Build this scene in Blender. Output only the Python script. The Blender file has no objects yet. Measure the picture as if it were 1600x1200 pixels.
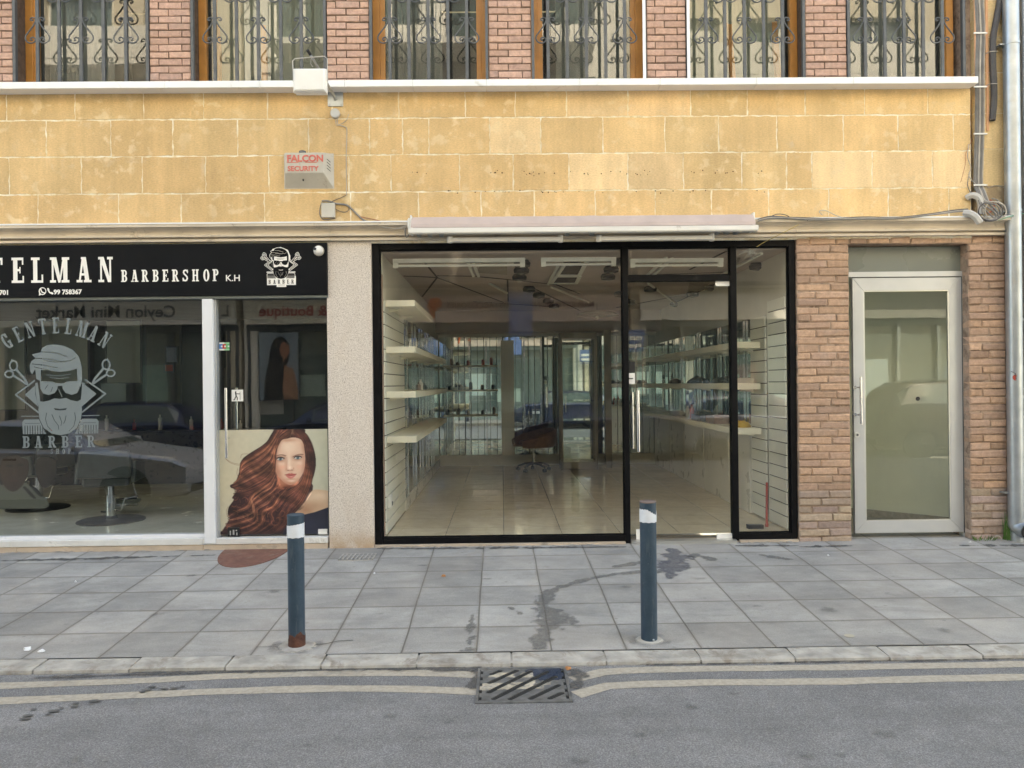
import bpy, bmesh, math, random
import numpy as np
from mathutils import Vector, Matrix
random.seed(7); np.random.seed(7)
R = math.radians
scene = bpy.context.scene
COL = scene.collection

# ------------------------------------------------------------------ camera
CAM = Vector((0.0, -7.7, 1.62)); YAW = R(0.73); ROLL = 0.011; F = 1200.0
fwd = Vector((math.sin(YAW), math.cos(YAW), 0)); rgt = Vector((math.cos(YAW), -math.sin(YAW), 0)); upv = Vector((0, 0, 1))
cr = rgt*math.cos(ROLL) - upv*math.sin(ROLL); cu = rgt*math.sin(ROLL) + upv*math.cos(ROLL)
cam_d = bpy.data.cameras.new('camera'); cam = bpy.data.objects.new('camera', cam_d); COL.objects.link(cam)
cam_d.sensor_width = 36.0; cam_d.lens = 36.0*F/1600.0; cam_d.clip_end = 500; cam_d.clip_start = 0.05
cam.matrix_world = Matrix(((cr.x, cu.x, -fwd.x, CAM.x), (cr.y, cu.y, -fwd.y, CAM.y), (cr.z, cu.z, -fwd.z, CAM.z), (0, 0, 0, 1)))
scene.camera = cam

# ------------------------------------------------------------------ sky, sun, exposure
SUN_EL = R(47); SUN_AZ = R(25)      # sun stands behind the building, a little to the right
world = bpy.data.worlds.new('World'); scene.world = world; world.use_nodes = True
wn = world.node_tree.nodes; wl = world.node_tree.links
bg = wn['Background']; sky = wn.new('ShaderNodeTexSky'); sky.sky_type = 'NISHITA'; sky.sun_disc = False
sky.sun_elevation = SUN_EL; sky.sun_rotation = SUN_AZ; sky.air_density = 1.0; sky.dust_density = 2.5; sky.ozone_density = 0.6
wl.new(sky.outputs[0], bg.inputs[0]); bg.inputs[1].default_value = 0.15
sd = bpy.data.lights.new('sun', 'SUN'); sun = bpy.data.objects.new('sun', sd); COL.objects.link(sun)
sd.energy = 5.0; sd.angle = R(0.53); sd.color = (1.0, 0.93, 0.82)
sdir = Vector((math.sin(SUN_AZ)*math.cos(SUN_EL), math.cos(SUN_AZ)*math.cos(SUN_EL), math.sin(SUN_EL)))  # towards the sun
sun.rotation_euler = sdir.to_track_quat('Z', 'Y').to_euler()
vs = scene.view_settings; vs.view_transform = 'Standard'; vs.look = 'None'; vs.gamma = 1.0; vs.exposure = 2.58
vs.use_curve_mapping = False
if hasattr(vs, 'use_white_balance'): vs.use_white_balance = True; vs.white_balance_temperature = 7900; vs.white_balance_tint = 4
scene.render.engine = 'CYCLES'
scene.cycles.max_bounces = 12; scene.cycles.transparent_max_bounces = 16; scene.cycles.glossy_bounces = 8; scene.cycles.diffuse_bounces = 5

# ------------------------------------------------------------------ measuring helpers (photo pixel -> point on a real plane)
def ray(px, py):
    u = (px-800)/F; v = (600-py)/F
    u0 = u*math.cos(ROLL)+v*math.sin(ROLL); v0 = -u*math.sin(ROLL)+v*math.cos(ROLL)
    return fwd + rgt*u0 + upv*v0
def P(px, py, Y=0.0):
    d = ray(px, py); t = (Y-CAM.y)/d.y
    return CAM + d*t
def rect(x0, y0, x1, y1, Y=0.0):      # X0, X1, Zbottom, Ztop of an upright rectangle
    a, b, c, d = P(x0, y0, Y), P(x1, y0, Y), P(x0, y1, Y), P(x1, y1, Y)
    return (a.x+c.x)/2, (b.x+d.x)/2, (c.z+d.z)/2, (a.z+b.z)/2
PSLOPE = 0.0475
def pz(Y): return PSLOPE*Y            # pavement height
def G(px, py):                        # on the pavement plane
    d = ray(px, py); t = (PSLOPE*CAM.y - CAM.z)/(d.z-PSLOPE*d.y)
    return CAM + d*t
ROADZ = -0.165
def GR(px, py, z=ROADZ):
    d = ray(px, py); t = (z-CAM.z)/d.z
    return CAM + d*t

# ------------------------------------------------------------------ mesh builder
class MB:
    def __init__(s): s.v = []; s.f = []; s.c = []; s.m = []; s.col = None; s.mi = 0; s.T = None
    def add(s, vs_, fs, col=None):
        n = len(s.v)
        if s.T is not None: vs_ = [s.T @ Vector(p) for p in vs_]
        s.v.extend([tuple(p) for p in vs_])
        for f in fs:
            s.f.append(tuple(i+n for i in f)); s.c.append(col if col is not None else s.col); s.m.append(s.mi)
        return s
    def box(s, x0, x1, y0, y1, z0, z1, col=None, j=0.0):
        v = [(x, y, z) for z in (z0, z1) for y in (y0, y1) for x in (x0, x1)]
        if j: v = [(a+random.uniform(-j, j), b+random.uniform(-j, j)*0.6, c+random.uniform(-j, j)) for a, b, c in v]
        return s.add(v, [(0, 2, 3, 1), (4, 5, 7, 6), (0, 1, 5, 4), (2, 6, 7, 3), (0, 4, 6, 2), (1, 3, 7, 5)], col)
    def cbox(s, x0, x1, y0, y1, z0, z1, b=0.004, col=None, jit=0.0):   # box whose front (-Y) edges are chamfered, wobbled
        J = lambda: random.uniform(-jit, jit)
        fr = [(x0+b+J(), y0+J()*.5, z0+b+J()), (x1-b+J(), y0+J()*.5, z0+b+J()), (x1-b+J(), y0+J()*.5, z1-b+J()), (x0+b+J(), y0+J()*.5, z1-b+J())]
        md = [(x0+J(), y0+b, z0+J()), (x1+J(), y0+b, z0+J()), (x1+J(), y0+b, z1+J()), (x0+J(), y0+b, z1+J())]
        bk = [(x0, y1, z0), (x1, y1, z0), (x1, y1, z1), (x0, y1, z1)]
        fs = [(0, 1, 2, 3)]
        for i in range(4):
            k = (i+1) % 4
            fs += [(4+i, 4+k, k, i), (8+i, 8+k, 4+k, 4+i)]
        return s.add(fr+md+bk, fs, col)
    def quad(s, a, b, c, d, col=None): return s.add([a, b, c, d], [(0, 1, 2, 3)], col)
    def prism(s, pts, a, b, axis='y', col=None):     # pts 2D polygon; axis: extruded direction
        n = len(pts)
        def mk(p, t):
            if axis == 'y': return (p[0], t, p[1])
            if axis == 'x': return (t, p[0], p[1])
            return (p[0], p[1], t)
        v = [mk(p, a) for p in pts]+[mk(p, b) for p in pts]
        fs = [tuple(range(n)), tuple(range(2*n-1, n-1, -1))]+[(i, n+i, n+(i+1) % n, (i+1) % n) for i in range(n)]
        return s.add(v, fs, col)
    def tube(s, pts, r, n=8, col=None, cap=True, closed=False):
        pts = [Vector(p) for p in pts]; m = len(pts)
        rs = r if isinstance(r, (list, tuple)) else [r]*m
        up = None; vs_ = []; fs = []
        for i, p in enumerate(pts):
            if closed: t = (pts[(i+1) % m]-pts[i-1]).normalized()
            else: t = (pts[min(i+1, m-1)]-pts[max(i-1, 0)]).normalized()
            if up is None:
                up = Vector((0, 0, 1)) if abs(t.z) < .9 else Vector((1, 0, 0))
            up = (up - t*up.dot(t)).normalized(); w = t.cross(up)
            for k in range(n):
                a = 2*math.pi*k/n
                vs_.append(p+(up*math.cos(a)+w*math.sin(a))*rs[i])
        for i in range(m if closed else m-1):
            j = (i+1) % m
            for k in range(n):
                k2 = (k+1) % n
                fs.append((i*n+k, i*n+k2, j*n+k2, j*n+k))
        if cap and not closed: fs += [tuple(range(n-1, -1, -1)), tuple((m-1)*n+k for k in range(n))]
        return s.add(vs_, fs, col)
    def lathe(s, prof, cx, cy, n=32, col=None, cols=None):   # prof list of (r, z)
        vs_ = []; 
        for (r, z) in prof:
            for k in range(n):
                a = 2*math.pi*k/n; vs_.append((cx+r*math.cos(a), cy+r*math.sin(a), z))
        for i in range(len(prof)-1):
            pass
        base = len(s.v)
        fs = [(i*n+k, i*n+(k+1) % n, (i+1)*n+(k+1) % n, (i+1)*n+k) for i in range(len(prof)-1) for k in range(n)]
        if prof[0][0] > 1e-5: fs.append(tuple(range(n-1, -1, -1)))
        if prof[-1][0] > 1e-5: fs.append(tuple((len(prof)-1)*n+k for k in range(n)))
        return s.add(vs_, fs, col)
    def ball(s, c, r, n=16, m=10, sx=1, sy=1, sz=1, col=None):
        vs_ = []
        for i in range(m+1):
            th = math.pi*i/m
            for k in range(n):
                a = 2*math.pi*k/n
                vs_.append((c[0]+r*sx*math.sin(th)*math.cos(a), c[1]+r*sy*math.sin(th)*math.sin(a), c[2]+r*sz*math.cos(th)))
        fs = [(i*n+k, (i+1)*n+k, (i+1)*n+(k+1) % n, i*n+(k+1) % n) for i in range(m) for k in range(n)]
        return s.add(vs_, fs, col)
    def build(s, name, mats, parent=None, smooth=False, bevel=0, mw=None):
        me = bpy.data.meshes.new(name); me.from_pydata(s.v, [], s.f)
        if not isinstance(mats, (list, tuple)): mats = [mats]
        for m in mats: me.materials.append(m)
        if len(mats) > 1: me.polygons.foreach_set('material_index', s.m)
        if any(c is not None for c in s.c):
            ca = me.color_attributes.new('Col', 'FLOAT_COLOR', 'CORNER')
            arr = []
            for f, c in zip(s.f, s.c):
                c = c or (1, 1, 1)
                arr.extend((c[0], c[1], c[2], 1.0)*len(f))
            ca.data.foreach_set('color', arr)
        if smooth:
            me.polygons.foreach_set('use_smooth', [True]*len(me.polygons))
            me.set_sharp_from_angle(angle=R(38))
        me.update()
        o = bpy.data.objects.new(name, me); COL.objects.link(o)
        if parent is not None:
            o.parent = parent
            off = Vector((0, 0, 0)); q = parent
            while q is not None: off += q.location; q = q.parent
            me.transform(Matrix.Translation(-off))      # geometry was given in world space
        if bevel:
            b = o.modifiers.new('bevel', 'BEVEL'); b.width = bevel; b.segments = 2; b.limit_method = 'ANGLE'; b.angle_limit = R(40)
        return o

def tag(o, label=None, cat=None, group=None, kind=None):
    if label: o['label'] = label
    if cat: o['category'] = cat
    if group: o['group'] = group
    if kind: o['kind'] = kind
    return o
def thing(name, label, cat, loc=(0, 0, 0), group=None):
    o = bpy.data.objects.new(name, None); COL.objects.link(o); o.location = loc; o.empty_display_size = 0.1
    return tag(o, label, cat, group)
def struct(name, mb, m, **k):
    o = mb.build(name, m, **k); o['kind'] = 'structure'; return o
def kids(o): return [c for c in bpy.data.objects if c.parent == o]
def dup(o, loc, label=None, rot=None, parent=None):
    c = o.copy(); COL.objects.link(c)
    if parent is None: c.location = loc
    else: c.parent = parent
    if rot is not None: c.rotation_euler = rot
    if label: c['label'] = label
    for ch in kids(o):
        d = ch.copy(); COL.objects.link(d); d.parent = c
        for g in kids(ch):
            e = g.copy(); COL.objects.link(e); e.parent = d
    return c

# ------------------------------------------------------------------ materials
def srgb(r, g, b):
    f = lambda c: (c/255.0/12.92) if c/255.0 <= .04045 else ((c/255.0+.055)/1.055)**2.4
    return (f(r), f(g), f(b))
class NT:
    def __init__(s, name):
        s.m = bpy.data.materials.new(name); s.m.use_nodes = True; s.t = s.m.node_tree; s.n = s.t.nodes; s.l = s.t.links
        s.b = s.n['Principled BSDF']; s.out = s.n['Material Output']; s.tc = s.n.new('ShaderNodeTexCoord')
    def node(s, typ, **k):
        n = s.n.new(typ)
        for a, v in k.items(): setattr(n, a, v)
        return n
    def obj(s, scale=(1, 1, 1), rot=(0, 0, 0)):
        mp = s.node('ShaderNodeMapping'); mp.inputs['Scale'].default_value = scale; mp.inputs['Rotation'].default_value = rot
        s.l.new(s.tc.outputs['Object'], mp.inputs[0]); return mp.outputs[0]
    def noise(s, vec, scale, detail=4, rough=.55, dist=0):
        n = s.node('ShaderNodeTexNoise'); n.inputs['Scale'].default_value = scale; n.inputs['Detail'].default_value = detail
        n.inputs['Roughness'].default_value = rough; n.inputs['Distortion'].default_value = dist
        s.l.new(vec, n.inputs['Vector']); return n.outputs['Fac']
    def voro(s, vec, scale, feat='F1'):
        n = s.node('ShaderNodeTexVoronoi', feature=feat); n.inputs['Scale'].default_value = scale; s.l.new(vec, n.inputs['Vector']); return n
    def ramp(s, fac, stops):
        n = s.node('ShaderNodeValToRGB'); cr_ = n.color_ramp
        while len(cr_.elements) < len(stops): cr_.elements.new(.5)
        for e, (p, c) in zip(cr_.elements, stops):
            e.position = p; e.color = (*c, 1) if isinstance(c, tuple) else (c, c, c, 1)
        s.l.new(fac, n.inputs[0]); return n.outputs[0]
    def mix(s, fac, a, b, typ='MIX'):
        n = s.node('ShaderNodeMix', data_type='RGBA', blend_type=typ); n.clamp_result = False
        for sock, v in ((n.inputs[0], fac), (n.inputs[6], a), (n.inputs[7], b)):
            if hasattr(v, 'links') or hasattr(v, 'is_linked'): s.l.new(v, sock)
            elif isinstance(v, (int, float)): sock.default_value = v
            else: sock.default_value = (*v, 1)
        return n.outputs[2]
    def math(s, op, a, b=0.0, clamp=False):
        n = s.node('ShaderNodeMath', operation=op); n.use_clamp = clamp
        for i, v in enumerate((a, b)):
            if hasattr(v, 'is_linked'): s.l.new(v, n.inputs[i])
            else: n.inputs[i].default_value = v
        return n.outputs[0]
    def attr(s, name='Col'):
        n = s.node('ShaderNodeAttribute', attribute_name=name); return n.outputs['Color']
    def set(s, col=None, rough=None, metal=None, spec=None):
        for key, v in (('Base Color', col), ('Roughness', rough), ('Metallic', metal), ('Specular IOR Level', spec)):
            if v is None: continue
            sock = s.b.inputs[key]
            if hasattr(v, 'is_linked'): s.l.new(v, sock)
            elif isinstance(v, tuple): sock.default_value = (*v, 1)
            else: sock.default_value = v
    def bump(s, h, strength=.3, dist=.01):
        n = s.node('ShaderNodeBump'); n.inputs['Strength'].default_value = strength; n.inputs['Distance'].default_value = dist
        s.l.new(h, n.inputs['Height']); s.l.new(n.outputs[0], s.b.inputs['Normal'])
def simple(name, col, rough=.6, metal=0.0, var=.12, scale=6.0, bump=0.0, bscale=120, spec=.5, attr=False, dirt=None):
    t = NT(name); v = t.obj()
    n1 = t.noise(v, scale, 5); f = t.ramp(n1, [(.3, 1-var), (.7, 1+var)])
    base = t.attr() if attr else col
    c = t.mix(1.0, base, f, 'MULTIPLY')
    if dirt:
        n2 = t.noise(v, dirt[1], 6, .7, .6); c = t.mix(t.ramp(n2, [(dirt[2], 0.0), (min(dirt[2]+.15, 1), 1.0)]), c, dirt[0])
    t.set(c, rough, metal, spec)
    if rough > .02:
        rr = t.ramp(t.noise(v, scale*2.3, 4), [(.3, max(rough-.06, 0.01)), (.7, min(rough+.08, 1))]); t.l.new(rr, t.b.inputs['Roughness'])
    if bump: t.bump(t.noise(v, bscale, 4), bump, .004)
    return t.m
M = {}
def glass(name, tint, refl=.09, rough=0.0, grime=.0):
    t = NT(name); t.n.remove(t.b)
    tr = t.node('ShaderNodeBsdfTransparent'); tr.inputs[0].default_value = (*tint, 1)
    gl = t.node('ShaderNodeBsdfGlossy'); gl.inputs['Roughness'].default_value = rough; gl.inputs[0].default_value = (1, 1, 1, 1)
    lw = t.node('ShaderNodeLayerWeight'); lw.inputs[0].default_value = .5        # same on both sides of the pane
    k = t.math('ADD', t.math('MULTIPLY', t.math('POWER', lw.outputs['Facing'], 5.0), 1-refl), refl, True)
    # panes are never quite flat: a faint large-scale waviness
    bp = t.node('ShaderNodeBump'); bp.inputs['Strength'].default_value = .04; bp.inputs['Distance'].default_value = .01
    t.l.new(t.noise(t.obj(), 1.6, 2), bp.inputs['Height']); t.l.new(bp.outputs[0], gl.inputs['Normal'])
    mx = t.node('ShaderNodeMixShader'); t.l.new(k, mx.inputs[0]); t.l.new(tr.outputs[0], mx.inputs[1]); t.l.new(gl.outputs[0], mx.inputs[2])
    last = mx.outputs[0]
    if grime:
        df = t.node('ShaderNodeBsdfDiffuse'); df.inputs[0].default_value = (.55, .55, .52, 1)
        g = t.ramp(t.noise(t.obj((1, 1, .35)), 3.5, 7, .7, .8), [(.45, grime*.25), (.75, grime)])
        m2 = t.node('ShaderNodeMixShader'); t.l.new(g, m2.inputs[0]); t.l.new(last, m2.inputs[1]); t.l.new(df.outputs[0], m2.inputs[2]); last = m2.outputs[0]
    t.l.new(last, t.out.inputs[0]); return t.m
def make_mats():
    # sandstone blocks: tint per block, pale repair blotches, pits
    t = NT('sandstone'); v = t.obj()
    big = t.noise(v, 1.6, 5, .6); c = t.mix(1.0, t.attr(), t.ramp(big, [(.3, .84), (.7, 1.14)]), 'MULTIPLY')
    fine = t.noise(t.obj((1, 1, 2.4)), 42, 7, .8); c = t.mix(1.0, c, t.ramp(fine, [(.3, .74), (.5, 1.0), (.7, 1.2)]), 'MULTIPLY')
    bl = t.noise(v, 7.5, 3, .5, .3); bl2 = t.noise(v, 1.1, 3); bm = t.math('MULTIPLY', t.ramp(t.math('ADD', bl, t.math('MULTIPLY', t.math('SUBTRACT', t.noise(v, 50, 4, .7), .5), .22)), [(.555, 0.0), (.64, 1.0)]), t.ramp(bl2, [(.40, 0.1), (.60, 1.0)]))
    c = t.mix(t.math('MULTIPLY', bm, .5), c, (.86, .72, .47))
    sm = t.noise(t.obj((1, 1, 1)), 4.0, 6, .65, .5); c = t.mix(t.math('MULTIPLY', t.ramp(sm, [(.6, 0.0), (.72, 1.0)]), .30), c, (.66, .58, .45))
    st = t.noise(t.obj((6, 6, .5)), 1.2, 6, .7); c = t.mix(1.0, c, t.ramp(st, [(.35, .90), (.65, 1.05)]), 'MULTIPLY')
    pits = t.voro(t.obj((1, 1, 2.2)), 46).outputs['Distance']; pr = t.ramp(pits, [(.06, 0.0), (.17, 1.0)])
    pm = t.ramp(t.noise(v, 2.2, 3), [(.5, 1.0), (.62, 0.0)])
    pf = t.math('MAXIMUM', pr, pm); c = t.mix(1.0, c, t.ramp(pf, [(0.0, .72), (1.0, 1.0)]), 'MULTIPLY')
    t.set(c, .92, 0, .2); t.bump(t.math('ADD', t.math('MULTIPLY', fine, .6), t.math('MULTIPLY', pf, .5)), .55, .006); M['stone'] = t.m
    # mortar
    t = NT('mortar'); v = t.obj(); c = t.ramp(t.noise(v, 5, 6, .75), [(.36, (.66, .50, .28)), (.46, (.80, .70, .50)), (.62, (.92, .88, .76))]); t.set(c, .95, 0, .2); t.bump(t.noise(v, 60, 5), .5, .006); M['mortar'] = t.m
    # brick with per brick colour
    for nm, rgh in (('brick', .5),):
        t = NT(nm); v = t.obj(); c = t.mix(1.0, t.attr(), t.ramp(t.noise(v, 22, 6, .7), [(.3, .78), (.7, 1.2)]), 'MULTIPLY')
        c = t.mix(t.math('MULTIPLY', t.ramp(t.noise(v, 5, 5, .65), [(.55, 0.0), (.75, 1.0)]), .35), c, (.42, .36, .31))
        hz = t.noise(t.obj((2, 2, 28)), 3, 5, .7)
        t.set(c, .93, 0, .2); t.bump(t.math('ADD', t.noise(v, 38, 5, .7), t.math('MULTIPLY', hz, .6)), .8, .008); M['brick'] = t.m
    M['brick_joint_dark'] = simple('brick_joint_dark', (.13, .085, .06), .95, var=.3, scale=20, bump=.4)
    M['brick_joint'] = simple('brick_joint', (.34, .25, .19), .95, var=.3, scale=16, bump=.5, dirt=((.16, .11, .08), 7, .5))
    M['marble'] = simple('marble', (.82, .83, .84), .5, var=.04, scale=5, bump=.05, dirt=((.52, .50, .46), 3.5, .62))
    M['cornice'] = simple('cornice', (.60, .52, .42), .8, var=.12, scale=4, bump=.25, dirt=((.28, .23, .18), 5, .6))
    # speckled terrazzo pillar
    t = NT('terrazzo'); v = t.obj(); sp = t.noise(v, 95, 3, .6); c = t.ramp(sp, [(.30, (.25, .20, .17)), (.40, (.52, .46, .41)), (.55, (.66, .60, .54)), (.75, (.78, .72, .66))])
    c = t.mix(t.math('MULTIPLY', t.ramp(t.noise(t.obj((3, 3, .7)), 2.2, 5), [(.5, 0.0), (.75, 1.0)]), .35), c, (.52, .42, .34))
    gz = t.node('ShaderNodeSeparateXYZ'); t.l.new(t.tc.outputs['Object'], gz.inputs[0])
    gr = t.math('MULTIPLY', t.ramp(gz.outputs[2], [(.0, 1.0), (.22, 0.0)]), t.ramp(t.noise(v, 7, 5), [(.35, .2), (.6, 1.0)]))
    c = t.mix(gr, c, (.46, .33, .22)); t.set(c, .75, 0, .35); t.bump(sp, .35, .004); M['terrazzo'] = t.m
    M['black_frame'] = simple('black_frame', (.006, .006, .007), .45, var=.3, scale=9, bump=.05, spec=.12, dirt=((.018, .018, .018), 6, .6))
    M['fascia'] = simple('fascia', (.007, .008, .010), .5, var=.15, scale=3, spec=.1)
    M['white_metal'] = simple('white_metal', (.74, .75, .78), .32, var=.03, scale=3, dirt=((.55, .54, .5), 4, .66))
    M['sign_white'] = simple('sign_white', (.86, .84, .80), .5, var=.03)
    M['sill_white'] = simple('sill_white', (.66, .65, .63), .6, var=.08, scale=5, bump=.1, dirt=((.38, .35, .31), 5, .6))
    M['sill_cream'] = simple('sill_cream', (.52, .42, .33), .7, var=.12, scale=6, bump=.2, dirt=((.28, .24, .2), 4, .58))
    M['alu'] = simple('alu', (.60, .60, .58), .36, .85, var=.04, scale=4)
    M['alu_white'] = simple('alu_white', (.52, .53, .54), .36, .4, var=.05, scale=3)
    M['chrome'] = simple('chrome', (.75, .76, .78), .12, 1.0, var=.03)
    M['steel_dark'] = simple('steel_dark', (.085, .092, .10), .45, .2, var=.15, scale=12, bump=.1)
    M['wood'] = simple('wood', (.52, .23, .055), .42, var=.16, scale=5, bump=.08)
    M['grey_curtain'] = simple('grey_curtain', (.14, .15, .14), .9, var=.1, scale=2)
    M['pale_curtain'] = simple('pale_curtain', (.28, .29, .23), .9, var=.1, scale=2)
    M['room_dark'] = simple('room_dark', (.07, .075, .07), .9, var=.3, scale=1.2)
    M['galv'] = simple('galv', (.40, .43, .46), .36, .7, var=.16, scale=5, bump=.05, dirt=((.40, .40, .40), 6, .6))
    M['grey_pvc'] = simple('grey_pvc', (.50, .48, .45), .6, var=.12, scale=9, dirt=((.3, .26, .22), 9, .6))
    M['cable_grey'] = simple('cable_grey', (.20, .19, .18), .6, var=.2, scale=9)
    M['cable_pale'] = simple('cable_pale', (.42, .38, .33), .6, var=.2, scale=9)
    M['cable_dark'] = simple('cable_dark', (.07, .065, .065), .6, var=.2, scale=9)
    M['cable_green'] = simple('cable_green', (.10, .32, .20), .6, var=.2, scale=9)
    M['cable_red'] = simple('cable_red', (.35, .09, .05), .6, var=.2)
    M['terracotta_pipe'] = simple('terracotta_pipe', (.66, .36, .20), .8, var=.12, scale=6, bump=.2)
    M['beige_plastic'] = simple('beige_plastic', (.50, .47, .41), .5, var=.08, scale=8, dirt=((.33, .29, .23), 9, .6))
    M['plastic_white'] = simple('plastic_white', (.78, .77, .74), .4, var=.04, scale=6, dirt=((.5, .47, .42), 9, .66))
    M['red_faded'] = simple('red_faded', (.62, .16, .13), .7, var=.15, scale=40)
    M['awning_fabric'] = simple('awning_fabric', (.50, .40, .36), .9, var=.08, scale=5, bump=.2, bscale=300)
    M['awning_white'] = simple('awning_white', (.76, .74, .70), .4, var=.05, scale=3, dirt=((.45, .40, .34), 5, .64))
    M['rust'] = simple('rust', (.115, .05, .035), .85, .2, var=.4, scale=22, bump=.6, bscale=90)
    M['rust_plate'] = simple('rust_plate', (.20, .095, .07), .82, .2, var=.22, scale=10, bump=.7, bscale=70, dirt=((.24, .17, .13), 7, .55))
    M['concrete'] = simple('concrete', (.36, .34, .31), .95, var=.2, scale=12, bump=.6, bscale=80)
    M['grate'] = simple('grate', (.20, .205, .21), .42, .5, var=.35, scale=16, bump=.4)
    M['grate_paint'] = simple('grate_paint', (.42, .37, .29), .75, var=.25, scale=25, bump=.3, dirt=((.2, .2, .2), 22, .52))
    M['grate_wet_reflection'] = simple('grate_wet_reflection', (.10, .13, .20), .08, .6, var=.2, scale=16)  # wet iron, with the blue of a reflection put into its colour
    M['pit'] = simple('pit', (.02, .02, .02), 1.0)
    # bollard paint with scuffs
    t = NT('bollard_paint'); v = t.obj(); c = t.ramp(t.noise(v, 7, 6, .7), [(.3, (.020, .044, .072)), (.7, (.044, .076, .108))]); dz_ = t.noise(t.obj((1, 1, .12)), 26, 5, .7); c = t.mix(t.math('MULTIPLY', t.ramp(dz_, [(.56, 0.0), (.70, 1.0)]), .5), c, (.12, .14, .15))
    c = t.mix(t.math('MULTIPLY', t.ramp(t.noise(v, 34, 5, .75), [(.62, 0.0), (.72, 1.0)]), .45), c, (.14, .16, .18)); t.set(c, .42, 0, .5); t.bump(t.noise(v, 22, 4), .35, .005); M['bollard'] = t.m
    M['tape'] = simple('tape', (.72, .75, .80), .35, var=.07, scale=18, dirt=((.45, .47, .5), 20, .66))
    # pavement tiles
    t = NT('paving')
    mp = t.node('ShaderNodeMapping'); t.l.new(t.tc.outputs['Object'], mp.inputs[0])
    wv = t.node('ShaderNodeTexNoise'); wv.inputs['Scale'].default_value = 1.3; t.l.new(mp.outputs[0], wv.inputs['Vector'])
    mixv = t.node('ShaderNodeVectorMath', operation='MULTIPLY_ADD'); t.l.new(wv.outputs['Color'], mixv.inputs[0]); mixv.inputs[1].default_value = (.022, .022, 0); t.l.new(mp.outputs[0], mixv.inputs[2])
    br = t.node('ShaderNodeTexBrick'); br.offset = 0.0; br.squash = 1.0; br.inputs['Scale'].default_value = 1.0
    br.inputs['Brick Width'].default_value = .4915; br.inputs['Row Height'].default_value = .462; br.inputs['Mortar Size'].default_value = .0068; br.inputs['Mortar Smooth'].default_value = .5; br.inputs['Bias'].default_value = 0
    br.inputs['Color1'].default_value = (.285, .277, .262, 1); br.inputs['Color2'].default_value = (.395, .384, .364, 1); br.inputs['Mortar'].default_value = (.15, .14, .12, 1)
    t.l.new(mixv.outputs[0], br.inputs['Vector']); v = t.obj()
    c = t.mix(1.0, br.outputs['Color'], t.ramp(t.noise(v, 3.2, 7, .68), [(.28, .80), (.72, 1.14)]), 'MULTIPLY')
    c = t.mix(1.0, c, t.ramp(t.noise(v, 110, 5, .8), [(.3, .78), (.7, 1.2)]), 'MULTIPLY')
    c = t.mix(1.0, c, t.ramp(t.noise(t.obj((1, 2.5, 1)), 1.1, 6, .7, .6), [(.33, .78), (.62, 1.07)]), 'MULTIPLY')
    c = t.mix(t.math('MULTIPLY', t.ramp(t.noise(v, .8, 4), [(.45, 0.0), (.7, 1.0)]), .35), c, (.42, .37, .32))
    c = t.mix(t.math('MULTIPLY', t.ramp(t.noise(v, 11, 6, .75), [(.57, 0.0), (.70, 1.0)]), .5), c, (.25, .24, .22))
    sp = t.voro(v, 5.2).outputs['Distance']; c = t.mix(t.math('MULTIPLY', t.ramp(sp, [(.05, 1.0), (.09, 0.0)]), .45), c, (.17, .165, .155))
    b2 = t.node('ShaderNodeTexBrick'); b2.offset = 0.0; b2.inputs['Scale'].default_value = 1.0; b2.inputs['Brick Width'].default_value = .4915; b2.inputs['Row Height'].default_value = .462; b2.inputs['Mortar Size'].default_value = .030; b2.inputs['Mortar Smooth'].default_value = 1.0
    t.l.new(mixv.outputs[0], b2.inputs['Vector']); jd = t.math('MULTIPLY', b2.outputs['Fac'], t.ramp(t.noise(v, 2.6, 5, .7), [(.35, .05), (.7, .75)]))
    c = t.mix(jd, c, (.20, .18, .155))
    rr = t.ramp(t.noise(v, 1.4, 4), [(.3, .62), (.7, .85)]); t.set(c, .8, 0, .35); t.l.new(rr, t.b.inputs['Roughness'])
    h = t.math('ADD', t.math('MULTIPLY', br.outputs['Fac'], -1.2), t.math('MULTIPLY', t.noise(v, 70, 5, .7), .35)); t.bump(h, .6, .006); M['paving'] = t.m; M['_paving_map'] = mp
    # kerb
    M['kerb'] = simple('kerb', (.375, .355, .32), .9, var=.3, scale=7, bump=.6, bscale=60, dirt=((.24, .21, .175), 6, .52))
    # asphalt
    t = NT('asphalt'); v = t.obj(); agg = t.noise(v, 120, 6, .85); c = t.ramp(agg, [(.34, (.10, .10, .105)), (.5, (.200, .197, .198)), (.66, (.40, .395, .39))])
    c = t.mix(1.0, c, t.ramp(t.noise(v, 45, 4, .7), [(.3, .88), (.7, 1.1)]), 'MULTIPLY')
    c = t.mix(1.0, c, t.ramp(t.noise(t.obj((.12, 1.8, 1)), 1.3, 5, .6), [(.3, .80), (.7, 1.14)]), 'MULTIPLY')
    c = t.mix(1.0, c, t.ramp(t.noise(v, 2.6, 6, .7), [(.35, .84), (.65, 1.10)]), 'MULTIPLY')
    sp = t.voro(t.obj((1, 2.2, 1)), 2.3).outputs['Distance']; c = t.mix(t.math('MULTIPLY', t.ramp(sp, [(.03, 1.0), (.06, 0.0)]), .55), c, (.075, .075, .08))
    t.set(c, .88, 0, .3); t.bump(t.math('ADD', agg, t.math('MULTIPLY', t.noise(v, 90, 3), .7)), .8, .006); M['asphalt'] = t.m
    # worn road paint
    t = NT('road_paint'); v = t.obj(); c = t.ramp(t.noise(v, 30, 5, .7), [(.3, (.31, .28, .23)), (.7, (.47, .42, .35))]); t.set(c, .85, 0, .3); t.bump(t.noise(v, 230, 3), .6, .004)
    tr = t.node('ShaderNodeBsdfTransparent'); mx = t.node('ShaderNodeMixShader')
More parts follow.
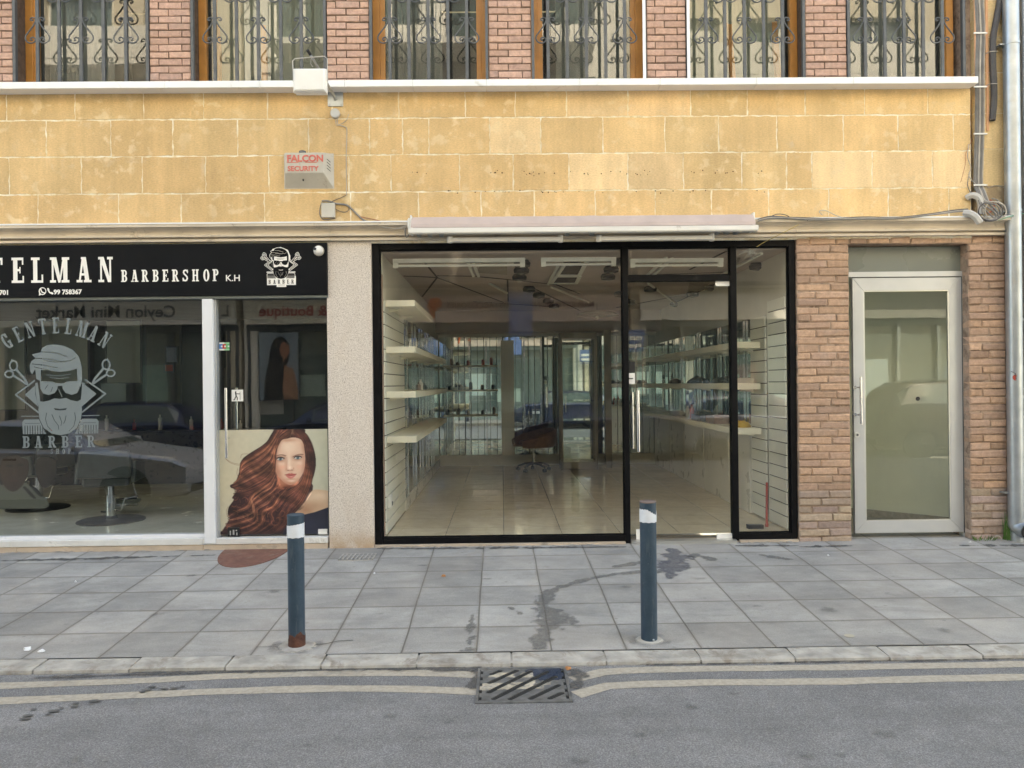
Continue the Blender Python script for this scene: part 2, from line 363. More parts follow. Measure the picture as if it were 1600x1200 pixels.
    al = t.math('MULTIPLY', t.ramp(t.noise(v, 60, 6, .8), [(.26, .2), (.38, 1.0)]), t.ramp(t.noise(v, 2.7, 4, .6), [(.25, .75), (.45, 1.0)]))
    t.l.new(al, mx.inputs[0]); t.l.new(tr.outputs[0], mx.inputs[1]); t.l.new(t.b.outputs[0], mx.inputs[2]); t.l.new(mx.outputs[0], t.out.inputs[0]); M['road_paint'] = t.m
    # damp patches, dirt and painted bollard shade: darkened, slightly shiny
    def damp(nm, col, rough, a0):
        t = NT(nm); v = t.obj(); t.set(t.ramp(t.noise(v, 60, 4), [(.3, tuple(x*.75 for x in col)), (.7, tuple(x*1.2 for x in col))]), rough, 0, .5)
        AT = t.node('ShaderNodeAttribute', attribute_name='Alpha'); AL = t.node('ShaderNodeMath', operation='MULTIPLY')
        tr = t.node('ShaderNodeBsdfTransparent'); mx = t.node('ShaderNodeMixShader'); t.l.new(t.ramp(t.noise(v, 25, 5, .7), [(.25, a0*.45), (.6, a0)]), AL.inputs[0]); t.l.new(AT.outputs['Fac'], AL.inputs[1]); t.l.new(AL.outputs[0], mx.inputs[0])
        t.l.new(tr.outputs[0], mx.inputs[1]); t.l.new(t.b.outputs[0], mx.inputs[2]); t.l.new(mx.outputs[0], t.out.inputs[0]); return t.m
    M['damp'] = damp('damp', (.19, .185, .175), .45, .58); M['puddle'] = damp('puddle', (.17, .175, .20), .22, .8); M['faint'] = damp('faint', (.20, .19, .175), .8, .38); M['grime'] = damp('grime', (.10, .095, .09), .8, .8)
    # glass
    M['glass_shop'] = glass('glass_shop', (.94, .95, .92), .09, grime=.02)
    M['glass_barber'] = glass('glass_barber', (.88, .91, .89), .12, grime=.012)
    M['glass_upper'] = glass('glass_upper', (.75, .77, .73), .075, grime=.09)
    M['glass_door'] = glass('glass_door', (.90, .93, .87), .075, grime=.05)
    M['glass_shop_door'] = glass('glass_shop_door', (.97, .975, .95), .06, grime=.015); M['glass_barber_door'] = glass('glass_barber_door', (.93, .95, .94), .065, grime=.008)
    M['glass_clear'] = glass('glass_clear', (.9, .93, .91), .08)
    t = NT('mirror'); t.set((.66, .72, .70), .015, 1.0); M['mirror'] = t.m; t.b.inputs['Base Color'].default_value = (.80, .86, .83, 1)
    # interiors
    t = NT('shop_floor'); v = t.obj(); br = t.node('ShaderNodeTexBrick'); br.offset = 0; br.inputs['Scale'].default_value = 1; br.inputs['Brick Width'].default_value = .6; br.inputs['Row Height'].default_value = .6; br.inputs['Mortar Size'].default_value = .003
    br.inputs['Color1'].default_value = (.74, .62, .46, 1); br.inputs['Color2'].default_value = (.67, .56, .41, 1); br.inputs['Mortar'].default_value = (.25, .21, .16, 1); t.l.new(v, br.inputs['Vector'])
    c = t.mix(1.0, br.outputs['Color'], t.ramp(t.noise(v, 4, 6, .7, .8), [(.3, .84), (.7, 1.1)]), 'MULTIPLY'); t.set(c, .09, 0, .6); t.l.new(t.ramp(t.noise(v, 2.5, 4), [(.35, .05), (.7, .16)]), t.b.inputs['Roughness']); M['shop_floor'] = t.m
    M['slat'] = simple('slat', (.80, .79, .72), .45, var=.04, scale=2)
    M['slat_line'] = simple('slat_line', (.10, .09, .08), .8)
    M['shelf'] = simple('shelf', (.84, .80, .67), .4, var=.04, scale=2)
    M['inner_wall'] = simple('inner_wall', (.70, .67, .60), .8, var=.06, scale=1.5)
    M['ceil'] = simple('ceil', (.50, .42, .38), .55, var=.08, scale=1.5)
    M['ceil_line'] = simple('ceil_line', (.06, .05, .045), .7)
    M['grey_panel'] = simple('grey_panel', (.74, .73, .68), .3, var=.05, scale=1.5)
    M['brown_leather'] = simple('brown_leather', (.20, .12, .09), .4, var=.2, scale=12, bump=.2)
    M['black_leather'] = simple('black_leather', (.05, .062, .064), .4, var=.2, scale=12, bump=.2)
    M['black_plastic'] = simple('black_plastic', (.015, .015, .016), .5)
    M['cabinet_frame'] = simple('cabinet_frame', (.30, .26, .20), .4, .3, var=.1)
    M['barber_floor'] = simple('barber_floor', (.74, .72, .62), .2, var=.06, scale=2)
    M['barber_wall'] = simple('barber_wall', (.05, .055, .06), .7, var=.2, scale=1.2)
    M['barber_board'] = simple('barber_board', (.58, .61, .52), .6, var=.08, scale=1.2)
    M['hall_wall'] = simple('hall_wall', (.80, .81, .70), .7, var=.06, scale=1.2)
    M['hall_floor'] = simple('hall_floor', (.30, .27, .23), .4, var=.2, scale=20)
    M['red_paint'] = simple('red_paint', (.40, .05, .03), .5)
    M['yellow'] = simple('yellow', (.55, .33, .02), .6)
    M['vcol'] = simple('vcol', None, .5, var=.02, attr=True)
    M['vcol_gloss'] = simple('vcol_gloss', None, .25, var=.02, attr=True)
    M['sticker'] = simple('sticker', (.17, .205, .22), .6, var=.04)
    M['tube_white'] = simple('tube_white', (.82, .82, .78), .35)
    # across the street
    M['render_cream'] = simple('render_cream', (.62, .56, .46), .9, var=.1, scale=1.2, bump=.2)
    M['render_white'] = simple('render_white', (.74, .72, .68), .9, var=.06, scale=1.2, bump=.2)
    M['render_grey'] = simple('render_grey', (.22, .27, .27), .8, var=.1, scale=1.2)
    M['dark_shop'] = simple('dark_shop', (.03, .035, .037), .3, var=.3)
    M['glass_far'] = simple('glass_far', (.10, .135, .135), .05, var=.2, spec=.8)
    M['blue_sign'] = simple('blue_sign', (.10, .17, .38), .4)
    M['car_blue'] = simple('car_blue', (.018, .028, .075), .14, .2, var=.05, spec=.8)
    M['car_dark'] = simple('car_dark', (.66, .66, .70), .16, .2, var=.05, spec=.8)
    M['car_black'] = simple('car_black', (.02, .02, .022), .12, 0, var=.03, spec=.9)
    M['far_brown'] = simple('far_brown', (.12, .10, .085), .7, var=.1)
    M['car_silver'] = simple('car_silver', (.50, .51, .53), .18, .35, var=.04, spec=.8)
    M['car_white'] = simple('car_white', (.72, .72, .70), .2, 0, var=.03, spec=.8)
    M['rubber'] = simple('rubber', (.02, .02, .02), .8)
    M['lamp_clear'] = simple('lamp_clear', (.55, .56, .56), .08, .6)
    M['lamp_red'] = simple('lamp_red', (.35, .01, .01), .15)
    M['text_black'] = simple('text_black', (.015, .015, .015), .5)
    M['text_red'] = simple('text_red', (.45, .03, .02), .5)
    M['orange'] = simple('orange', (.75, .14, .02), .5)
    M['leaf'] = simple('leaf', (.45, .20, .08), .8)
    M['paper'] = simple('paper', (.75, .75, .76), .8)
    M['weed'] = simple('weed', (.10, .20, .045), .8, var=.3)
make_mats()
# ------------------------------------------------------------------ ground
KB, KF = -2.683, -2.857            # kerb back / front
def sheet(name, x0, x1, y0, y1, z0, z1, mat, nx=40, ny=8):
    mb = MB(); vs_ = []; 
    for j in range(ny+1):
        for i in range(nx+1):
            a = i/nx; b = j/ny; vs_.append((x0+(x1-x0)*a, y0+(y1-y0)*b, z0+(z1-z0)*b))
    fs = [(j*(nx+1)+i, j*(nx+1)+i+1, (j+1)*(nx+1)+i+1, (j+1)*(nx+1)+i) for j in range(ny) for i in range(nx)]
    mb.add(vs_, fs); return struct(name, mb, mat)
mp = M.pop('_paving_map'); jx = G(837, 870).x
mp.inputs['Location'].default_value = (-jx+.4915*20, -KB+.462*20, 0)
mp.inputs['Rotation'].default_value = (0, 0, R(-0.35))
sheet('pavement', -26, 26, KB+.004, 0.28, pz(KB+.004), pz(.28)-.0005, M['paving'], 60, 4)
sheet('ground', -70, 70, -60, 40, -.6, -.6, M['asphalt'], 4, 4)
sheet('road', -40, 40, -11.4, KF+.02, ROADZ, ROADZ, M['asphalt'], 60, 8)
# kerb stones
mb = MB(); x = 0.04-.6*40
while x < 26:
    j = random.uniform(-.004, .004); z = pz((KB+KF)/2)
    a, b = x+.006, x+.594
    t0, t1 = pz(KB)+j, pz(KF)+j
    prof = [(KB-.003, t0), (KF+.02, t1), (KF+.006, t1-.006), (KF+random.uniform(-.004, .003), t1-.022), (KF, ROADZ-.1), (KB-.003, ROADZ-.1)]
    mb.prism(prof, a, b, 'x'); x += .6
struct('kerb', mb, M['kerb'])
mb = MB(); mb.box(-26, 26, KF+.012, KB+.004, -.4, pz(KF)-.006); struct('kerb_bed', mb, M['concrete'])
# opposite kerb and pavement
mb = MB(); mb.box(-40, 40, -11.55, -11.4, -.6, -.04); struct('opposite_kerb', mb, M['kerb'])
sheet('opposite_pavement', -40, 40, -14.2, -11.55, -.03, -.045, M['paving'], 20, 3)
# worn double line along the kerb; bends towards the gully
def ribbon(mb, pts, w, z, wob=.006):
    out = []
    for i, p in enumerate(pts):
        a = Vector(pts[max(i-1, 0)]); b = Vector(pts[min(i+1, len(pts)-1)]); t = (b-a).normalized(); n = Vector((-t.y, t.x))
        c = Vector(p); out.append((c+n*(w/2+random.uniform(-wob, wob)), c-n*(w/2+random.uniform(-wob, wob))))
    for (a, b), (c, d) in zip(out, out[1:]): mb.quad((b.x, b.y, z), (d.x, d.y, z), (c.x, c.y, z), (a.x, a.y, z))
def line_pts(pix, xa, xb, n=110):      # pix: centre-line points read along the photograph
    W = [GR(*p) for p in pix]; xs = [p.x for p in W]; ys = [p.y for p in W]
    return [(x, float(np.interp(x, xs, ys))) for x in np.linspace(xa, xb, n)]
dl, dr = GR(747, 1070).x, GR(893, 1070).x
for nm, l, r in (('inner', [(0, 1072), (200, 1065), (350, 1057), (500, 1053), (600, 1052), (700, 1053), (747, 1055)], [(895, 1062), (920, 1053), (950, 1049), (1000, 1047), (1120, 1045), (1300, 1043), (1600, 1038)]),
                 ('outer', [(0, 1096), (200, 1087), (330, 1081), (450, 1077), (600, 1076), (700, 1079), (747, 1081)], [(900, 1086), (925, 1076), (960, 1071), (1100, 1067), (1300, 1065), (1600, 1058)])):
    mb = MB(); ribbon(mb, line_pts(l, -22, dl+.0), .098, ROADZ+.002); ribbon(mb, line_pts(r, dr+.012, 22), .098, ROADZ+.002)
    o = struct('road_marking', mb, M['road_paint'])

# ---- raster canvas: shapes drawn in 2D become thin flat meshes (paint, vinyl, lettering)
class Canvas:
    def __init__(s, x0, y0, x1, y1, res):      # units arbitrary; y grows downwards; res = cells per unit
        s.x0, s.y0, s.res = x0, y0, res; s.w = int(round((x1-x0)*res)); s.h = int(round((y1-y0)*res)); s.a = np.zeros((s.h, s.w), bool)
        s.X, s.Y = np.meshgrid(x0+(np.arange(s.w)+.5)/res, y0+(np.arange(s.h)+.5)/res)
    def _put(s, m, on): s.a = (s.a | m) if on else (s.a & ~m); return s
    def poly(s, pts, on=True):
        m = np.zeros_like(s.a); n = len(pts); xs = [p[0] for p in pts]; ys = [p[1] for p in pts]
        for i in range(n):
            xa, ya, xb, yb = xs[i], ys[i], xs[(i+1) % n], ys[(i+1) % n]
            if ya == yb: continue
            c = ((ya > s.Y) != (yb > s.Y)) & (s.X < (xb-xa)*(s.Y-ya)/(yb-ya)+xa); m ^= c
        return s._put(m, on)
    def ell(s, cx, cy, rx, ry, on=True): return s._put(((s.X-cx)/rx)**2+((s.Y-cy)/ry)**2 <= 1, on)
    def rect(s, x0, y0, x1, y1, on=True): return s._put((s.X >= x0) & (s.X <= x1) & (s.Y >= y0) & (s.Y <= y1), on)
    def line(s, pts, w, on=True):
        m = np.zeros_like(s.a)
        for (xa, ya), (xb, yb) in zip(pts, pts[1:]):
            L = (xb-xa)**2+(yb-ya)**2 or 1e-9; t = np.clip(((s.X-xa)*(xb-xa)+(s.Y-ya)*(yb-ya))/L, 0, 1)
            m |= (s.X-xa-t*(xb-xa))**2+(s.Y-ya-t*(yb-ya))**2 <= (w/2)**2
        return s._put(m, on)
    def ring(s, cx, cy, rx, ry, w, on=True):
        return s._put((((s.X-cx)/(rx+w/2))**2+((s.Y-cy)/(ry+w/2))**2 <= 1) & (((s.X-cx)/(rx-w/2))**2+((s.Y-cy)/(ry-w/2))**2 > 1), on)
    def mesh(s, mb, fn, col=None):          # fn(x, y) -> 3D point
        runs = {}; 
        def flush(k, r0, r1):
            xa, xb = s.x0+k[0]/s.res, s.x0+k[1]/s.res; ya, yb = s.y0+r0/s.res, s.y0+r1/s.res
            mb.quad(fn(xa, yb), fn(xb, yb), fn(xb, ya), fn(xa, ya), col)
        for r in range(s.h+1):
            cur = set()
            if r < s.h:
                row = np.concatenate(([0], s.a[r].astype(np.int8), [0])); d = np.diff(row)
                cur = set(zip(np.where(d == 1)[0].tolist(), np.where(d == -1)[0].tolist()))
            for k in list(runs):
                if k not in cur: flush(k, runs.pop(k), r)
            for k in cur:
                if k not in runs: runs[k] = r
        return mb
def fbm(X, Y, seed, octs=4, f=1.0):
    rs = np.random.RandomState(seed); out = np.zeros_like(X); amp = 1
    for o in range(octs):
        g = rs.rand(64, 64); u = X*f; v = Y*f; i = np.floor(u).astype(int); j = np.floor(v).astype(int); a = u-i; b = v-j
        a = a*a*(3-2*a); b = b*b*(3-2*b); i %= 63; j %= 63
        out += amp*((g[j, i]*(1-a)+g[j, i+1]*a)*(1-b)+(g[j+1, i]*(1-a)+g[j+1, i+1]*a)*b); amp *= .5; f *= 2
    return out/(2-.5**(octs-1))

# ---- damp trail from the door across the tiles to the gully
def stain(name, path, mat, label, seed=3, thr=.5, res=85, dz=.004, road=False, soft=.22):
    """irregular patch of damp: a fine sheet whose Alpha attribute fades at the rim"""
    W = [((GR if road else G)(x, y), w) for x, y, w in path]
    xs = [p.x for p, w in W]; ys = [p.y for p, w in W]; m_ = .3
    nx = int((max(xs)-min(xs)+2*m_)*res)+1; ny = int((max(ys)-min(ys)+2*m_)*res)+1
    X, Y = np.meshgrid(np.linspace(min(xs)-m_, max(xs)+m_, nx), np.linspace(min(ys)-m_, max(ys)+m_, ny))
    best = np.full(X.shape, -9.0)
    for (p, w), (q, w2) in zip(W, W[1:]):
        L = (q.x-p.x)**2+(q.y-p.y)**2; t = np.clip(((X-p.x)*(q.x-p.x)+(Y-p.y)*(q.y-p.y))/L, 0, 1)
        d = np.sqrt((X-p.x-t*(q.x-p.x))**2+(Y-p.y-t*(q.y-p.y))**2); best = np.maximum(best, 1-d/(w+(w2-w)*t))
    n = fbm(X+47, Y+40, seed, 6, 12.0)
    val = best*.9+(n-.5)*2.1-(thr-.25); A = np.clip(val/soft, 0, 1); A = A*A*(3-2*A); A[best < -.35] = 0
    if not road: A[(Y < KB+.012) | (Y > .02)] = 0
    A[0] = A[-1] = 0; A[:, 0] = A[:, -1] = 0
    keep = (A[:-1, :-1]+A[1:, :-1]+A[:-1, 1:]+A[1:, 1:]) > 0; idx = np.full(X.shape, -1); jj, ii = np.where(keep)
    used = np.zeros(X.shape, bool)
    for dj in (0, 1):
        for di in (0, 1): used[jj+dj, ii+di] = True
    idx[used] = np.arange(used.sum()); Zz = (np.full(X.shape, ROADZ+dz) if road else PSLOPE*Y+dz)
    V = np.stack([X[used], Y[used], Zz[used]], -1); Fq = np.stack([idx[jj, ii], idx[jj, ii+1], idx[jj+1, ii+1], idx[jj+1, ii]], -1)
    me = bpy.data.meshes.new(name); me.from_pydata(V.tolist(), [], Fq.tolist()); at = me.attributes.new('Alpha', 'FLOAT', 'POINT'); at.data.foreach_set('value', A[used])
    me.materials.append(mat); o = bpy.data.objects.new(name, me); COL.objects.link(o); o['kind'] = 'structure'; return o
stain('water_stain', [(1020, 893, .06), (960, 897, .035), (900, 910, .04), (855, 925, .06), (846, 945, .07), (866, 972, .13), (848, 995, .07), (835, 1015, .06)], M['damp'], None, 3, .22, soft=.4)
stain('water_stain', [(1048, 858, .05), (1058, 872, .13), (1050, 888, .12), (1045, 903, .04)], M['puddle'], None, 11, .2, soft=.35)
stain('water_stain', [(1085, 868, .07), (1110, 874, .09)], M['damp'], None, 21, .45)
stain('water_stain', [(1190, 868, .05), (1230, 874, .05)], M['damp'], None, 23, .55)
stain('water_stain', [(960, 886, .03), (1000, 880, .06)], M['damp'], None, 24, .5)
stain('water_stain', [(738, 960, .03), (735, 985, .05), (733, 1015, .07)], M['damp'], None, 29, .62)
stain('water_stain', [(795, 950, .05), (812, 958, .04)], M['damp'], None, 30, .5)
stain('gutter_dirt', [(1010, 1037, .035), (1150, 1035, .04), (1300, 1033, .035), (1480, 1030, .03), (1700, 1026, .02)], M['grime'], None, 31, .10, 60, .007, True)
stain('gutter_dirt', [(60, 1060, .02), (300, 1052, .03), (500, 1047, .04), (650, 1044, .045), (742, 1046, .06)], M['grime'], None, 32, .35, 60, .007, True)
stain('gutter_dirt', [(745, 1052, .03), (742, 1075, .04)], M['grime'], None, 33, .3, 80, .007, True)
stain('gutter_dirt', [(900, 1048, .05), (905, 1060, .06), (900, 1075, .04)], M['grime'], None, 34, .35, 80, .007, True)
# small shoe-damp marks on the road
mb = MB()
for (x, y) in [(44, 1120), (52, 1110), (75, 1118), (85, 1113), (95, 1108), (116, 1106), (118, 1101), (144, 1101), (148, 1097), (222, 1083), (230, 1080), (238, 1075), (256, 1078), (272, 1077), (285, 1074), (40, 1125)]:
    p = GR(x, y); n = 9; r = random.uniform(.009, .02)
    mb.add([(p.x+r*2.1*math.cos(6.283*k/n)*random.uniform(.7, 1.1), p.y+r*math.sin(6.283*k/n)*random.uniform(.7, 1.1), ROADZ+.0085) for k in range(n)], [tuple(range(n))])
struct('damp_mark', mb, simple('damp_mark', (.11, .108, .105), .7))
# dark grime along the foot of the building
for seg in (((-40, 878), (335, 868)), ((590, 858), (975, 855)), ((1150, 853), (1245, 853)), ((1250, 855), (1330, 853)), ((1500, 853), (1640, 852))):
    (xa, ya), (xb, yb) = seg
    stain('wall_foot_dirt', [(xa, ya, .02), ((xa+xb)/2, (ya+yb)/2, .05), (xb, yb, .02)], M['grime'], None, int(xa)+99, .52, 70, .005)

stain('bollard_contact_shade', [(462, 1010, .13), (466, 1010, .13)], M['faint'], None, 801, -.1, 80, .0048, soft=.9); stain('bollard_contact_shade', [(1012, 1001, .10), (1017, 1001, .10)], M['faint'], None, 802, -.1, 80, .0048, soft=.9)  # soft dark rings paint the contact shadow round the bollard feet
# faint spots and scuffs on the road and the tiles
for k, (x, y, w, rd) in enumerate([(1386, 1149, .05, 1), (1085, 1106, .04, 1), (1263, 1183, .045, 1), (1315, 1181, .03, 1), (1000, 1150, .03, 1), (700, 1130, .05, 1), (610, 1120, .03, 1), (905, 1190, .05, 1), (120, 1190, .05, 1), (480, 1165, .03, 1), (1150, 1085, .03, 1), (660, 884, .03, 0), (1095, 905, .05, 0), (980, 918, .04, 0), (1295, 955, .08, 0), (1184, 948, .025, 0), (760, 905, .03, 0), (430, 925, .04, 0), (250, 960, .05, 0), (300, 900, .03, 0), (1400, 930, .06, 0), (1480, 985, .05, 0), (590, 960, .04, 0), (900, 980, .04, 0)]):
    stain('faint_stain', [(x-4, y, w), (x+4, y, w)], M['faint'], None, 300+k, .3, 60, .0045, bool(rd), .8)
# ------------------------------------------------------------------ the building
B = thing('sandstone_building', 'street front with yellow sandstone band, brick piers and shops on the ground floor', 'building', (0, 0, 0))
XL = P(-620, 250).x; XR = P(1517, 250).x       # left end (out of frame), right end of the stone band
HB = 22.0  # unseen upper storeys raised this high to shade the street
zl0, zl1 = rect(0, 128, 1524, 138, -.10)[2:]   # ledge
zc = [rect(0, y, 1540, y+1, -.09)[3] for y in (352.6-6, 359-6, 365-6, 373-6, 376.5-6, 380-6)]
# heights taken at mid-span so that real lines stay horizontal
def Z(px, py, Y=0.0): return P(px, py, Y).z
zl1, zl0 = Z(785, 123.5, -.15), Z(785, 134, -.15)
ct = Z(785, 347, -.10)
cb = Z(785, 373.5, -.05)
# --- stone band: mortar bed plus individually cut blocks
mb = MB(); mb.box(XL, XR, .004, .35, cb-.02, zl1-.01); mb.build('mortar_bed', M['mortar'], B)
rows = [(139, 183, [-80, 10, 117, 224, 318, 418, 519, 623, 727, 805, 885, 981, 1079, 1168, 1258, 1351, 1450, 1517]),
        (184, 240, [-30, 72, 173, 270, 371, 482, 577, 629, 670, 765, 845, 942, 1039, 1123, 1214, 1318, 1403, 1490, 1517]),
        (241, 298, [-90, 14, 127, 222, 321, 420, 545, 611, 718, 802, 889, 981, 1068, 1159, 1229, 1269, 1363, 1457, 1517]),
        (299, 352, [-40, 59, 185, 283, 413, 548, 654, 752, 835, 930, 1024, 1112, 1201, 1295, 1388, 1483, 1517])]
bright = {(2, 889): 1.28, (1, 765): 1.2, (0, 981): 1.15, (0, 885): 1.12, (3, 835): 1.08, (3, 930): 1.06, (2, 1269): 1.14, (2, 1363): 1.14, (2, 1457): 1.12, (3, 1295): 1.08, (1, 942): 1.12, (1, 1318): 1.05, (0, 1351): 1.08, (2, 802): .96, (2, 610): .95, (3, 548): .95, (1, 1039): .98}
mb = MB()
for ri, (ya, yb, xs) in enumerate(rows):
    z1 = Z(785, ya-.3 - (0 if ri else 3)); z0 = Z(785, yb+.3)
    xw = [P(x, (ya+yb)/2).x for x in xs]
    full = [xs[0]-100*k for k in range(6, 0, -1)]
    xw = [P(x+random.uniform(-8, 8), (ya+yb)/2).x for x in full]+xw
    names = full+xs
    for k in range(len(xw)-1):
        m = .0058; f = bright.get((ri, names[k]), random.uniform(.92, 1.05)); w = random.uniform(-.02, .02)
        fx_ = .985+max(-.0, min(.05, (names[k]-900)/8000))
        f = 1+(f-1)*.75; c = (.68*f*fx_, (.475+w*.6)*f*fx_, (.245+w*.6)*f*fx_)
        if names[k] in (981, 885, 889, 765, 1269, 1363, 1457): c = (c[0]*1.02, c[1]*1.05, c[2]*1.15)
        # ragged block outline
        def edge(a, b, n, jit): return [(a[0]+(b[0]-a[0])*i/n+random.uniform(-jit, jit)*(abs(b[1]-a[1]) > abs(b[0]-a[0])), a[1]+(b[1]-a[1])*i/n+random.uniform(-jit, jit)*(abs(b[0]-a[0]) > abs(b[1]-a[1]))) for i in range(n)]
        x0, x1 = xw[k]+m, xw[k+1]-m
        pl = edge((x0, z0+m), (x1, z0+m), 13, .0055)+edge((x1, z0+m), (x1, z1-m), 8, .0055)+edge((x1, z1-m), (x0, z1-m), 13, .0055)+edge((x0, z1-m), (x0, z0+m), 8, .0055)
        mb.prism(pl, random.uniform(-.001, .0015), .02, 'y', c)
rg_ = random.Random(12)
for k in range(70):
    yy_ = rg_.choice((268, 270, 299, 300, 273)); q_ = P(rg_.uniform(640, 1195), yy_+rg_.uniform(-2, 2)-0.0); r_ = rg_.uniform(.004, .008)
    mb.add([(q_.x+r_*math.cos(a_)*rg_.uniform(.7, 1.3), -.0035, q_.z+r_*math.sin(a_)) for a_ in np.linspace(0, 5.4, 7)], [tuple(range(7))], (.07, .035, .012))
mb.build('sandstone_blocks', M['stone'], B)
# ledge and cornice
mb = MB(); xe = P(1524, 130, -.10).x; x = XL
for px in (-340, -60, 260, 408, 540, 646, 760, 905, 1030, 1180, 1330, 1524):
    xn = P(px, 130, -.1).x
    j = random.uniform(-.002, .002); mb.box(x+.0012, xn-.0012, -.15+j, .12, zl0+j*.5, zl1+j*.5); x = xn
mb.build('marble_ledge', M['marble'], B, bevel=.004)
mb = MB(); xs = [XL, P(-220, 360).x, P(215, 360).x, P(518, 360).x, P(905, 360).x, P(1240, 360).x, P(1573, 360).x]
h = ct-cb
prof = [(-.135, ct), (-.135, ct-.17*h), (-.085, ct-.20*h), (-.066, ct-.30*h), (-.060, ct-.42*h), (-.064, ct-.55*h), (-.076, ct-.66*h), (-.080, ct-.73*h), (-.030, ct-.77*h), (-.030, ct-.83*h), (-.056, ct-.85*h), (-.056, cb), (.20, cb), (.20, ct), ]
for a, b in zip(xs, xs[1:]): mb.prism([(y+random.uniform(-.0015, .0015), z) for y, z in prof[:-2]]+prof[-2:], a+.0015, b-.0015, 'x')
mb.build('cornice', M['cornice'], B)
mb = MB()
for a, b in zip(xs, xs[1:]): mb.box(a+.001, b-.001, -.141, -.05, ct+.0006, ct+.014)
mb.build('cornice_cap', M['marble'], B)
# --- upper floor: brick piers, windows
wins = [(-290, -62), (20, 233), (298, 510), (577, 763), (830, 1010), (1072, 1258), (1323, 1508)]
ZW = 7.0
def brick_rows(mb, x0, x1, z0, z1, y0, depth, course, lens, joint, col_fn, chamf=.005, jit=.0025, proud=.006, start=0):
    n = max(1, round((z1-z0)/course)); ch = (z1-z0)/n
    for r in range(n):
        za = z0+r*ch+joint/2; zb = z0+(r+1)*ch-joint/2
        segs = lens[(r+start) % len(lens)]; tot = sum(segs); x = x0
        for s_ in segs:
            w = (x1-x0)*s_/tot
            y = y0+random.uniform(-proud, proud)
            mb.cbox(x+joint/2, x+w-joint/2, y, y0+depth, za+random.uniform(-.002, .002), zb+random.uniform(-.002, .002), chamf, col_fn(r/n, (x-x0)/(x1-x0)), jit); x += w
def col_up(h, u):
    f = random.uniform(.86, 1.1); w = random.uniform(-.02, .02); return ((.53+w)*f, (.345+w*.5)*f, (.27)*f)
edges = [XL]+[P(v, 60).x for w in wins for v in w]+[XR]
mbj = MB()
for i in range(0, len(edges), 2):
    a, b = edges[i], edges[i+1]
    if i == len(edges)-2: continue
    pier = MB(); L = [[.62, .38], [.36, .64]] if (b-a) < .5 else [[.3, .4, .3], [.2, .4, .4]]
    if i == 0: L = [[1]*10, [.5]+[1]*9+[.5]]
    else: L = [[.30, .70*.62, .27] if False else [.46, .54], [.22, .56, .22]]
    brick_rows(pier, a, b, zl1+.001, 6.6, 0.0, .12, .0705, L, .009, col_up, .006, .003, .003, i)
    pier.build('brick_pier', M['brick'], B)
    mbj = MB(); mbj.box(a+.003, b-.003, .008, .3, zl1+.0005, 6.6); mbj.build('pier_joints', M['brick_joint_dark'], B)
mb = MB(); mb.box(XL, XR+.001, 0.0, .35, 6.6, HB); mb.box(XL, XR, .35, 8.0, HB-.3, HB); mb.box(XL, XR, 7.65, 8.0, -.5, HB-.3); mb.box(XL-.3, XL, 0.0, 8.0, -.5, HB)
mb.build('unseen_upper_wall', M['render_cream'], B)  # plain storeys out of view, there to cast shadow
# slab between shops and the floor above, lintel behind the stone band
mb = MB(); mb.box(XL, XR, .36, 7.6, 4.2, zl1-.02); mb.build('floor_slab', M['inner_wall'], B)

def scroll_pts(cx, cz, s, w, hh, n=26):   # one half of the iron heart ornament, s=+-1
    pts = []
    # top small curl, then out and down, then bottom curl
    for k in range(9):
        a = R(-60+k*36); r = .016+.0012*k; pts.append((cx+s*(.040+r*math.cos(a)), cz+hh*.44+r*math.sin(a)))
    pts = pts[::-1][:8][::-1] if False else pts
    body = [(.018, .46), (.019, .36), (.042, .18), (.084, -.04), (w*.98, -.22), (w*.99, -.36), (w*.80, -.47), (.058, -.50), (.026, -.44), (.022, -.34), (.044, -.27), (.068, -.31), (.064, -.38), (.050, -.385)]
    top = [(.042, .43), (.052, .395), (.068, .43), (.058, .50), (.034, .515)]
    P0 = [(cx+s*a, cz+hh*b) for a, b in top+body]
    return catmull(P0, 5)
def catmull(p, k=5):
    out = []; n = len(p)
    for i in range(n-1):
        p0, p1, p2, p3 = p[max(i-1, 0)], p[i], p[i+1], p[min(i+2, n-1)]
        for j in range(k):
            t = j/k; out.append(tuple(.5*((2*b)+(-a+c)*t+(2*a-5*b+4*c-d)*t*t+(-a+3*b-3*c+d)*t**3) for a, b, c, d in zip(p0, p1, p2, p3)))
    out.append(tuple(p[-1])); return out
bars_px = {0: (-255, -220, -185, -150, -115), 1: (59, 93, 127, 162, 197), 2: (336, 370, 404, 439, 471), 3: (609, 639, 669.5, 700, 729.5), 4: (856, 886, 916, 946, 976), 5: (1103, 1132.5, 1163, 1193, 1222.6), 6: (1351.5, 1382, 1412, 1442, 1472)}
zs0 = zl1+.001
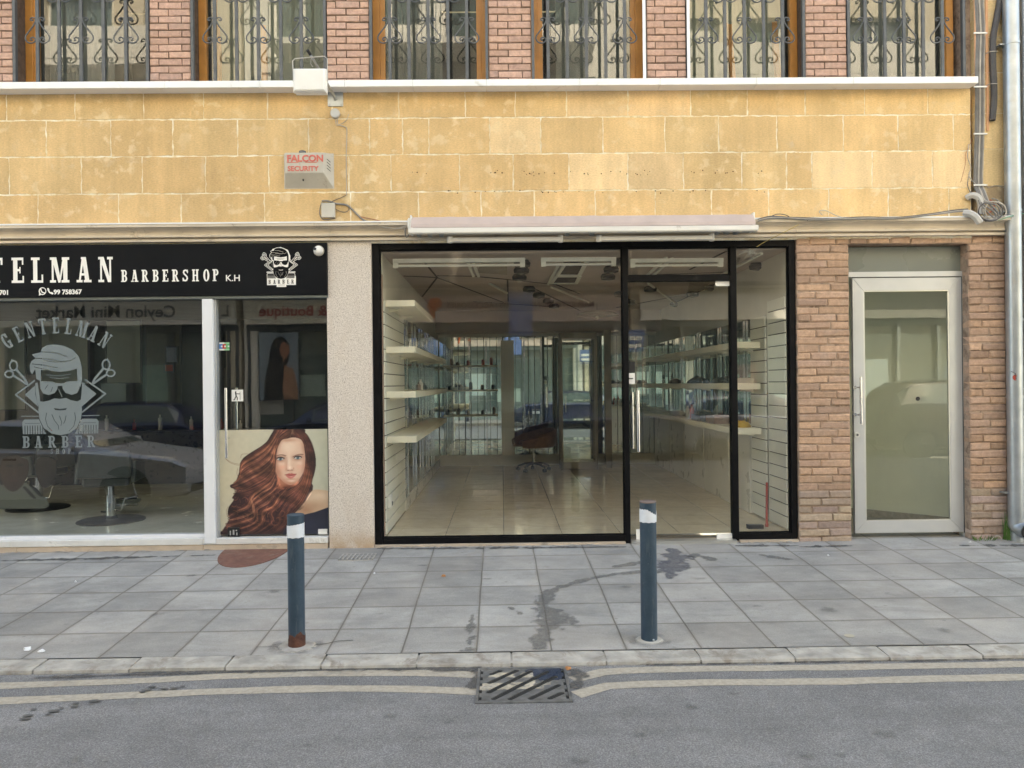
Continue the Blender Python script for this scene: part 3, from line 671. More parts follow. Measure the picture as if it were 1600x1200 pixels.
for wi, (pa, pb) in enumerate(wins):
    a, b = P(pa, 60).x, P(pb, 60).x
    # window frame mesh is the part; its pane, sashes and grille are sub-parts
    fr = MB(); yf = .20; tw = .075
    fr.box(a, a+tw, yf, yf+.07, zs0, 6.58); fr.box(b-tw, b, yf, yf+.07, zs0, 6.58); fr.box(a+tw, b-tw, yf+.002, yf+.068, zs0, zs0+.055); fr.box(a+tw, b-tw, yf+.002, yf+.068, 6.5, 6.58)
    mid = (a+b)/2
    if wi in (1, 3, 4): fr.box(a+tw, a+tw+.05, yf+.012, yf+.06, zs0+.055, 6.5); fr.box(b-tw-.05, b-tw, yf+.012, yf+.06, zs0+.055, 6.5)
    w = fr.build('window', M['wood'], B, bevel=.004)
    pn = MB(); pn.quad((a+tw, yf+.035, zs0+.055), (b-tw, yf+.035, zs0+.055), (b-tw, yf+.035, 6.5), (a+tw, yf+.035, 6.5)); pn.build('pane', M['glass_upper'], w)
    if wi in (2, 5):       # an inner sash tilted inwards
        sh = MB(); c0 = a+tw if wi == 2 else b-tw-.62; s = .55; lean = .05
        def pv(x, z, y): return (x, y, z)
        sx = (c0+.04, c0+.58)
        for (x0, x1) in ((sx[0], sx[0]+.055), (sx[1]-.055, sx[1])):
            zt, zb_ = 6.3, zs0+.08; dx = -.10 if wi == 2 else .0
            sh.add([(x0, .32, zb_), (x1, .32, zb_), (x1, .37, zb_), (x0, .37, zb_), (x0+dx, .62, zt), (x1+dx, .62, zt), (x1+dx, .67, zt), (x0+dx, .67, zt)], [(0, 1, 2, 3), (4, 5, 6, 7), (0, 1, 5, 4), (1, 2, 6, 5), (2, 3, 7, 6), (3, 0, 4, 7)])
        sh.box(sx[0]+.055, sx[1]-.055, .325, .365, zs0+.08, zs0+.14)
        sh.build('tilted_sash', M['wood'], w)
    gr = MB()
    gr.box(a+.002, a+.03, -.012, .03, zs0, 6.4); gr.box(b-.03, b-.002, -.012, .03, zs0, 6.4)
    gr.box(a+.031, b-.031, -.006, .006, zs0+.001, zs0+.013)
    for k, px in enumerate(bars_px[wi]):
        x = P(px, 60).x; gr.box(x-.0155, x+.0155, -.012, .006, zs0+.014, 6.4)
        if k % 2 == 0:
            for s in (1, -1):
                for zc_ in (Z(px, 48), Z(px, 48)+1.02):
                    gr.tube([(q[0], -.004, q[1]) for q in scroll_pts(x, zc_, s, .118, .25)], .0075, 6)
        else:
            for s in (1, -1):
                gr.tube([(q[0], -.004, q[1]) for q in scroll_pts(x, Z(px, 48)+.41, s, .118, .25)], .0075, 6)
    gr.build('grille', M['steel_dark'], w, smooth=True)
    # curtain with soft folds
    cu_ = MB(); n = 60; c0, c1 = (a+.1, b-.05)
    if wi in (1, 3): c0, c1 = a+.1, mid+.1
    if wi == 4: c0 = mid-.3
    pts = [(c0+(c1-c0)*i/n, .46+.0012*math.sin(i*1.15+wi)+.003*math.sin(i*.37)) for i in range(n+1)]
    for (x0, y0), (x1, y1) in zip(pts, pts[1:]): cu_.quad((x0, y0, zs0+.12), (x1, y1, zs0+.12), (x1, y1, 6.5), (x0, y0, 6.5))
    cu_.build('curtain', M['pale_curtain'] if wi in (5, 2) else M['grey_curtain'], w, smooth=True)
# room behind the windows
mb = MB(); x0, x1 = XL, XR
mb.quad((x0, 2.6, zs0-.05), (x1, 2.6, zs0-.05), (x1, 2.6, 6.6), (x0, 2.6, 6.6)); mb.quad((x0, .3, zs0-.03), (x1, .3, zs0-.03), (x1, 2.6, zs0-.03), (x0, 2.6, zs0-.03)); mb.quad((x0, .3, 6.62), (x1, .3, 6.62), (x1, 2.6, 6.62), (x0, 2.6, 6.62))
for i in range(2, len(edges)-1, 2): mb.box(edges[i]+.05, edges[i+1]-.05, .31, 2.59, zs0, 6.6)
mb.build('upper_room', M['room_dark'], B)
# white pier edge strips seen at two windows
mb = MB()
for px in (1004, 1073): x = P(px, 60).x; mb.box(x-.002, x+.028, -.02, -.013, zs0, 6.4)
mb.build('white_edge_strip', M['white_metal'], B)
# --- right-hand return: narrow rebate, stone pilaster
xa, xb = P(1524, 250).x, P(1573, 250).x; PIL_R = xb
mb = MB(); mb.box(XR, xb+.35, .06, .35, cb, 6.6); mb.build('rebate', M['brick_joint'], B)
mb = MB(); zz = [Z(785, y) for y in (352, 296, 238, 182, 118, 62, 3, -60, -130, -200)]
for i in range(len(zz)-1):
    f = random.uniform(.95, 1.08); mb.prism([(xa, zz[i]+.004), (xb, zz[i]+.004), (xb, zz[i+1]-.004), (xa, zz[i+1]-.004)], random.uniform(.0, .003), .06, 'y', (.68*f, .50*f, .27*f) if i else (.36, .27, .17))
mb.build('pilaster_stone', M['stone'], B)
mb = MB(); mb.box(xa+.002, xb-.002, .006, .058, zz[0]-.05, zz[-1]); mb.build('pilaster_joints', M['mortar'], B)
# --- lower brick pillars
def col_lo(h, u):
    f = random.uniform(.84, 1.12); w = random.uniform(-.03, .03)
    if random.random() < .08: f *= .82
    if h < .17: return ((.40+w)*f, (.31+w)*f, .25*f)
    return ((.47+w)*f, (.315+w*.5)*f, (.228)*f)
bx0, bx1 = P(1246.5, 610).x, P(1329, 610).x; bz0, bz1 = pz(0)-.03, cb-.002
L3 = [[.42, .58], [.58, .42], [.36, .64], [.64, .36], [.25, .5, .25]]
mb = MB(); brick_rows(mb, bx0, bx1, bz0, bz1, 0.0, .2, .0765, L3, .011, col_lo, .009, .006, .006); mb.build('brick_pillar', M['brick'], B)
cx0, cx1 = P(1515, 610).x, P(1573, 610).x
mb = MB(); brick_rows(mb, cx0, cx1, bz0, bz1-.075, 0.0, .2, .0765, [[.55, .45], [.35, .65], [1.0]], .011, col_lo, .009, .006, .006); mb.build('brick_pillar', M['brick'], B)
mb = MB(); lz = cb-.075
brick_rows(mb, bx1+.003, cx1, lz, cb-.003, 0.0, .14, .08, [[.9, 1.1, 1, 1.2, .8, 1, 1, .6]], .012, lambda h, u: col_lo(.5, u), .01, .007, .006); mb.build('brick_lintel', M['brick'], B)
mb = MB(); mb.box(bx0+.004, bx1-.003, .012, .32, bz0, bz1); mb.box(cx0+.004, cx1+.3, .012, .32, bz0, bz1); mb.box(bx1-.002, cx0+.003, .012, .32, lz+.006, cb-.001); mb.build('pillar_joints', M['brick_joint'], B)
# --- speckled pillar between the two shops
px0, px1 = P(512.5, 620).x, P(582.5, 620).x
mb = MB(); mb.box(px0, px1, -.012, .34, pz(-.012)-.02, cb-.004); mb.build('terrazzo_pillar', M['terrazzo'], B, bevel=.006)
# ------------------------------------------------------------------ middle shop front
FY = .03
def fr_rect(mb, x0, y0, x1, y1, Y, depth, zc=None):
    a, b, c, d = rect(x0, y0, x1, y1, Y); mb.box(a, b, Y, Y+depth, c, d); return a, b, c, d
SX0, SX1 = P(583.3, 610, FY).x, P(1244, 610, FY).x
SZ0, SZ1 = Z(785, 848.2, FY), cb-.0035
m1a, m1b = P(974.5, 610, FY).x, P(983, 610, FY).x
m2a, m2b = P(1143, 610, FY).x, P(1152.5, 610, FY).x
ft = .075
f_in_t = Z(785, 388.5, FY); tz0, tz1 = Z(1060, 438.5, FY)-.004, Z(1060, 430, FY)
f_in_b = SZ0+.062
mb = MB()
mb.box(SX0, SX0+ft, FY, FY+.09, SZ0, SZ1); mb.box(SX1-.06, SX1, FY, FY+.09, SZ0, SZ1)
mb.box(SX0+ft, SX1-.06, FY+.002, FY+.088, f_in_t, SZ1); mb.box(SX0+ft, m1b-.02, FY+.002, FY+.088, SZ0, f_in_b); mb.box(m2a+.02, SX1-.06, FY+.002, FY+.088, SZ0, f_in_b)
mb.box(m1a, m1b, FY-.004, FY+.085, SZ0-.03, f_in_t); mb.box(m2a, m2b, FY-.004, FY+.085, SZ0-.01, f_in_t); mb.box(m1b, m2a, FY+.004, FY+.08, tz0, tz1)
# thinner inner glazing beads
gy = FY+.05
for (x0, x1, z0, z1) in ((SX0+ft, m1a, f_in_b, f_in_t), (m1b, m2a, tz1, f_in_t), (m2b, SX1-.06, f_in_b, f_in_t)):
    for q in ((x0, x0+.012, z0, z1), (x1-.012, x1, z0, z1), (x0+.012, x1-.012, z0, z0+.012), (x0+.012, x1-.012, z1-.012, z1)): mb.box(q[0]+.0006, q[1]-.0006, gy-.02, gy-.003, q[2]+.0006, q[3]-.0006)
sf = mb.build('shopfront_frame', M['black_frame'], B, bevel=.003)
def pane(parent, x0, x1, z0, z1, y, mat, name='pane'):
    m = MB(); m.quad((x0, y, z0), (x1, y, z0), (x1, y, z1), (x0, y, z1)); return m.build(name, mat, parent)
pane(sf, SX0+ft, m1a, f_in_b, f_in_t, gy, M['glass_shop']); pane(sf, m1b, m2a, tz1, f_in_t, gy, M['glass_shop']); pane(sf, m2b, SX1-.06, f_in_b, f_in_t, gy, M['glass_shop'])
# masonry sill, irregular mortar
mb = MB(); zs_ = SZ0
mb.box(SX0+.004, m1a-.002, -.006, .34, pz(0)-.05, zs_-.002); mb.box(m2b+.002, SX1-.002, -.004, .34, pz(0)-.05, zs_-.002); mb.box(m1b, m2b-.01, .015, .34, -.05, zs_-.012)
mb.build('shop_sill', M['sill_cream'], B)
# frameless glass door
dz0 = zs_+.012; door = MB(); dy = gy-.006
door.box(m1b+.012, m2a-.008, dy, dy+.010, dz0, tz0-.006); gd = door.build('glass_door', M['glass_shop_door'], B)
mb = MB(); hx = P(997, 655, -.04).x; h0, h1 = Z(997, 706, -.05), Z(997, 610, -.05)
mb.tube([(hx, -.05, h0), (hx, -.05, h1)], .0155, 14); mb.tube([(hx-.034, .09, h0+.02), (hx-.034, .09, h1-.02)], .0155, 14)
for t in (.25, .75): z = h0+(h1-h0)*t; mb.tube([(hx, -.05, z), (hx, dy, z)], .008, 8)
mb.build('handle', M['chrome'], gd, smooth=True)
mb = MB(); a, b, c, d = rect(1118, 437.5, 1146, 447, dy-.012); mb.box(a, b, dy-.014, dy-.001, c, d); mb.build('patch_fitting', M['plastic_white'], gd, bevel=.002); mb = MB(); a, b, c, d = rect(1120, 833.5, 1145, 843, dy-.012); mb.box(a, b, dy-.014, dy-.001, c+.004, d); mb.build('patch_fitting', M['plastic_white'], gd, bevel=.002); mb = MB()
a, b, c, d = rect(994, 827, 1004, 843.5, dy-.012); mb.box(a, b, dy-.014, dy-.001, c+.004, d); mb.build('patch_fitting', M['plastic_white'], gd, bevel=.002)
mb = MB(); a, b, c, d = rect(979.5, 565, 992, 582, dy-.02); mb.box(a, b, dy-.022, dy-.002, c, d); mb.tube([((a+b)/2, dy-.03, (c+d)/2), ((a+b)/2, dy-.02, (c+d)/2)], .013, 12); mb.build('lock_case', M['black_plastic'], gd)
mb = MB(); a, b, c, d = rect(979.5, 583, 992, 600, dy-.02); mb.box(a, b, dy-.02, dy-.002, c, d, ); st = mb.build('lock_plate', M['plastic_white'], gd); mb = MB(); mb.box(a+.02, b-.02, dy-.024, dy-.0205, (c+d)/2-.006, (c+d)/2+.006); mb.build('keyhole_cover', M['steel_dark'], st)
# chequer plate threshold
mb = MB(); mb.box(m1b+.004, m2a+.02, -.035, .10, dz0-.04, dz0-.004)
n = 0
for i in range(46):
    for j in range(2):
        x = m1b+.02+i*.0225; 
        if x > m2a: continue
        z = dz0-.034+j*.014; s = 1 if (i+j) % 2 else -1
        mb.add([(x, -.037, z), (x+.014, -.037, z+.008*s), (x+.016, -.037, z+.011*s), (x+.002, -.037, z+.003*s)], [(0, 1, 2, 3)])
mb.build('threshold', M['alu'], B)

# ------------------------------------------------------------------ middle shop room
IX0, IX1 = -1.215, 2.94; IZ0 = .075; IY1 = 6.95; CZ = 2.965
mb = MB(); mb.quad((SX0-.1, .12, IZ0), (SX1+.1, .12, IZ0), (SX1+.1, IY1, IZ0), (SX0-.1, IY1, IZ0)); struct('floor', mb, M['shop_floor'])
mb = MB(); mb.box(SX0-.1, IX0, .12, IY1, IZ0-.04, CZ); struct('wall', mb, M['inner_wall'])
mb = MB(); mb.box(IX1, SX1+.12, .12, IY1, IZ0-.04, CZ); struct('wall', mb, M['inner_wall'])
mb = MB(); mb.box(SX0-.1, SX1+.12, IY1, IY1+.1, IZ0-.04, CZ); struct('wall', mb, M['inner_wall'])
mb = MB(); mb.box(SX0-.05, SX1+.05, .125, IY1, CZ, CZ+.08); struct('ceiling', mb, M['ceil'])
mb = MB(); mb.box(IX0, IX1, IY1-.55, IY1-.002, 2.58, CZ-.002); struct('bulkhead', mb, M['ceil'])
CEIL = thing('suspended_ceiling_grid', 'dark seams and pale trim strips criss-crossing the brown ceiling of the empty shop', 'ceiling grid', ((IX0+IX1)/2, 2, CZ))
def CP(px, py):      # photo reading -> point on the ceiling plane
    d = ray(px, py); t = (CZ-CAM.z)/d.z; q = CAM+d*t; return (min(max(q.x, IX0+.02), IX1-.02), min(max(q.y, .14), IY1-.6))
def strip(mb, a, b, w, z, t=.006):
    a = Vector(a); b = Vector(b)
    if (b-a).length < .05: return
    d = (b-a).normalized(); n = Vector((-d.y, d.x))*w/2
    mb.prism([tuple(a+n), tuple(b+n), tuple(b-n), tuple(a-n)], z-t, z, 'z')
mb = MB(); zz_ = CZ-.001
for i_, (a, b) in enumerate((((659, 404), (683, 433)), ((596, 431), (683, 433)), ((683, 433), (648, 463)), ((683, 433), (787, 472)), ((683, 430), (741, 431)), ((741, 431), (793, 436)), ((793, 436), (869, 444)), ((869, 444), (905, 458)), ((793, 436), (794, 470)), ((978, 430), (1141, 424)), ((1078, 420), (1140, 388)), ((963, 480), (1145, 455)), ((1145, 455), (1232, 434)), ((640, 416), (600, 416)), ((835, 450), (905, 485)), ((1165, 470), (1232, 445)), ((740, 470), (860, 478)))):
    strip(mb, CP(*a), CP(*b), .022, zz_-.0005*i_)
mb.build('seam', M['ceil_line'], CEIL)
for i_, (a, b) in enumerate((((730, 404), (740, 429)), ((738, 404), (748, 429)), ((856, 442), (872, 412)), ((1041, 399), (1011, 427)), ((1050, 400), (1020, 428)), ((1013, 440), (1054, 470)), ((862, 446), (920, 470)), ((1190, 392), (1120, 430)), ((765, 440), (792, 455)))):
    mb = MB(); strip(mb, CP(*a), CP(*b), .03, CZ-.012-.0007*i_, .02); mb.build('trim_strip', M['slat'], CEIL)
for (a, b, c_, d_) in (((871, 428), (886, 404), (918, 404), (905, 428)), ((861, 441), (869, 430), (906, 430), (900, 441))):
    mb = MB(); q = [CP(*k) for k in (a, b, c_, d_)]; mb.prism(q, CZ-.010, CZ-.002, 'z'); fr_ = mb.build('air_diffuser', M['ceil_line'], CEIL)
    mb = MB()
    for k in range(4): strip(mb, q[k], q[(k+1) % 4], .045, CZ-.011, .014)
    mb.build('diffuser_frame', M['slat'], fr_)
for (a, b, c_, d_, n_) in (((1075, 458), (1078, 438), (1118, 434), (1118, 452), 9), ((1155, 400), (1150, 415), (1158, 440), (1160, 430), 6), ((745, 425), (752, 408), (792, 408), (792, 428), 9)):
    q = [Vector(CP(*k)) for k in (a, b, c_, d_)]; mb = MB()
    for k in range(n_):
        f = (k+.5)/n_; strip(mb, q[0].lerp(q[1], f), q[3].lerp(q[2], f), .03, CZ-.0085-.0003*k, .007)
    mb.build('air_grille', M['cabinet_frame'], CEIL)
# downlights
spots = [CP(*k) for k in ((815.8, 406.6), (814.7, 417.4), (811.5, 428.9), (826.7, 447.7), (841.8, 457.5), (857, 466.6), (865.6, 474.8), (967, 404), (955, 416), (950, 428), (1016, 447.7), (969, 456), (984.7, 468), (1112, 445.6), (1082, 456), (1164, 436), (1223, 411), (1092, 471.6), (893, 404))]
def downlight(x, y, first=None):
    t = thing('ceiling_downlight', None, 'downlight', (x, y, CZ), 'downlights in the ceiling of the empty shop')
    mb = MB(); mb.lathe([(.05, CZ-.075), (.085, CZ-.068), (.092, CZ-.03), (.07, CZ-.001)], x, y, 20); mb.build('trim_ring', M['black_plastic'], t, smooth=True)
    mb = MB(); mb.lathe([(.0, CZ-.084), (.02, CZ-.084), (.035, CZ-.076)], x, y, 16); mb.build('lamp', M['lamp_clear'], t, smooth=True); return t
d0 = downlight(*spots[0]); sp_lab = ['front one of three in a column left of centre', 'middle one of three in a column left of centre', 'rear one of three in a column left of centre', 'first of the receding row behind the column of three', 'second of the receding row behind the column of three', 'third of the receding row, nearing the pendant lamp', 'last and smallest of the receding row', 'nearest the glass just left of the door mullion', 'second from the glass just left of the door mullion', 'third from the glass just left of the door mullion', 'above the door pull, nearest the transom bar', 'straddling the door mullion deeper in', 'deeper in, right of the door mullion', 'beside the ribbed grille over the door', 'left of the ribbed grille, deeper in', 'behind the narrow right pane near its mullion', 'nearest the right wall behind the narrow pane', 'deepest on the right above the long shelf', 'between the dark air diffuser and the tube lights']
d0['label'] = 'round dark ceiling downlight, '+sp_lab[0]
for (x, y), l in zip(spots[1:], sp_lab[1:]): dup(d0, (x, y, CZ), 'round dark ceiling downlight, '+l)
# fluorescent battens close to the front
def batten(x0, x1, y, z, label):
    t = thing('fluorescent_batten', label, 'tube light', ((x0+x1)/2, y, z), 'tube lights behind the glass')
    mb = MB(); mb.box(x0, x1, y-.03, y+.03, z+.03, z+.07); mb.box(x0, x0+.05, y-.02, y+.02, z-.02, z+.03); mb.box(x1-.05, x1, y-.02, y+.02, z-.02, z+.03); mb.build('housing', M['tube_white'], t)
    mb = MB(); mb.tube([(x0+.051, y, z), (x1-.051, y, z)], .014, 10); mb.build('tube', M['plastic_white'], t, smooth=True)
batten(-1.12, .25, .30, 2.86, 'long unlit tube light behind the top left of the big pane'); batten(.42, 1.20, .30, 2.86, 'short unlit tube light right of the pane middle'); batten(1.35, 2.32, .30, 2.84, 'unlit tube light behind the transom over the glass door')

# slatwall panels
def slatwall(name, label, x, y0, y1, z0, z1, side):
    mb = MB(); n = int((z1-z0)/.125); h = (z1-z0)/n
    for k in range(n): mb.box(min(x, x+side*.016), max(x, x+side*.016), y0, y1, z0+k*h+.007, z0+(k+1)*h-.004)
    t = thing(name, label, 'wall panel', (x, (y0+y1)/2, z0)); mb.build('slat_board', M['slat'], t, bevel=.002)
    m2 = MB(); m2.box(min(x, x+side*.005), max(x, x+side*.005), y0+.001, y1-.001, z0+.001, z1-.001); m2.build('backing', M['slat_line'], t); return t
slatwall('slatwall_panel', 'white grooved slatwall board with four shelves at the left end of the empty shop', IX0, .20, 1.75, IZ0+.01, 2.5, 1)
slatwall('slatwall_panel', 'white grooved slatwall board behind the narrow right pane, a red stick against it', IX1, .20, .72, IZ0+.01, 2.5, -1)
slatwall('slatwall_panel', 'shaded grooved slatwall board deeper in on the right between shelf and mirrors', IX1-.018, .74, 1.25, IZ0+.01, 2.35, -1)
slatwall('slatwall_panel', 'narrow grooved slatwall board on the back wall left of the chair', 0, 0, 0, 0, 0, 1) if False else None
def mirror_panels(name, label, p0, p1, z0, z1, off, n):
    t = thing(name, label, 'mirror', (p0[0], p0[1], z0)); p0 = Vector(p0); p1 = Vector(p1); d = p1-p0; nn = Vector((-d.y, d.x)).normalized()*off
    mb = MB(); mj = MB(); mj.prism([tuple(p0+nn*.2), tuple(p1+nn*.2), tuple(p1), tuple(p0)], z0, z1, 'z')
    for k in range(n):
        g_ = random.choice((.003, .005, .008)); a = p0+d*(k/n)+nn+d.normalized()*g_; b = p0+d*((k+1)/n)+nn-d.normalized()*g_; e = d.normalized().cross
        tw = nn.normalized()*random.uniform(-.0015, .0015)
        mb.quad((a.x+tw.x, a.y+tw.y, z0), (b.x, b.y, z0), (b.x, b.y, z1), (a.x+tw.x, a.y+tw.y, z1))
    mb.build('mirror_glass', M['mirror'], t); mj.build('backing_board', M['slat_line'], t); return t
mirror_panels('wall_mirror', 'narrow mirror strips along the left wall behind the shelves', (IX0, 1.78), (IX0, IY1-.03), IZ0+.16, 2.45, -.012, 26)
mirror_panels('wall_mirror', 'tall mirror panes covering the back wall behind the brown chair', (IX0+.02, IY1-.01), (IX1-.02, IY1-.01), IZ0+.20, 2.52, -.012, 34)
mirror_panels('wall_mirror', 'narrow mirror strips along the right wall above the grey panel', (IX1-.001, IY1-.04), (IX1-.001, 1.3), 1.12, 2.35, -.012, 26)
# skirtings
mb = MB(); mb.box(IX0, IX0+.02, .72+1.05, IY1-.02, IZ0, IZ0+.15); mb.box(IX0+.021, IX1, IY1-.06, IY1-.031, IZ0, IZ0+.19); sk = tag(mb.build('skirting', M['grey_panel']), 'pale skirting board round the left and back walls of the empty shop', 'skirting')
mb = MB(); mb.box(IX1-.05, IX1-.002, 1.27, IY1-.07, IZ0, 1.02)
for y in (2.1, 3.3, 4.5, 5.6): mb.box(IX1-.056, IX1-.0501, y, y+.012, IZ0+.01, 1.01)
tag(mb.build('wall_panel', M['grey_panel']), 'grey glossy panelling low on the right wall under the lowest shelf', 'wall panel')
# shelves: each a board with brackets
def shelf(x0, x1, y0, y1, z, th, label, group, side):
    t = thing('wall_shelf', label, 'shelf', ((x0+x1)/2, y0, z), group)
    mb = MB(); mb.box(x0, x1, y0, y1, z-th, z); mb.build('board', M['shelf'], t, bevel=.003)
    wx = x0 if side > 0 else x1
    y = y0+.25
    while y < y1-.05:
        mb = MB(); mb.prism([(wx, z-th-.001), (wx+side*.14, z-th-.001), (wx+side*.13, z-th-.012), (wx, z-th-.035)], y, y+.012, 'y'); mb.build('bracket', M['shelf'], t); y += .9
for z, l in ((2.50, 'topmost white shelf on the left wall, short'), (2.02, 'second white shelf down on the left wall'), (1.555, 'third white shelf down on the left wall, at eye height'), (1.09, 'lowest white shelf on the left wall, its top visible')):
    shelf(IX0+.017, IX0+.32, .26, 2.3 if z > 2.3 else 4.7, z, .065, l, 'shelves on the left wall', 1)
for z, l in ((2.06, 'uppermost long shelf on the right wall of the empty shop'), (1.60, 'middle long shelf on the right wall carrying dark odds and ends'), (1.10, 'lowest long shelf on the right wall with the yellow bag')):
    shelf(IX1-.36, IX1-.075, .78, 6.3, z, .07, l, 'shelves on the right wall', -1)
# shelf uprights
def upright(x, y, z0, z1, label):
    mb = MB(); mb.box(x-.012, x+.012, y-.012, y+.012, z0, z1); return tag(mb.build('shelf_upright', M['chrome']), label, 'shelf upright', 'metal uprights on the mirror walls')
for i, y in enumerate((1.9, 2.8, 3.7, 4.6, 5.5)): upright(IX0+.03, y, IZ0+.16, 2.45, 'metal upright on the left mirror wall, %s from the glass front' % ('first', 'second', 'third', 'fourth', 'fifth')[i])
for i, y in enumerate((1.5, 2.6, 3.7, 4.8)): upright(IX1-.03, y, 1.12, 2.35, 'metal upright on the right mirror wall, %s from the glass front' % ('first', 'second', 'third', 'fourth')[i])
# slim rods; boards put in for left-wall shelves reflected in the back mirrors
for i, x in enumerate((-.95, -.62, -.30, .42, .74)): upright(x, IY1-.09, IZ0+.2, 2.45, 'slim metal rod before the back mirrors, %s from the left corner' % ('first', 'second', 'third', 'fourth', 'fifth')[i])
for i, z in enumerate((1.05, 1.52, 1.98)):
    t = thing('reflected_shelf', ('lowest', 'middle', 'upper')[i]+' board standing in for a left shelf reflected in the back mirrors', 'shelf', (-.55, IY1-.2, z), 'boards standing in for reflected shelves'); mb = MB(); mb.box(-1.1, -.08, IY1-.30, IY1-.105, z-.03, z); mb.build('board', M['shelf'], t)
    mb = MB()
    for k in range(5): x = -1.0+k*.2+random.uniform(-.05, .05); h_ = random.uniform(.06, .16); mb = MB(); mb.lathe([(.028, z+.001), (.028, z+h_*.8), (.012, z+h_)], x, IY1-.2, 10); tag(mb.build('hair_bottle', random.choice((M['plastic_white'], M['black_plastic'], M['brown_leather'], M['red_paint'])), smooth=True), 'small bottle, %s from the left on the %s shelf before the back mirrors' % (('first', 'second', 'third', 'fourth', 'fifth')[k], ('lowest', 'middle', 'upper')[i]), 'bottle', 'bottles on the back shelves')
# clutter on the right shelves
def clutter(name, label, cat, y, z, sx, sy, sz, mat, x=IX1-.22, rot=0):
    mb = MB()
    if cat == 'tray':
        mb.box(x-sx/2, x+sx/2, y-sy/2, y+sy/2, z+.001, z+.01); mb.box(x-sx/2, x-sx/2+.008, y-sy/2, y+sy/2, z+.0101, z+sz); mb.box(x+sx/2-.008, x+sx/2, y-sy/2, y+sy/2, z+.0101, z+sz)
        mb.box(x-sx/2+.0081, x+sx/2-.0081, y-sy/2, y-sy/2+.008, z+.0101, z+sz); mb.box(x-sx/2+.0081, x+sx/2-.0081, y+sy/2-.008, y+sy/2, z+.0101, z+sz)
    elif cat == 'bottle': mb.lathe([(sx/2, z+.001), (sx/2, z+sz*.65), (sx*.2, z+sz*.8), (sx*.2, z+sz)], x, y, 14)
    else:     # crumpled heap
        n = 14; prof = [(1, 0), (.95, .35), (.7, .75), (.3, 1.0)]; vs_ = []; 
        for k, (r, h) in enumerate(prof):
            for i in range(n):
                a = 6.283*i/n; q = random.uniform(.75, 1.15); vs_.append((x+sx/2*r*q*math.cos(a), y+sy/2*r*q*math.sin(a), z+.001+sz*h*random.uniform(.8, 1.1)*(k > 0)))
        mb.add(vs_, [(k*n+i, k*n+(i+1) % n, (k+1)*n+(i+1) % n, (k+1)*n+i) for k in range(3) for i in range(n)]+[tuple(3*n+i for i in range(n))])
    return tag(mb.build(name, mat, smooth=cat != 'tray'), label, cat)
clutter('cloth_heap', 'dark crumpled cloth on the middle right shelf, nearest the door', 'cloth', 1.9, 1.60, .2, .45, .07, M['black_leather'])
clutter('cloth_heap', 'long dark heap of cloth further back on the middle right shelf', 'cloth', 3.0, 1.60, .2, .8, .10, M['black_plastic'])
clutter('cloth_heap', 'brown rag heap at the far end of the middle right shelf', 'cloth', 4.3, 1.60, .2, .5, .08, M['brown_leather'])
clutter('plastic_bag', 'yellow plastic bag lying on the lowest right shelf', 'bag', 1.02, 1.10, .2, .34, .07, M['yellow'])
clutter('display_tray', 'brown open tray on the lowest right shelf', 'tray', 1.9, 1.10, .24, .4, .10, M['brown_leather'])
clutter('display_tray', 'beige card tray on the middle shelf behind the narrow right pane', 'tray', 1.0, 1.60, .2, .3, .06, M['beige_plastic'])
clutter('display_tray', 'black low tray on the lowest right shelf behind the door handle', 'tray', 2.6, 1.10, .24, .5, .08, M['black_plastic'])
clutter('spray_bottle', 'small red bottle on the lowest right shelf', 'bottle', 3.3, 1.10, .07, .07, .2, M['red_paint'])
clutter('spray_bottle', 'white bottle beside the red one on the lowest right shelf', 'bottle', 3.55, 1.10, .07, .07, .17, M['plastic_white'])
clutter('cloth_heap', 'grey papers heaped on the lowest right shelf deep in the shop', 'papers', 4.2, 1.10, .22, .6, .08, M['beige_plastic'])
for i, (y, h, m_) in enumerate(((2.0, .10, 'brown_leather'), (2.25, .14, 'plastic_white'), (2.7, .09, 'black_plastic'))):
    clutter('spray_bottle', ('short brown bottle', 'white bottle', 'small black jar')[i]+' on the third left shelf', 'bottle', y, 1.555, .06, .06, h, M[m_], IX0+.16)
# red stick leaning at the right
mb = MB(); a = P(1206, 757, .35); b = P(1197, 818, .35); mb.tube([(a.x, .50, a.z), (b.x, .33, b.z+.0)], .013, 8); mb.tube([(b.x, .33, b.z), (b.x-.004, .322, b.z-.03)], .018, 8)
tag(mb.build('red_stick', M['red_paint'], smooth=True), 'red wooden stick leaning against the white slatwall by the right pane', 'stick')
mb = MB(); mb.prism([(2.56, .3), (2.72, .3), (2.72, .36), (2.56, .38)], IZ0+.001, IZ0+.04, 'z'); tag(mb.build('door_stop', M['black_plastic']), 'small black block on the floor behind the right pane', 'door stop')
# wall socket by the left edge
t = thing('wall_socket', 'white socket box low on the left slatwall board', 'socket', (IX0+.02, .33, .55)); a = P(607, 785, .36)
mb = MB(); mb.box(IX0+.017, IX0+.05, .30, .42, a.z-.055, a.z+.075); s = mb.build('socket_plate', M['plastic_white'], t, bevel=.004)
mb = MB(); mb.box(IX0+.0505, IX0+.054, .335, .385, a.z-.03, a.z+.01); mb.build('socket_insert', M['steel_dark'], t)
# pinkish upright pipe beside the frame on the left
mb = MB(); x = P(598.5, 650, .14).x; mb.box(x-.016, x+.010, .125, .16, IZ0, 2.75); tag(mb.build('edge_board', simple('edge_board', (.40, .25, .20), .6)), 'thin reddish board standing inside the left edge of the big pane', 'board')
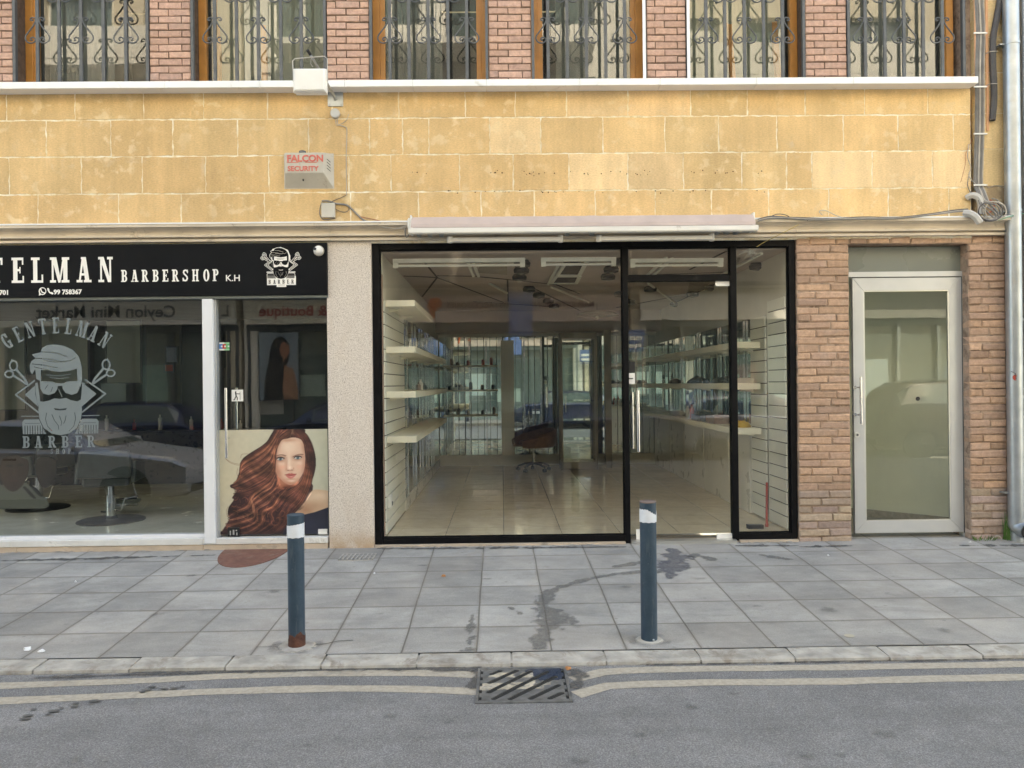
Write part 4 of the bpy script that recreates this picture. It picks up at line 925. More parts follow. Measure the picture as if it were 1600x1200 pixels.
# ------------------------------------------------------------------ swivel chair (brown shell) at the back
def swivel_chair(x, y, ang):
    t = thing('swivel_chair', 'brown leather shell chair on a five-star wheeled base at the back of the empty shop', 'chair', (x, y, IZ0)); z0 = IZ0
    mb = MB()
    for k in range(5):
        a = ang+k*2*math.pi/5; mb.tube([(x, y, z0+.14), (x+.16*math.cos(a), y+.16*math.sin(a), z0+.13), (x+.29*math.cos(a), y+.29*math.sin(a), z0+.085)], [.026, .022, .016], 8)
    bs = mb.build('star_base', M['black_plastic'], t, smooth=True)
    for k in range(5):
        a = ang+k*2*math.pi/5; cx, cy = x+.29*math.cos(a), y+.29*math.sin(a); mb = MB()
        for s in (-.016, .016): mb.tube([(cx-math.sin(a)*(s-.011), cy+math.cos(a)*(s-.011), z0+.032), (cx-math.sin(a)*(s+.011), cy+math.cos(a)*(s+.011), z0+.032)], .031, 12)
        mb.tube([(cx, cy, z0+.04), (cx, cy, z0+.085)], .009, 6); mb.build('caster', M['rubber'], bs, smooth=True)
    mb = MB(); mb.tube([(x, y, z0+.13), (x, y, z0+.28)], .028, 12); mb.tube([(x, y, z0+.28), (x, y, z0+.43)], .016, 10); mb.tube([(x, y, z0+.38), (x+.2, y, z0+.37)], .006, 6); mb.build('gas_lift', M['chrome'], t, smooth=True)
    # shell: swept bucket, open towards the camera-left
    mb = MB(); nu, nv = 22, 10; vs_ = []; fa = R(200)
    for side, off in ((0, 0), (1, .035)):
        for i in range(nu+1):
            u = -1+2*i/nu; a = u*R(140)
            for j in range(nv+1):
                v = j/nv
                r = .05+.29*min(1, v*1.9)**.6+ .03*v; r += off
                zt = z0+.46-off+ (v > .45)*((v-.45)/.55)*(.12+.18*max(0, math.cos(a*.62))**1.5)+.0
                vs_.append((x+r*math.cos(fa+math.pi+a)*1.02, y+r*math.sin(fa+math.pi+a), zt))
    m_ = (nu+1)*(nv+1); g = lambda s, i, j: s*m_+i*(nv+1)+j
    fs = [(g(s, i, j), g(s, i+1, j), g(s, i+1, j+1), g(s, i, j+1)) for s in (0, 1) for i in range(nu) for j in range(nv)]
    fs += [(g(0, i, nv), g(0, i+1, nv), g(1, i+1, nv), g(1, i, nv)) for i in range(nu)]+[(g(0, e, j), g(0, e, j+1), g(1, e, j+1), g(1, e, j)) for e in (0, nu) for j in range(nv)]
    mb.add(vs_, fs); mb.build('seat_shell', M['brown_leather'], t, smooth=True)
    mb = MB(); mb.ball((x, y, z0+.51), .27, 20, 8, 1, 1, .24); mb.build('seat_cushion', M['brown_leather'], t, smooth=True)
q = P(829, 741, 5.9); swivel_chair(q.x+.06, 5.9, R(20))
# ------------------------------------------------------------------ tall glass cabinet at the back
def cabinet(x0, x1, y0, y1, z1):
    t = thing('display_cabinet', 'tall brown framed display cabinet with glass sides at the back of the empty shop', 'cabinet', (x0, y0, IZ0)); z0 = IZ0
    mb = MB(); w = .05
    for (x, y) in ((x0, y0), (x1-w, y0), (x0, y1-w), (x1-w, y1-w)): mb.box(x, x+w, y, y+w, z0, z1)
    mb.box(x0, x1, y0, y1, z0+.02, z0+.14); mb.box(x0, x1, y0, y1, z1-.10, z1+.002); mb.build('cabinet_frame', M['cabinet_frame'], t, bevel=.003)
    mb = MB(); mb.box(x0+.06, x1-.06, y1-.04, y1-.03, z0+.15, z1-.11); mb.build('back_mirror', M['mirror'], t)
    for z in (.6, .95, 1.3, 1.65, 2.0): mb = MB(); mb.box(x0+.055, x1-.055, y0+.03, y1-.05, z, z+.01); mb.build('glass_shelf', M['glass_clear'], t)
    mb = MB(); mb.quad((x0+w, y0+.02, z0+.141), (x1-w, y0+.02, z0+.141), (x1-w, y0+.02, z1-.101), (x0+w, y0+.02, z1-.101)); d = mb.build('cabinet_door', M['glass_clear'], t)
    mb = MB(); mb.tube([(x0+.10, y0-.005, 1.1), (x0+.10, y0-.005, 1.4)], .009, 8); mb.build('handle', M['chrome'], d)
cabinet(1.03, 1.70, 6.0, 6.38, 2.52)
# narrow brown post put in for a reflected door frame; grooved strip nearby
mb = MB(); mb.box(1.86, 1.98, 6.2, 6.32, IZ0, 2.58); tag(mb.build('column', M['cabinet_frame'], bevel=.004), 'slim brown post standing in for a reflected door frame right of the cabinet', 'column')
mb = MB(); mb.box(-.02, .22, 6.6, 6.62, IZ0+.2, 2.4)
n = 18
for k in range(n): mb.box(-.02, .22, 6.592, 6.5999, IZ0+.2+k*.12+.004, IZ0+.2+(k+1)*.12-.003)
tag(mb.build('slat_column', M['slat']), 'white grooved strip standing before the back mirrors left of the chair', 'wall panel')
# pendant glass lamp
t = thing('pendant_lamp', 'ribbed glass umbrella shaped ceiling lamp above the tall cabinet', 'ceiling lamp', (1.62, 5.3, CZ))
mb = MB(); mb.tube([(1.62, 5.3, CZ), (1.62, 5.3, 2.84)], .008, 6); mb.build('rod', M['chrome'], t); mb = MB(); mb.lathe([(.37, 2.76), (.33, 2.80), (.2, 2.84), (.03, 2.86)], 1.62, 5.3, 16); mb.lathe([(.02, 2.70), (.045, 2.73), (.02, 2.76), (.36, 2.765)], 1.62, 5.3, 16); mb.build('glass_shade', simple('lamp_glass', (.55, .55, .46), .15), t)
# ------------------------------------------------------------------ barber shop front (left)
BX0 = XL; BX1 = px0
zf0, zf1 = Z(250, 466.5, -.05)-.012, cb-.004
fz0 = Z(785, 457.5, -.05); fz1 = cb-.02
sg = thing('shop_sign', 'black fascia board with white slab lettering and bearded man emblem over the barbershop', 'shop sign', ((BX0+BX1)/2, -.05, fz0))
mb = MB(); sx0 = P(-190, 420, -.05).x; sx1 = P(511, 420, -.05).x; mb.box(sx0, sx1, -.05, -.004, fz0, fz1); mb.build('sign_board', M['fascia'], sg, bevel=.004)
SY = -.0515
def serif(cv, ch, x, y, h, sx=1.0):       # slab letters; (x, y) = lower left, h = height, returns advance
    k = h*sx
    def r(a, b, c, d, on=True): cv.rect(x+a*k, y-d*h, x+c*k, y-b*h, on)
    def p(pts, on=True): cv.poly([(x+a*k, y-b*h) for a, b in pts], on)
    def e(cx, cy, rx, ry, on=True): cv.ell(x+cx*k, y-cy*h, rx*k, ry*h, on)
    if ch == 'T': r(0, .89, .56, 1); r(0, .72, .07, 1); r(.49, .72, .56, 1); r(.19, 0, .37, 1); r(.1, 0, .46, .1); return .56
    if ch == 'E': r(.07, 0, .25, 1); r(0, .9, .5, 1); r(0, 0, .52, .1); r(.07, .46, .38, .55); r(.44, .72, .5, 1); r(.46, 0, .52, .28); r(.33, .38, .38, .63); return .52
    if ch == 'L': r(.09, 0, .27, 1); r(0, .9, .37, 1); r(0, 0, .52, .1); r(.45, 0, .52, .32); return .52
    if ch == 'M': r(.08, 0, .16, 1); r(.58, 0, .76, 1); r(0, .9, .26, 1); r(.52, .9, .84, 1); r(0, 0, .26, .1); r(.50, 0, .84, .1); p([(.08, 1), (.28, 1), (.45, .2), (.42, 0), (.36, 0)]); p([(.56, 1), (.66, 1), (.45, 0), (.39, 0)]); return .84
    if ch == 'A': p([(.24, 1), (.34, 1), (.17, 0), (.09, 0)]); p([(.24, 1), (.42, 1), (.58, 0), (.39, 0)]); r(.16, .27, .45, .36); r(0, 0, .26, .1); r(.32, 0, .66, .1); r(.2, .92, .42, 1); return .66
    if ch == 'N': r(.09, 0, .17, 1); r(.50, 0, .58, 1); p([(.05, 1), (.25, 1), (.58, 0), (.44, 0)]); r(0, .9, .25, 1); r(.41, .9, .66, 1); r(0, 0, .26, .1); return .66
    if ch == 'G': e(.28, .5, .28, .51); e(.29, .5, .105, .40, False); r(.36, .42, .6, .70, False); r(.30, .36, .60, .46); r(.39, 0, .53, .40); r(.46, .66, .53, .98); return .60
    if ch == 'C': e(.28, .5, .28, .51); e(.29, .5, .105, .40, False); r(.36, .34, .6, .68, False); return .52
    if ch == 'O': e(.27, .5, .27, .51); e(.27, .5, .095, .41, False); return .54
    if ch in 'BPR':
        r(.07, 0, .25, 1)
        e(.30, .735, .22, .265); r(.07, .47, .30, 1); e(.30, .735, .07, .17, False); r(.25, .565, .30, .905, False)
        if ch == 'B': e(.31, .27, .23, .27); r(.07, 0, .31, .1); r(.07, .44, .31, .54); e(.31, .27, .075, .17, False); r(.25, .10, .31, .44, False); r(0, .9, .2, 1); r(0, 0, .2, .1); r(.07, 0, .25, 1)
        if ch == 'R': r(.25, 0, .31, .46, False); p([(.26, .5), (.40, .5), (.57, .1), (.62, .1), (.62, 0), (.42, 0)]); r(0, .9, .2, 1); r(0, 0, .32, .1)
        if ch == 'P': r(.25, 0, .31, .46, False); r(0, .9, .2, 1); r(0, 0, .34, .1)
        r(.07, 0, .25, 1); return .58 if ch != 'P' else .53
    if ch == 'H': r(.07, 0, .24, 1); r(.42, 0, .59, 1); r(.2, .45, .45, .55); r(0, .9, .3, 1); r(.36, .9, .66, 1); r(0, 0, .3, .1); r(.36, 0, .66, .1); return .66
    if ch == 'S': cv.line([(x+a*k, y-b*h) for a, b in ((.44, .80), (.38, .91), (.26, .94), (.13, .88), (.10, .74), (.16, .62), (.30, .50), (.40, .38), (.42, .24), (.36, .10), (.24, .06), (.11, .10), (.06, .22))], .135*h*min(sx, 1.1)); r(.42, .68, .48, .98); r(.02, .02, .08, .32); return .50
    return .3
Lm = []
zof = lambda y, x=785: P(x, y, SY).z
# letter positions were read off the board; the board is level so the baseline follows it
def on_board(x, y): return (P(x, 420, SY).x, SY, fz0+(465.5-y)/155.0*(1/1.0)*.994)
cv = Canvas(-190, 385, 400, 465, 4)
for ch, x in (('G', -124), ('E', -88), ('N', -55), ('T', -19), ('E', 18), ('L', 48.5), ('M', 78), ('A', 119.5), ('N', 153.5)):
    serif(cv, ch, x, 443.3, 39, {'T': 1.05, 'E': .95, 'M': .92, 'A': .90, 'N': .88}.get(ch, .93))
for ch, x in zip('BARBERSHOP', (189, 204.5, 221, 238, 253.5, 268.5, 285, 300, 317.5, 332)): serif(cv, ch, x, 443.3, 18.5, {'H': .85, 'A': .95}.get(ch, .95))
mb = MB(); cv.mesh(mb, on_board); mb.build('lettering', M['sign_white'], sg)
def text_mesh(body, size, mat, parent, name, loc, rotz=0, bold=0.0, xs=1.0, align='LEFT', flipx=False):
    cu_ = bpy.data.curves.new('t', 'FONT'); cu_.body = body; cu_.size = size; cu_.offset = bold; cu_.extrude = .001; cu_.align_x = align; cu_.resolution_u = 3
    o = bpy.data.objects.new('t', cu_); COL.objects.link(o); dg = bpy.context.evaluated_depsgraph_get(); me = bpy.data.meshes.new_from_object(o.evaluated_get(dg)); bpy.data.objects.remove(o); bpy.data.curves.remove(cu_)
    me.transform(Matrix.Translation(Vector(loc)) @ Matrix.Rotation(rotz, 4, 'Z') @ Matrix.Rotation(R(90), 4, 'X') @ Matrix.Diagonal((-xs if flipx else xs, 1, 1, 1)))
    me.materials.clear(); me.materials.append(mat); r = bpy.data.objects.new(name, me); COL.objects.link(r)
    if parent is not None:
        off = Vector((0, 0, 0)); q = parent
        while q is not None: off += q.location; q = q.parent
        me.transform(Matrix.Translation(-off)); r.parent = parent
    return r
x, _, z = on_board(352, 443.3); text_mesh('K.H', .088, M['sign_white'], sg, 'lettering', (x, SY, z), bold=.001, xs=1.05)
x, _, z = on_board(83.5, 461.2); text_mesh('99 758367', .064, M['sign_white'], sg, 'lettering', (x, SY, z), bold=.0022)
x, _, z = on_board(-1.5, 461.2); text_mesh('701', .064, M['sign_white'], sg, 'lettering', (x, SY, z), bold=.0022)
cv = Canvas(55, 448, 85, 466, 8); cv.ell(66, 456.3, 5.9, 5.9); cv.poly([(60.3, 463.2), (61, 457), (66, 461)]); cv.ell(66.2, 456.2, 4.5, 4.5, False); cv.line([(63.6, 453.8), (64.4, 456.5), (66.3, 458.3), (68.8, 459)], 1.9)
cv.line([(75, 453.4), (75.8, 456.6), (78, 459), (81.2, 460)], 2.1); cv.line([(74.8, 453), (75.5, 454.8)], 3.0); cv.line([(79.8, 459.2), (81.6, 460.0)], 3.0)
mb = MB(); cv.mesh(mb, on_board); mb.build('phone_symbol', M['sign_white'], sg)

# ---- bearded man emblem, drawn once in its own units and used on the board and on the window
def emblem(cv, T, gaps=True, invert=False):
    """T maps emblem units (0..700 wide, 0..800 high) to canvas units"""
    def poly(p, on=True): cv.poly([T(*q) for q in p], on)
    def line(p, w, on=True): s = T(1, 0)[0]-T(0, 0)[0]; cv.line([T(*q) for q in p], w*s, on)
    def ell(cx, cy, rx, ry, on=True): s = T(1, 0)[0]-T(0, 0)[0]; c = T(cx, cy); cv.ell(c[0], c[1], rx*s, ry*s, on)
    def ring(cx, cy, rx, ry, w, on=True): s = T(1, 0)[0]-T(0, 0)[0]; c = T(cx, cy); cv.ring(c[0], c[1], rx*s, ry*s, w*s, on)
    # lozenge behind the head
    line([(245, 232), (105, 335), (255, 455)], 11); line([(560, 232), (705, 335), (550, 455)], 11)
    poly([(250, 262), (165, 335), (255, 418), (258, 300)]); poly([(555, 262), (645, 335), (548, 418), (546, 300)])
    # scissors
    for s in (-1, 1):
        m = lambda x: 402+s*(x-402)
        ring(m(92), 140, 25, 32, 11); ring(m(62), 197, 27, 22, 11); line([(m(112), 168), (m(170), 235), (m(182), 262)], 15); line([(m(88), 205), (m(130), 232), (m(176), 264)], 14)
        line([(m(85), 112), (m(80), 100)], 8)
    # head silhouette cleared then hair
    poly([(232, 200), (236, 330), (250, 400), (270, 470), (530, 470), (550, 400), (565, 330), (570, 200), (540, 90), (440, 10), (250, 20)], False) if gaps else None
    poly([(203, 180), (200, 140), (212, 112), (240, 92), (214, 66), (275, 52), (283, 24), (318, 6), (370, 0), (430, 10), (490, 38), (530, 85), (548, 150), (550, 240), (538, 290), (520, 262), (516, 165), (470, 178), (400, 186), (310, 172), (274, 172), (274, 250), (262, 240), (244, 230), (236, 165), (216, 200)])
    if gaps:
        for p in ([(215, 130), (300, 140), (390, 160)], [(240, 92), (330, 98), (430, 122)], [(290, 50), (370, 55), (450, 84)], [(230, 150), (260, 158), (330, 172)], [(300, 108), (380, 120), (480, 110), (508, 90)]): line(p, 4, False)
    # forehead creases, ears
    for p in ([(310, 204), (400, 212), (475, 200)], [(330, 222), (400, 230), (462, 222)]): line(p, 4)
    poly([(236, 260), (252, 255), (262, 330), (270, 400), (282, 440), (262, 430), (248, 390), (238, 320)]); poly([(566, 260), (550, 255), (545, 330), (536, 400), (524, 440), (542, 430), (556, 390), (566, 320)])
    # sunglasses
    poly([(268, 246), (350, 250), (388, 268), (384, 300), (366, 326), (325, 340), (288, 328), (270, 296)]); poly([(534, 246), (452, 250), (416, 268), (420, 300), (438, 326), (480, 340), (516, 328), (532, 296)]); poly([(375, 262), (430, 262), (425, 280), (380, 280)])
    if gaps: line([(300, 300), (322, 270)], 3, False); line([(340, 318), (352, 288)], 3, False)
    # nose and cheeks shadow
    poly([(280, 340), (325, 352), (372, 335), (392, 290), (402, 300), (408, 352), (395, 360), (360, 366), (300, 385), (286, 372)], False); line([(392, 300), (414, 352)], 4)
    # beard
    poly([(262, 380), (290, 384), (330, 376), (362, 362), (402, 366), (440, 360), (474, 376), (516, 384), (540, 372), (548, 440), (540, 500), (512, 560), (462, 598), (402, 610), (342, 598), (290, 560), (262, 500), (255, 440)])
    poly([(440, 348), (500, 350), (500, 362), (470, 372), (452, 364)], False)
    poly([(358, 428), (400, 434), (446, 428), (438, 440), (400, 444), (368, 440)], False)
    if gaps:
        for p in ([(310, 460), (302, 500), (316, 550), (345, 580)], [(498, 460), (504, 500), (492, 548), (462, 580)], [(345, 470), (362, 510), (388, 545), (390, 570)], [(440, 480), (434, 510), (424, 530)], [(396, 480), (410, 520), (405, 545)]): line(p, 3.5, False)
    # combs, razor lines
    for s in (-1, 1):
        m = lambda x: 402+s*(x-402)
        line([(m(142), 479), (m(255), 481)], 5)
        poly([(m(150), 600), (m(146), 520), (m(160), 502), (m(258), 502), (m(285), 560), (m(306), 600)]) 
        for k in range(8): xx = 164+k*17; cv.line([T(m(xx), 545), T(m(xx), 606)], 5.2*(T(1, 0)[0]-T(0, 0)[0]), False)
        if gaps: line([(m(166), 528), (m(262), 528)], 3.0, False)
# small emblem on the board: white backing shape, dark drawing above
c2 = Canvas(404, 386, 472, 458, 14); s = (469.5-408)/700
T = lambda x, y: (405.6+x*.083, 392.8+y*.0785)
emblem(c2, T, gaps=True); draw = c2.a.copy()
fill = Canvas(404, 386, 472, 458, 14); fill.poly([T(*q) for q in ((232, 100), (250, 30), (400, -8), (530, 50), (570, 160), (568, 330), (548, 480), (470, 610), (330, 610), (255, 480), (236, 330))])
base = draw | fill.a
d = base.copy()
for k in range(13):
    e = d.copy(); e[1:] |= d[:-1]; e[:-1] |= d[1:]; e[:, 1:] |= d[:, :-1]; e[:, :-1] |= d[:, 1:]; d = e
c1 = Canvas(404, 386, 472, 458, 14); c1.a = d; c1.rect(417, 436, 462, 450.2); c1.rect(432, 448, 447, 453.2)
mb = MB(); c1.mesh(mb, on_board); mb.build('emblem_backing', M['sign_white'], sg)
up = lambda x, y: (on_board(x, y)[0], SY-.0015, on_board(x, y)[2])
c2.a = draw | np.zeros_like(draw)
for ch, x in zip('BARBER', (419.3, 426.4, 433.8, 441, 448.2, 455)): serif(c2, ch, x, 448.3, 6.3, 1.05)
c2.rect(434.5, 450, 445, 450.6)
mb = MB(); c2.mesh(mb, up); mb.build('emblem_drawing', M['fascia'], sg)
# thin grey under-edge of the board box
mb = MB(); mb.box(sx0, sx1, -.03, .06, fz0-.028, fz0-.0015); mb.build('light_box_edge', simple('edge_grey', (.13, .15, .15), .4), sg)
# dome camera
q = P(497, 391, -.09); t = thing('dome_camera', 'small pale dome camera on the right end of the black sign', 'security camera', (q.x, -.052, q.z))
mb = MB(); mb.tube([(q.x, -.0518, q.z), (q.x, -.07, q.z)], .052, 24); mb.build('mounting_ring', M['beige_plastic'], t, smooth=True); mb = MB(); mb.ball((q.x, -.075, q.z), .045, 20, 12); mb.build('dome', M['plastic_white'], t, smooth=True)
mb = MB(); mb.tube([(q.x-.022, -.108, q.z+.01), (q.x-.032, -.121, q.z+.012)], .014, 12); mb.build('lens', M['black_plastic'], t)

# white post, sills, glass
wx0, wx1, wx2 = P(317, 650, -.03).x, P(334.5, 650, -.03).x, P(340, 650, .05).x
gz1 = fz0-.03; bsz = Z(785, 834.5, 0)     # top of the white sill
mb = MB(); mb.box(wx0, wx1, -.035, .09, bsz-.055, gz1+.001); mb.build('white_post', M['white_metal'], B, bevel=.012)
mb = MB(); mb.box(wx1+.001, wx2+.012, .0, .09, bsz-.03, gz1+.001); mb.build('post_profile', M['alu_white'], B, bevel=.003)
mb = MB(); mb.box(BX0, wx0-.002, .03, .09, bsz-.002, bsz+.035); mb.build('bottom_rail', M['white_metal'], B, bevel=.004)
mb = MB()
for a, b in ((-620, 19), (19, 318), (318, 513)): A, Bq = P(a, 850).x, P(b, 850).x; mb.box(A+.001, Bq-.001, -.022, .34, bsz-.062, bsz-.0025)
mb.build('white_sill', M['sill_white'], B, bevel=.004)
mb = MB()
for a, b in ((-620, -280), (-280, 27), (27, 318.5), (318.5, 513)): A, Bq = P(a, 860).x, P(b, 860).x; mb.box(A+.0015, Bq-.0015, -.012+random.uniform(-.003, .003), .34, pz(0)-.06, bsz-.0635)
mb.build('stone_plinth', M['sill_cream'], B, bevel=.005)
bg_y = .062
mb = MB(); mb.quad((BX0, bg_y, bsz+.03), (wx0+.02, bg_y, bsz+.03), (wx0+.02, bg_y, gz1+.03), (BX0, bg_y, gz1+.03)); sw = mb.build('shop_window', M['glass_barber'], B)
mb = MB(); mb.box(wx2+.014, BX1-.004, bg_y, bg_y+.01, bsz+.012, gz1+.02); bd = mb.build('glass_door', M['glass_barber_door'], B)
mb = MB(); hx = P(354, 660, -.02).x; z0, z1 = Z(354, 716, -.03), Z(354, 606, -.03); mb.tube([(hx, -.03, z0), (hx, -.03, z1)], .013, 14); mb.tube([(hx+.055, .12, z0+.25), (hx+.055, .12, z1-.0)], .013, 12)
for f_ in (.28, .72): mb.tube([(hx, -.03, z0+(z1-z0)*f_), (hx, bg_y, z0+(z1-z0)*f_)], .007, 8)
mb.build('handle', M['chrome'], bd, smooth=True)
mb = MB(); a, b, c, d_ = rect(497, 832, 513, 839.5, .045); mb.box(a, b-.01, .045, .061, bsz+.012, bsz+.065); mb.build('patch_fitting', M['plastic_white'], bd, bevel=.002)
mb = MB(); a, b, c, d_ = rect(355.5, 829, 374, 844, .04); mb.box(a, b, .038, .061, bsz+.004, bsz+.095); lk = mb.build('floor_lock', M['black_plastic'], bd, bevel=.003)
mb = MB()
for k, (u, v, w_, h_) in enumerate(((.2, .15, .1, .5), (.45, .2, .14, .55), (.75, .15, .1, .3), (.7, .6, .12, .15))): mb.box(a+(b-a)*u, a+(b-a)*(u+w_), .0365, .0379, bsz+.004+.09*v, bsz+.004+.09*(v+h_))
mb.build('lock_plate', M['alu'], lk)
# stickers on the door
def decal(name, label, cat, px, Y, cols, parent=None):
    a, b, c, d_ = rect(*px, Y); mb = MB(); n = len(cols[0]); m_ = len(cols)
    for j, row in enumerate(cols):
        for i, col in enumerate(row): mb.box(a+(b-a)*i/n, a+(b-a)*(i+1)/n, Y-.001, Y, d_-(d_-c)*(j+1)/m_, d_-(d_-c)*j/m_, col)
    return tag(mb.build(name, M['vcol']), label, cat)
W_, G_, B_, Rr, Gr = (.7, .72, .7), (.25, .5, .3), (.06, .2, .5), (.5, .05, .04), (.1, .4, .15)
decal('payment_sticker', 'small card payment sticker in blue, red and green on the barbershop door', 'sticker', (342.5, 535, 358.5, 547.5), .0605, [[W_, W_, W_, G_, G_, G_], [B_, B_, Rr, Rr, Gr, Gr], [B_, W_, Rr, W_, Gr, W_], [B_, B_, Rr, Rr, Gr, Gr], [W_, W_, W_, G_, G_, G_]])
cv = Canvas(0, 0, 20, 19, 8); cv.rect(0, 0, 20, 19)
a, b, c, d_ = rect(362, 609, 380, 627, .0605); mb = MB(); mb.box(a, b, .0588, .0598, c, d_); ps = tag(mb.build('pull_sign', M['plastic_white']), 'white square sign with a black figure pulling a door', 'sign')
cv = Canvas(0, 0, 18, 18, 12); cv.ell(6.5, 3.6, 1.2, 1.2); cv.line([(6.3, 5), (7.2, 10)], 2.0); cv.line([(7, 10), (4.4, 15.5)], 1.5); cv.line([(7.2, 10), (9, 12.5), (8.8, 15.8)], 1.5); cv.line([(6.8, 6.2), (12.5, 6.5)], 1.1); cv.rect(13, 3, 13.6, 16); cv.line([(2.5, 15.8), (4.4, 15.5)], 1)
mb = MB(); cv.mesh(mb, lambda x, y: (a+(b-a)*x/18, .0578, d_-(d_-c)*y/18)); mb.build('figure', M['text_black'], ps)
# emblem vinyl on the window glass
vy = bg_y-.0025
vin = thing('window_sticker', 'large grey vinyl emblem of a bearded man with arched lettering on the barbershop window', 'window sticker', (P(85, 600, vy).x, vy, P(85, 600, vy).z))
cv = Canvas(-10, 490, 185, 715, 6); s = 1/4.285
emblem(cv, lambda x, y: (x*s, 340+848*s+y*s), True)
for ch, x in zip('BARBER', (34, 53, 74, 95, 116.5, 135)): serif(cv, ch, x, 699.5, 18.5, 1.0 if ch == 'A' else 1.12)
for ch, x in zip('SHOP', (78, 86.5, 96.5, 105.5)): serif(cv, ch, x, 709, 7.6, .9)
vf = lambda x, y: (P(x, 600, vy).x, vy, P(85, y, vy).z)
mb = MB(); cv.mesh(mb, vf); mb.build('emblem_drawing', M['sticker'], vin)
for i, ch in enumerate('GENTELMAN'):
    mb = MB()
    c = Canvas(0, 0, 26, 26, 6); c.a[:] = False; adv = serif(c, ch, 0, 26, 25, .80)*25*.80; ang = R(-34+68*i/8+(.6 if ch == 'M' else 0)); Rr_ = 138; ccx, ccy = 88, 521+Rr_-13
    def fn(x, y, ang=ang, adv=adv): 
        u = x-adv/2; v = 13-y+0; r = Rr_+v; xx = ccx+math.sin(ang)*r+math.cos(ang)*u; yy = ccy-math.cos(ang)*r+math.sin(ang)*u; return vf(xx, yy)
    c.mesh(mb, fn); mb.build('letter', M['sticker'], vin)

# ------------------------------------------------------------------ barber room
RX0, RX1, RY1, RZ0 = XL+.1, BX1+.12, 5.2, .10
RZ0 = bsz-.02; RC = 2.75
mb = MB(); mb.quad((RX0, .1, RZ0), (RX1, .1, RZ0), (RX1, RY1, RZ0), (RX0, RY1, RZ0)); struct('floor', mb, M['barber_floor'])
mb = MB(); mb.box(RX0, RX1, RY1, RY1+.1, RZ0, RC); struct('wall', mb, M['barber_wall'])
mb = MB(); mb.box(RX1-.05, RX1, .12, RY1, RZ0, RC); struct('wall', mb, M['barber_wall'])
mb = MB(); mb.box(RX0, RX1, .12, RY1, RC, RC+.08); struct('ceiling', mb, M['barber_wall'])
mb = MB(); mb.box(RX0-.05, RX0, .12, RY1, RZ0, RC); struct('wall', mb, M['barber_wall'])
# posters / mirrors on the back wall
def board(x0, y0, x1, y1, Y, label, mat, cat='board', fr=True):
    a, b, c, d_ = rect(x0, y0, x1, y1, Y); t = thing('wall_board', label, cat, ((a+b)/2, Y, c)); mb = MB(); mb.box(a, b, Y-.02, Y, c, d_); mb.build('panel', mat, t)
    mb = MB(); w = .025
    for q in ((a-w, a, c-w, d_+w), (b, b+w, c-w, d_+w), (a, b, c-w, c), (a, b, d_, d_+w)): mb.box(q[0], q[1], Y-.03, Y, q[2], q[3])
    mb.build('edge_frame', M['steel_dark'], t); return t
board(-60, 478, 40, 640, 5.1, 'pale greenish board at the far left behind the window lettering', M['barber_board'])
board(66, 480, 138, 600, 5.1, 'pale board behind the hair of the window emblem', M['barber_board'])
board(168, 502, 220, 598, 5.1, 'pale board between the window emblem and the white post', M['barber_board'])
board(230, 510, 282, 630, 5.1, 'narrow dark olive cupboard front deep in the barbershop', simple('olive', (.10, .10, .08), .6), 'cupboard')
t = board(261, 543, 277, 566, 5.0, 'pale blue notice sheet on the dark cupboard', simple('notice', (.35, .40, .50), .6), 'notice')
t = board(259, 570, 271, 580, 5.0, 'small red notice under the pale blue sheet', M['red_paint'], 'notice')
# dark counter with mirror along the back
t = thing('work_counter', 'dark counter with things on it along the back of the barbershop', 'counter', (-5, 4.6, RZ0)); mb = MB(); mb.box(-7.5, -3.6, 4.55, 5.05, RZ0, .9); mb.box(-7.52, -3.58, 4.5, 5.06, .901, .94); mb.build('cabinet_body', M['dark_shop'], t, bevel=.004)
for k in range(8): x = -7.3+k*.45+random.uniform(-.12, .12); h_ = random.uniform(.08, .2); mb = MB(); mb.lathe([(.03, .941), (.03, .941+h_), (.012, .96+h_), (.012, 1.0+h_)], x, 4.7+random.uniform(0, .2), 10); tag(mb.build('bottle', M['grey_panel'] if k % 3 else M['red_paint'], smooth=True), ('slim', 'pale', 'grey', 'red')[k % 4]+' hair product bottle, %s from the left on the barbershop counter' % ('first', 'second', 'third', 'fourth', 'fifth', 'sixth', 'seventh', 'eighth')[k], 'bottle', 'bottles on the barbershop counter')
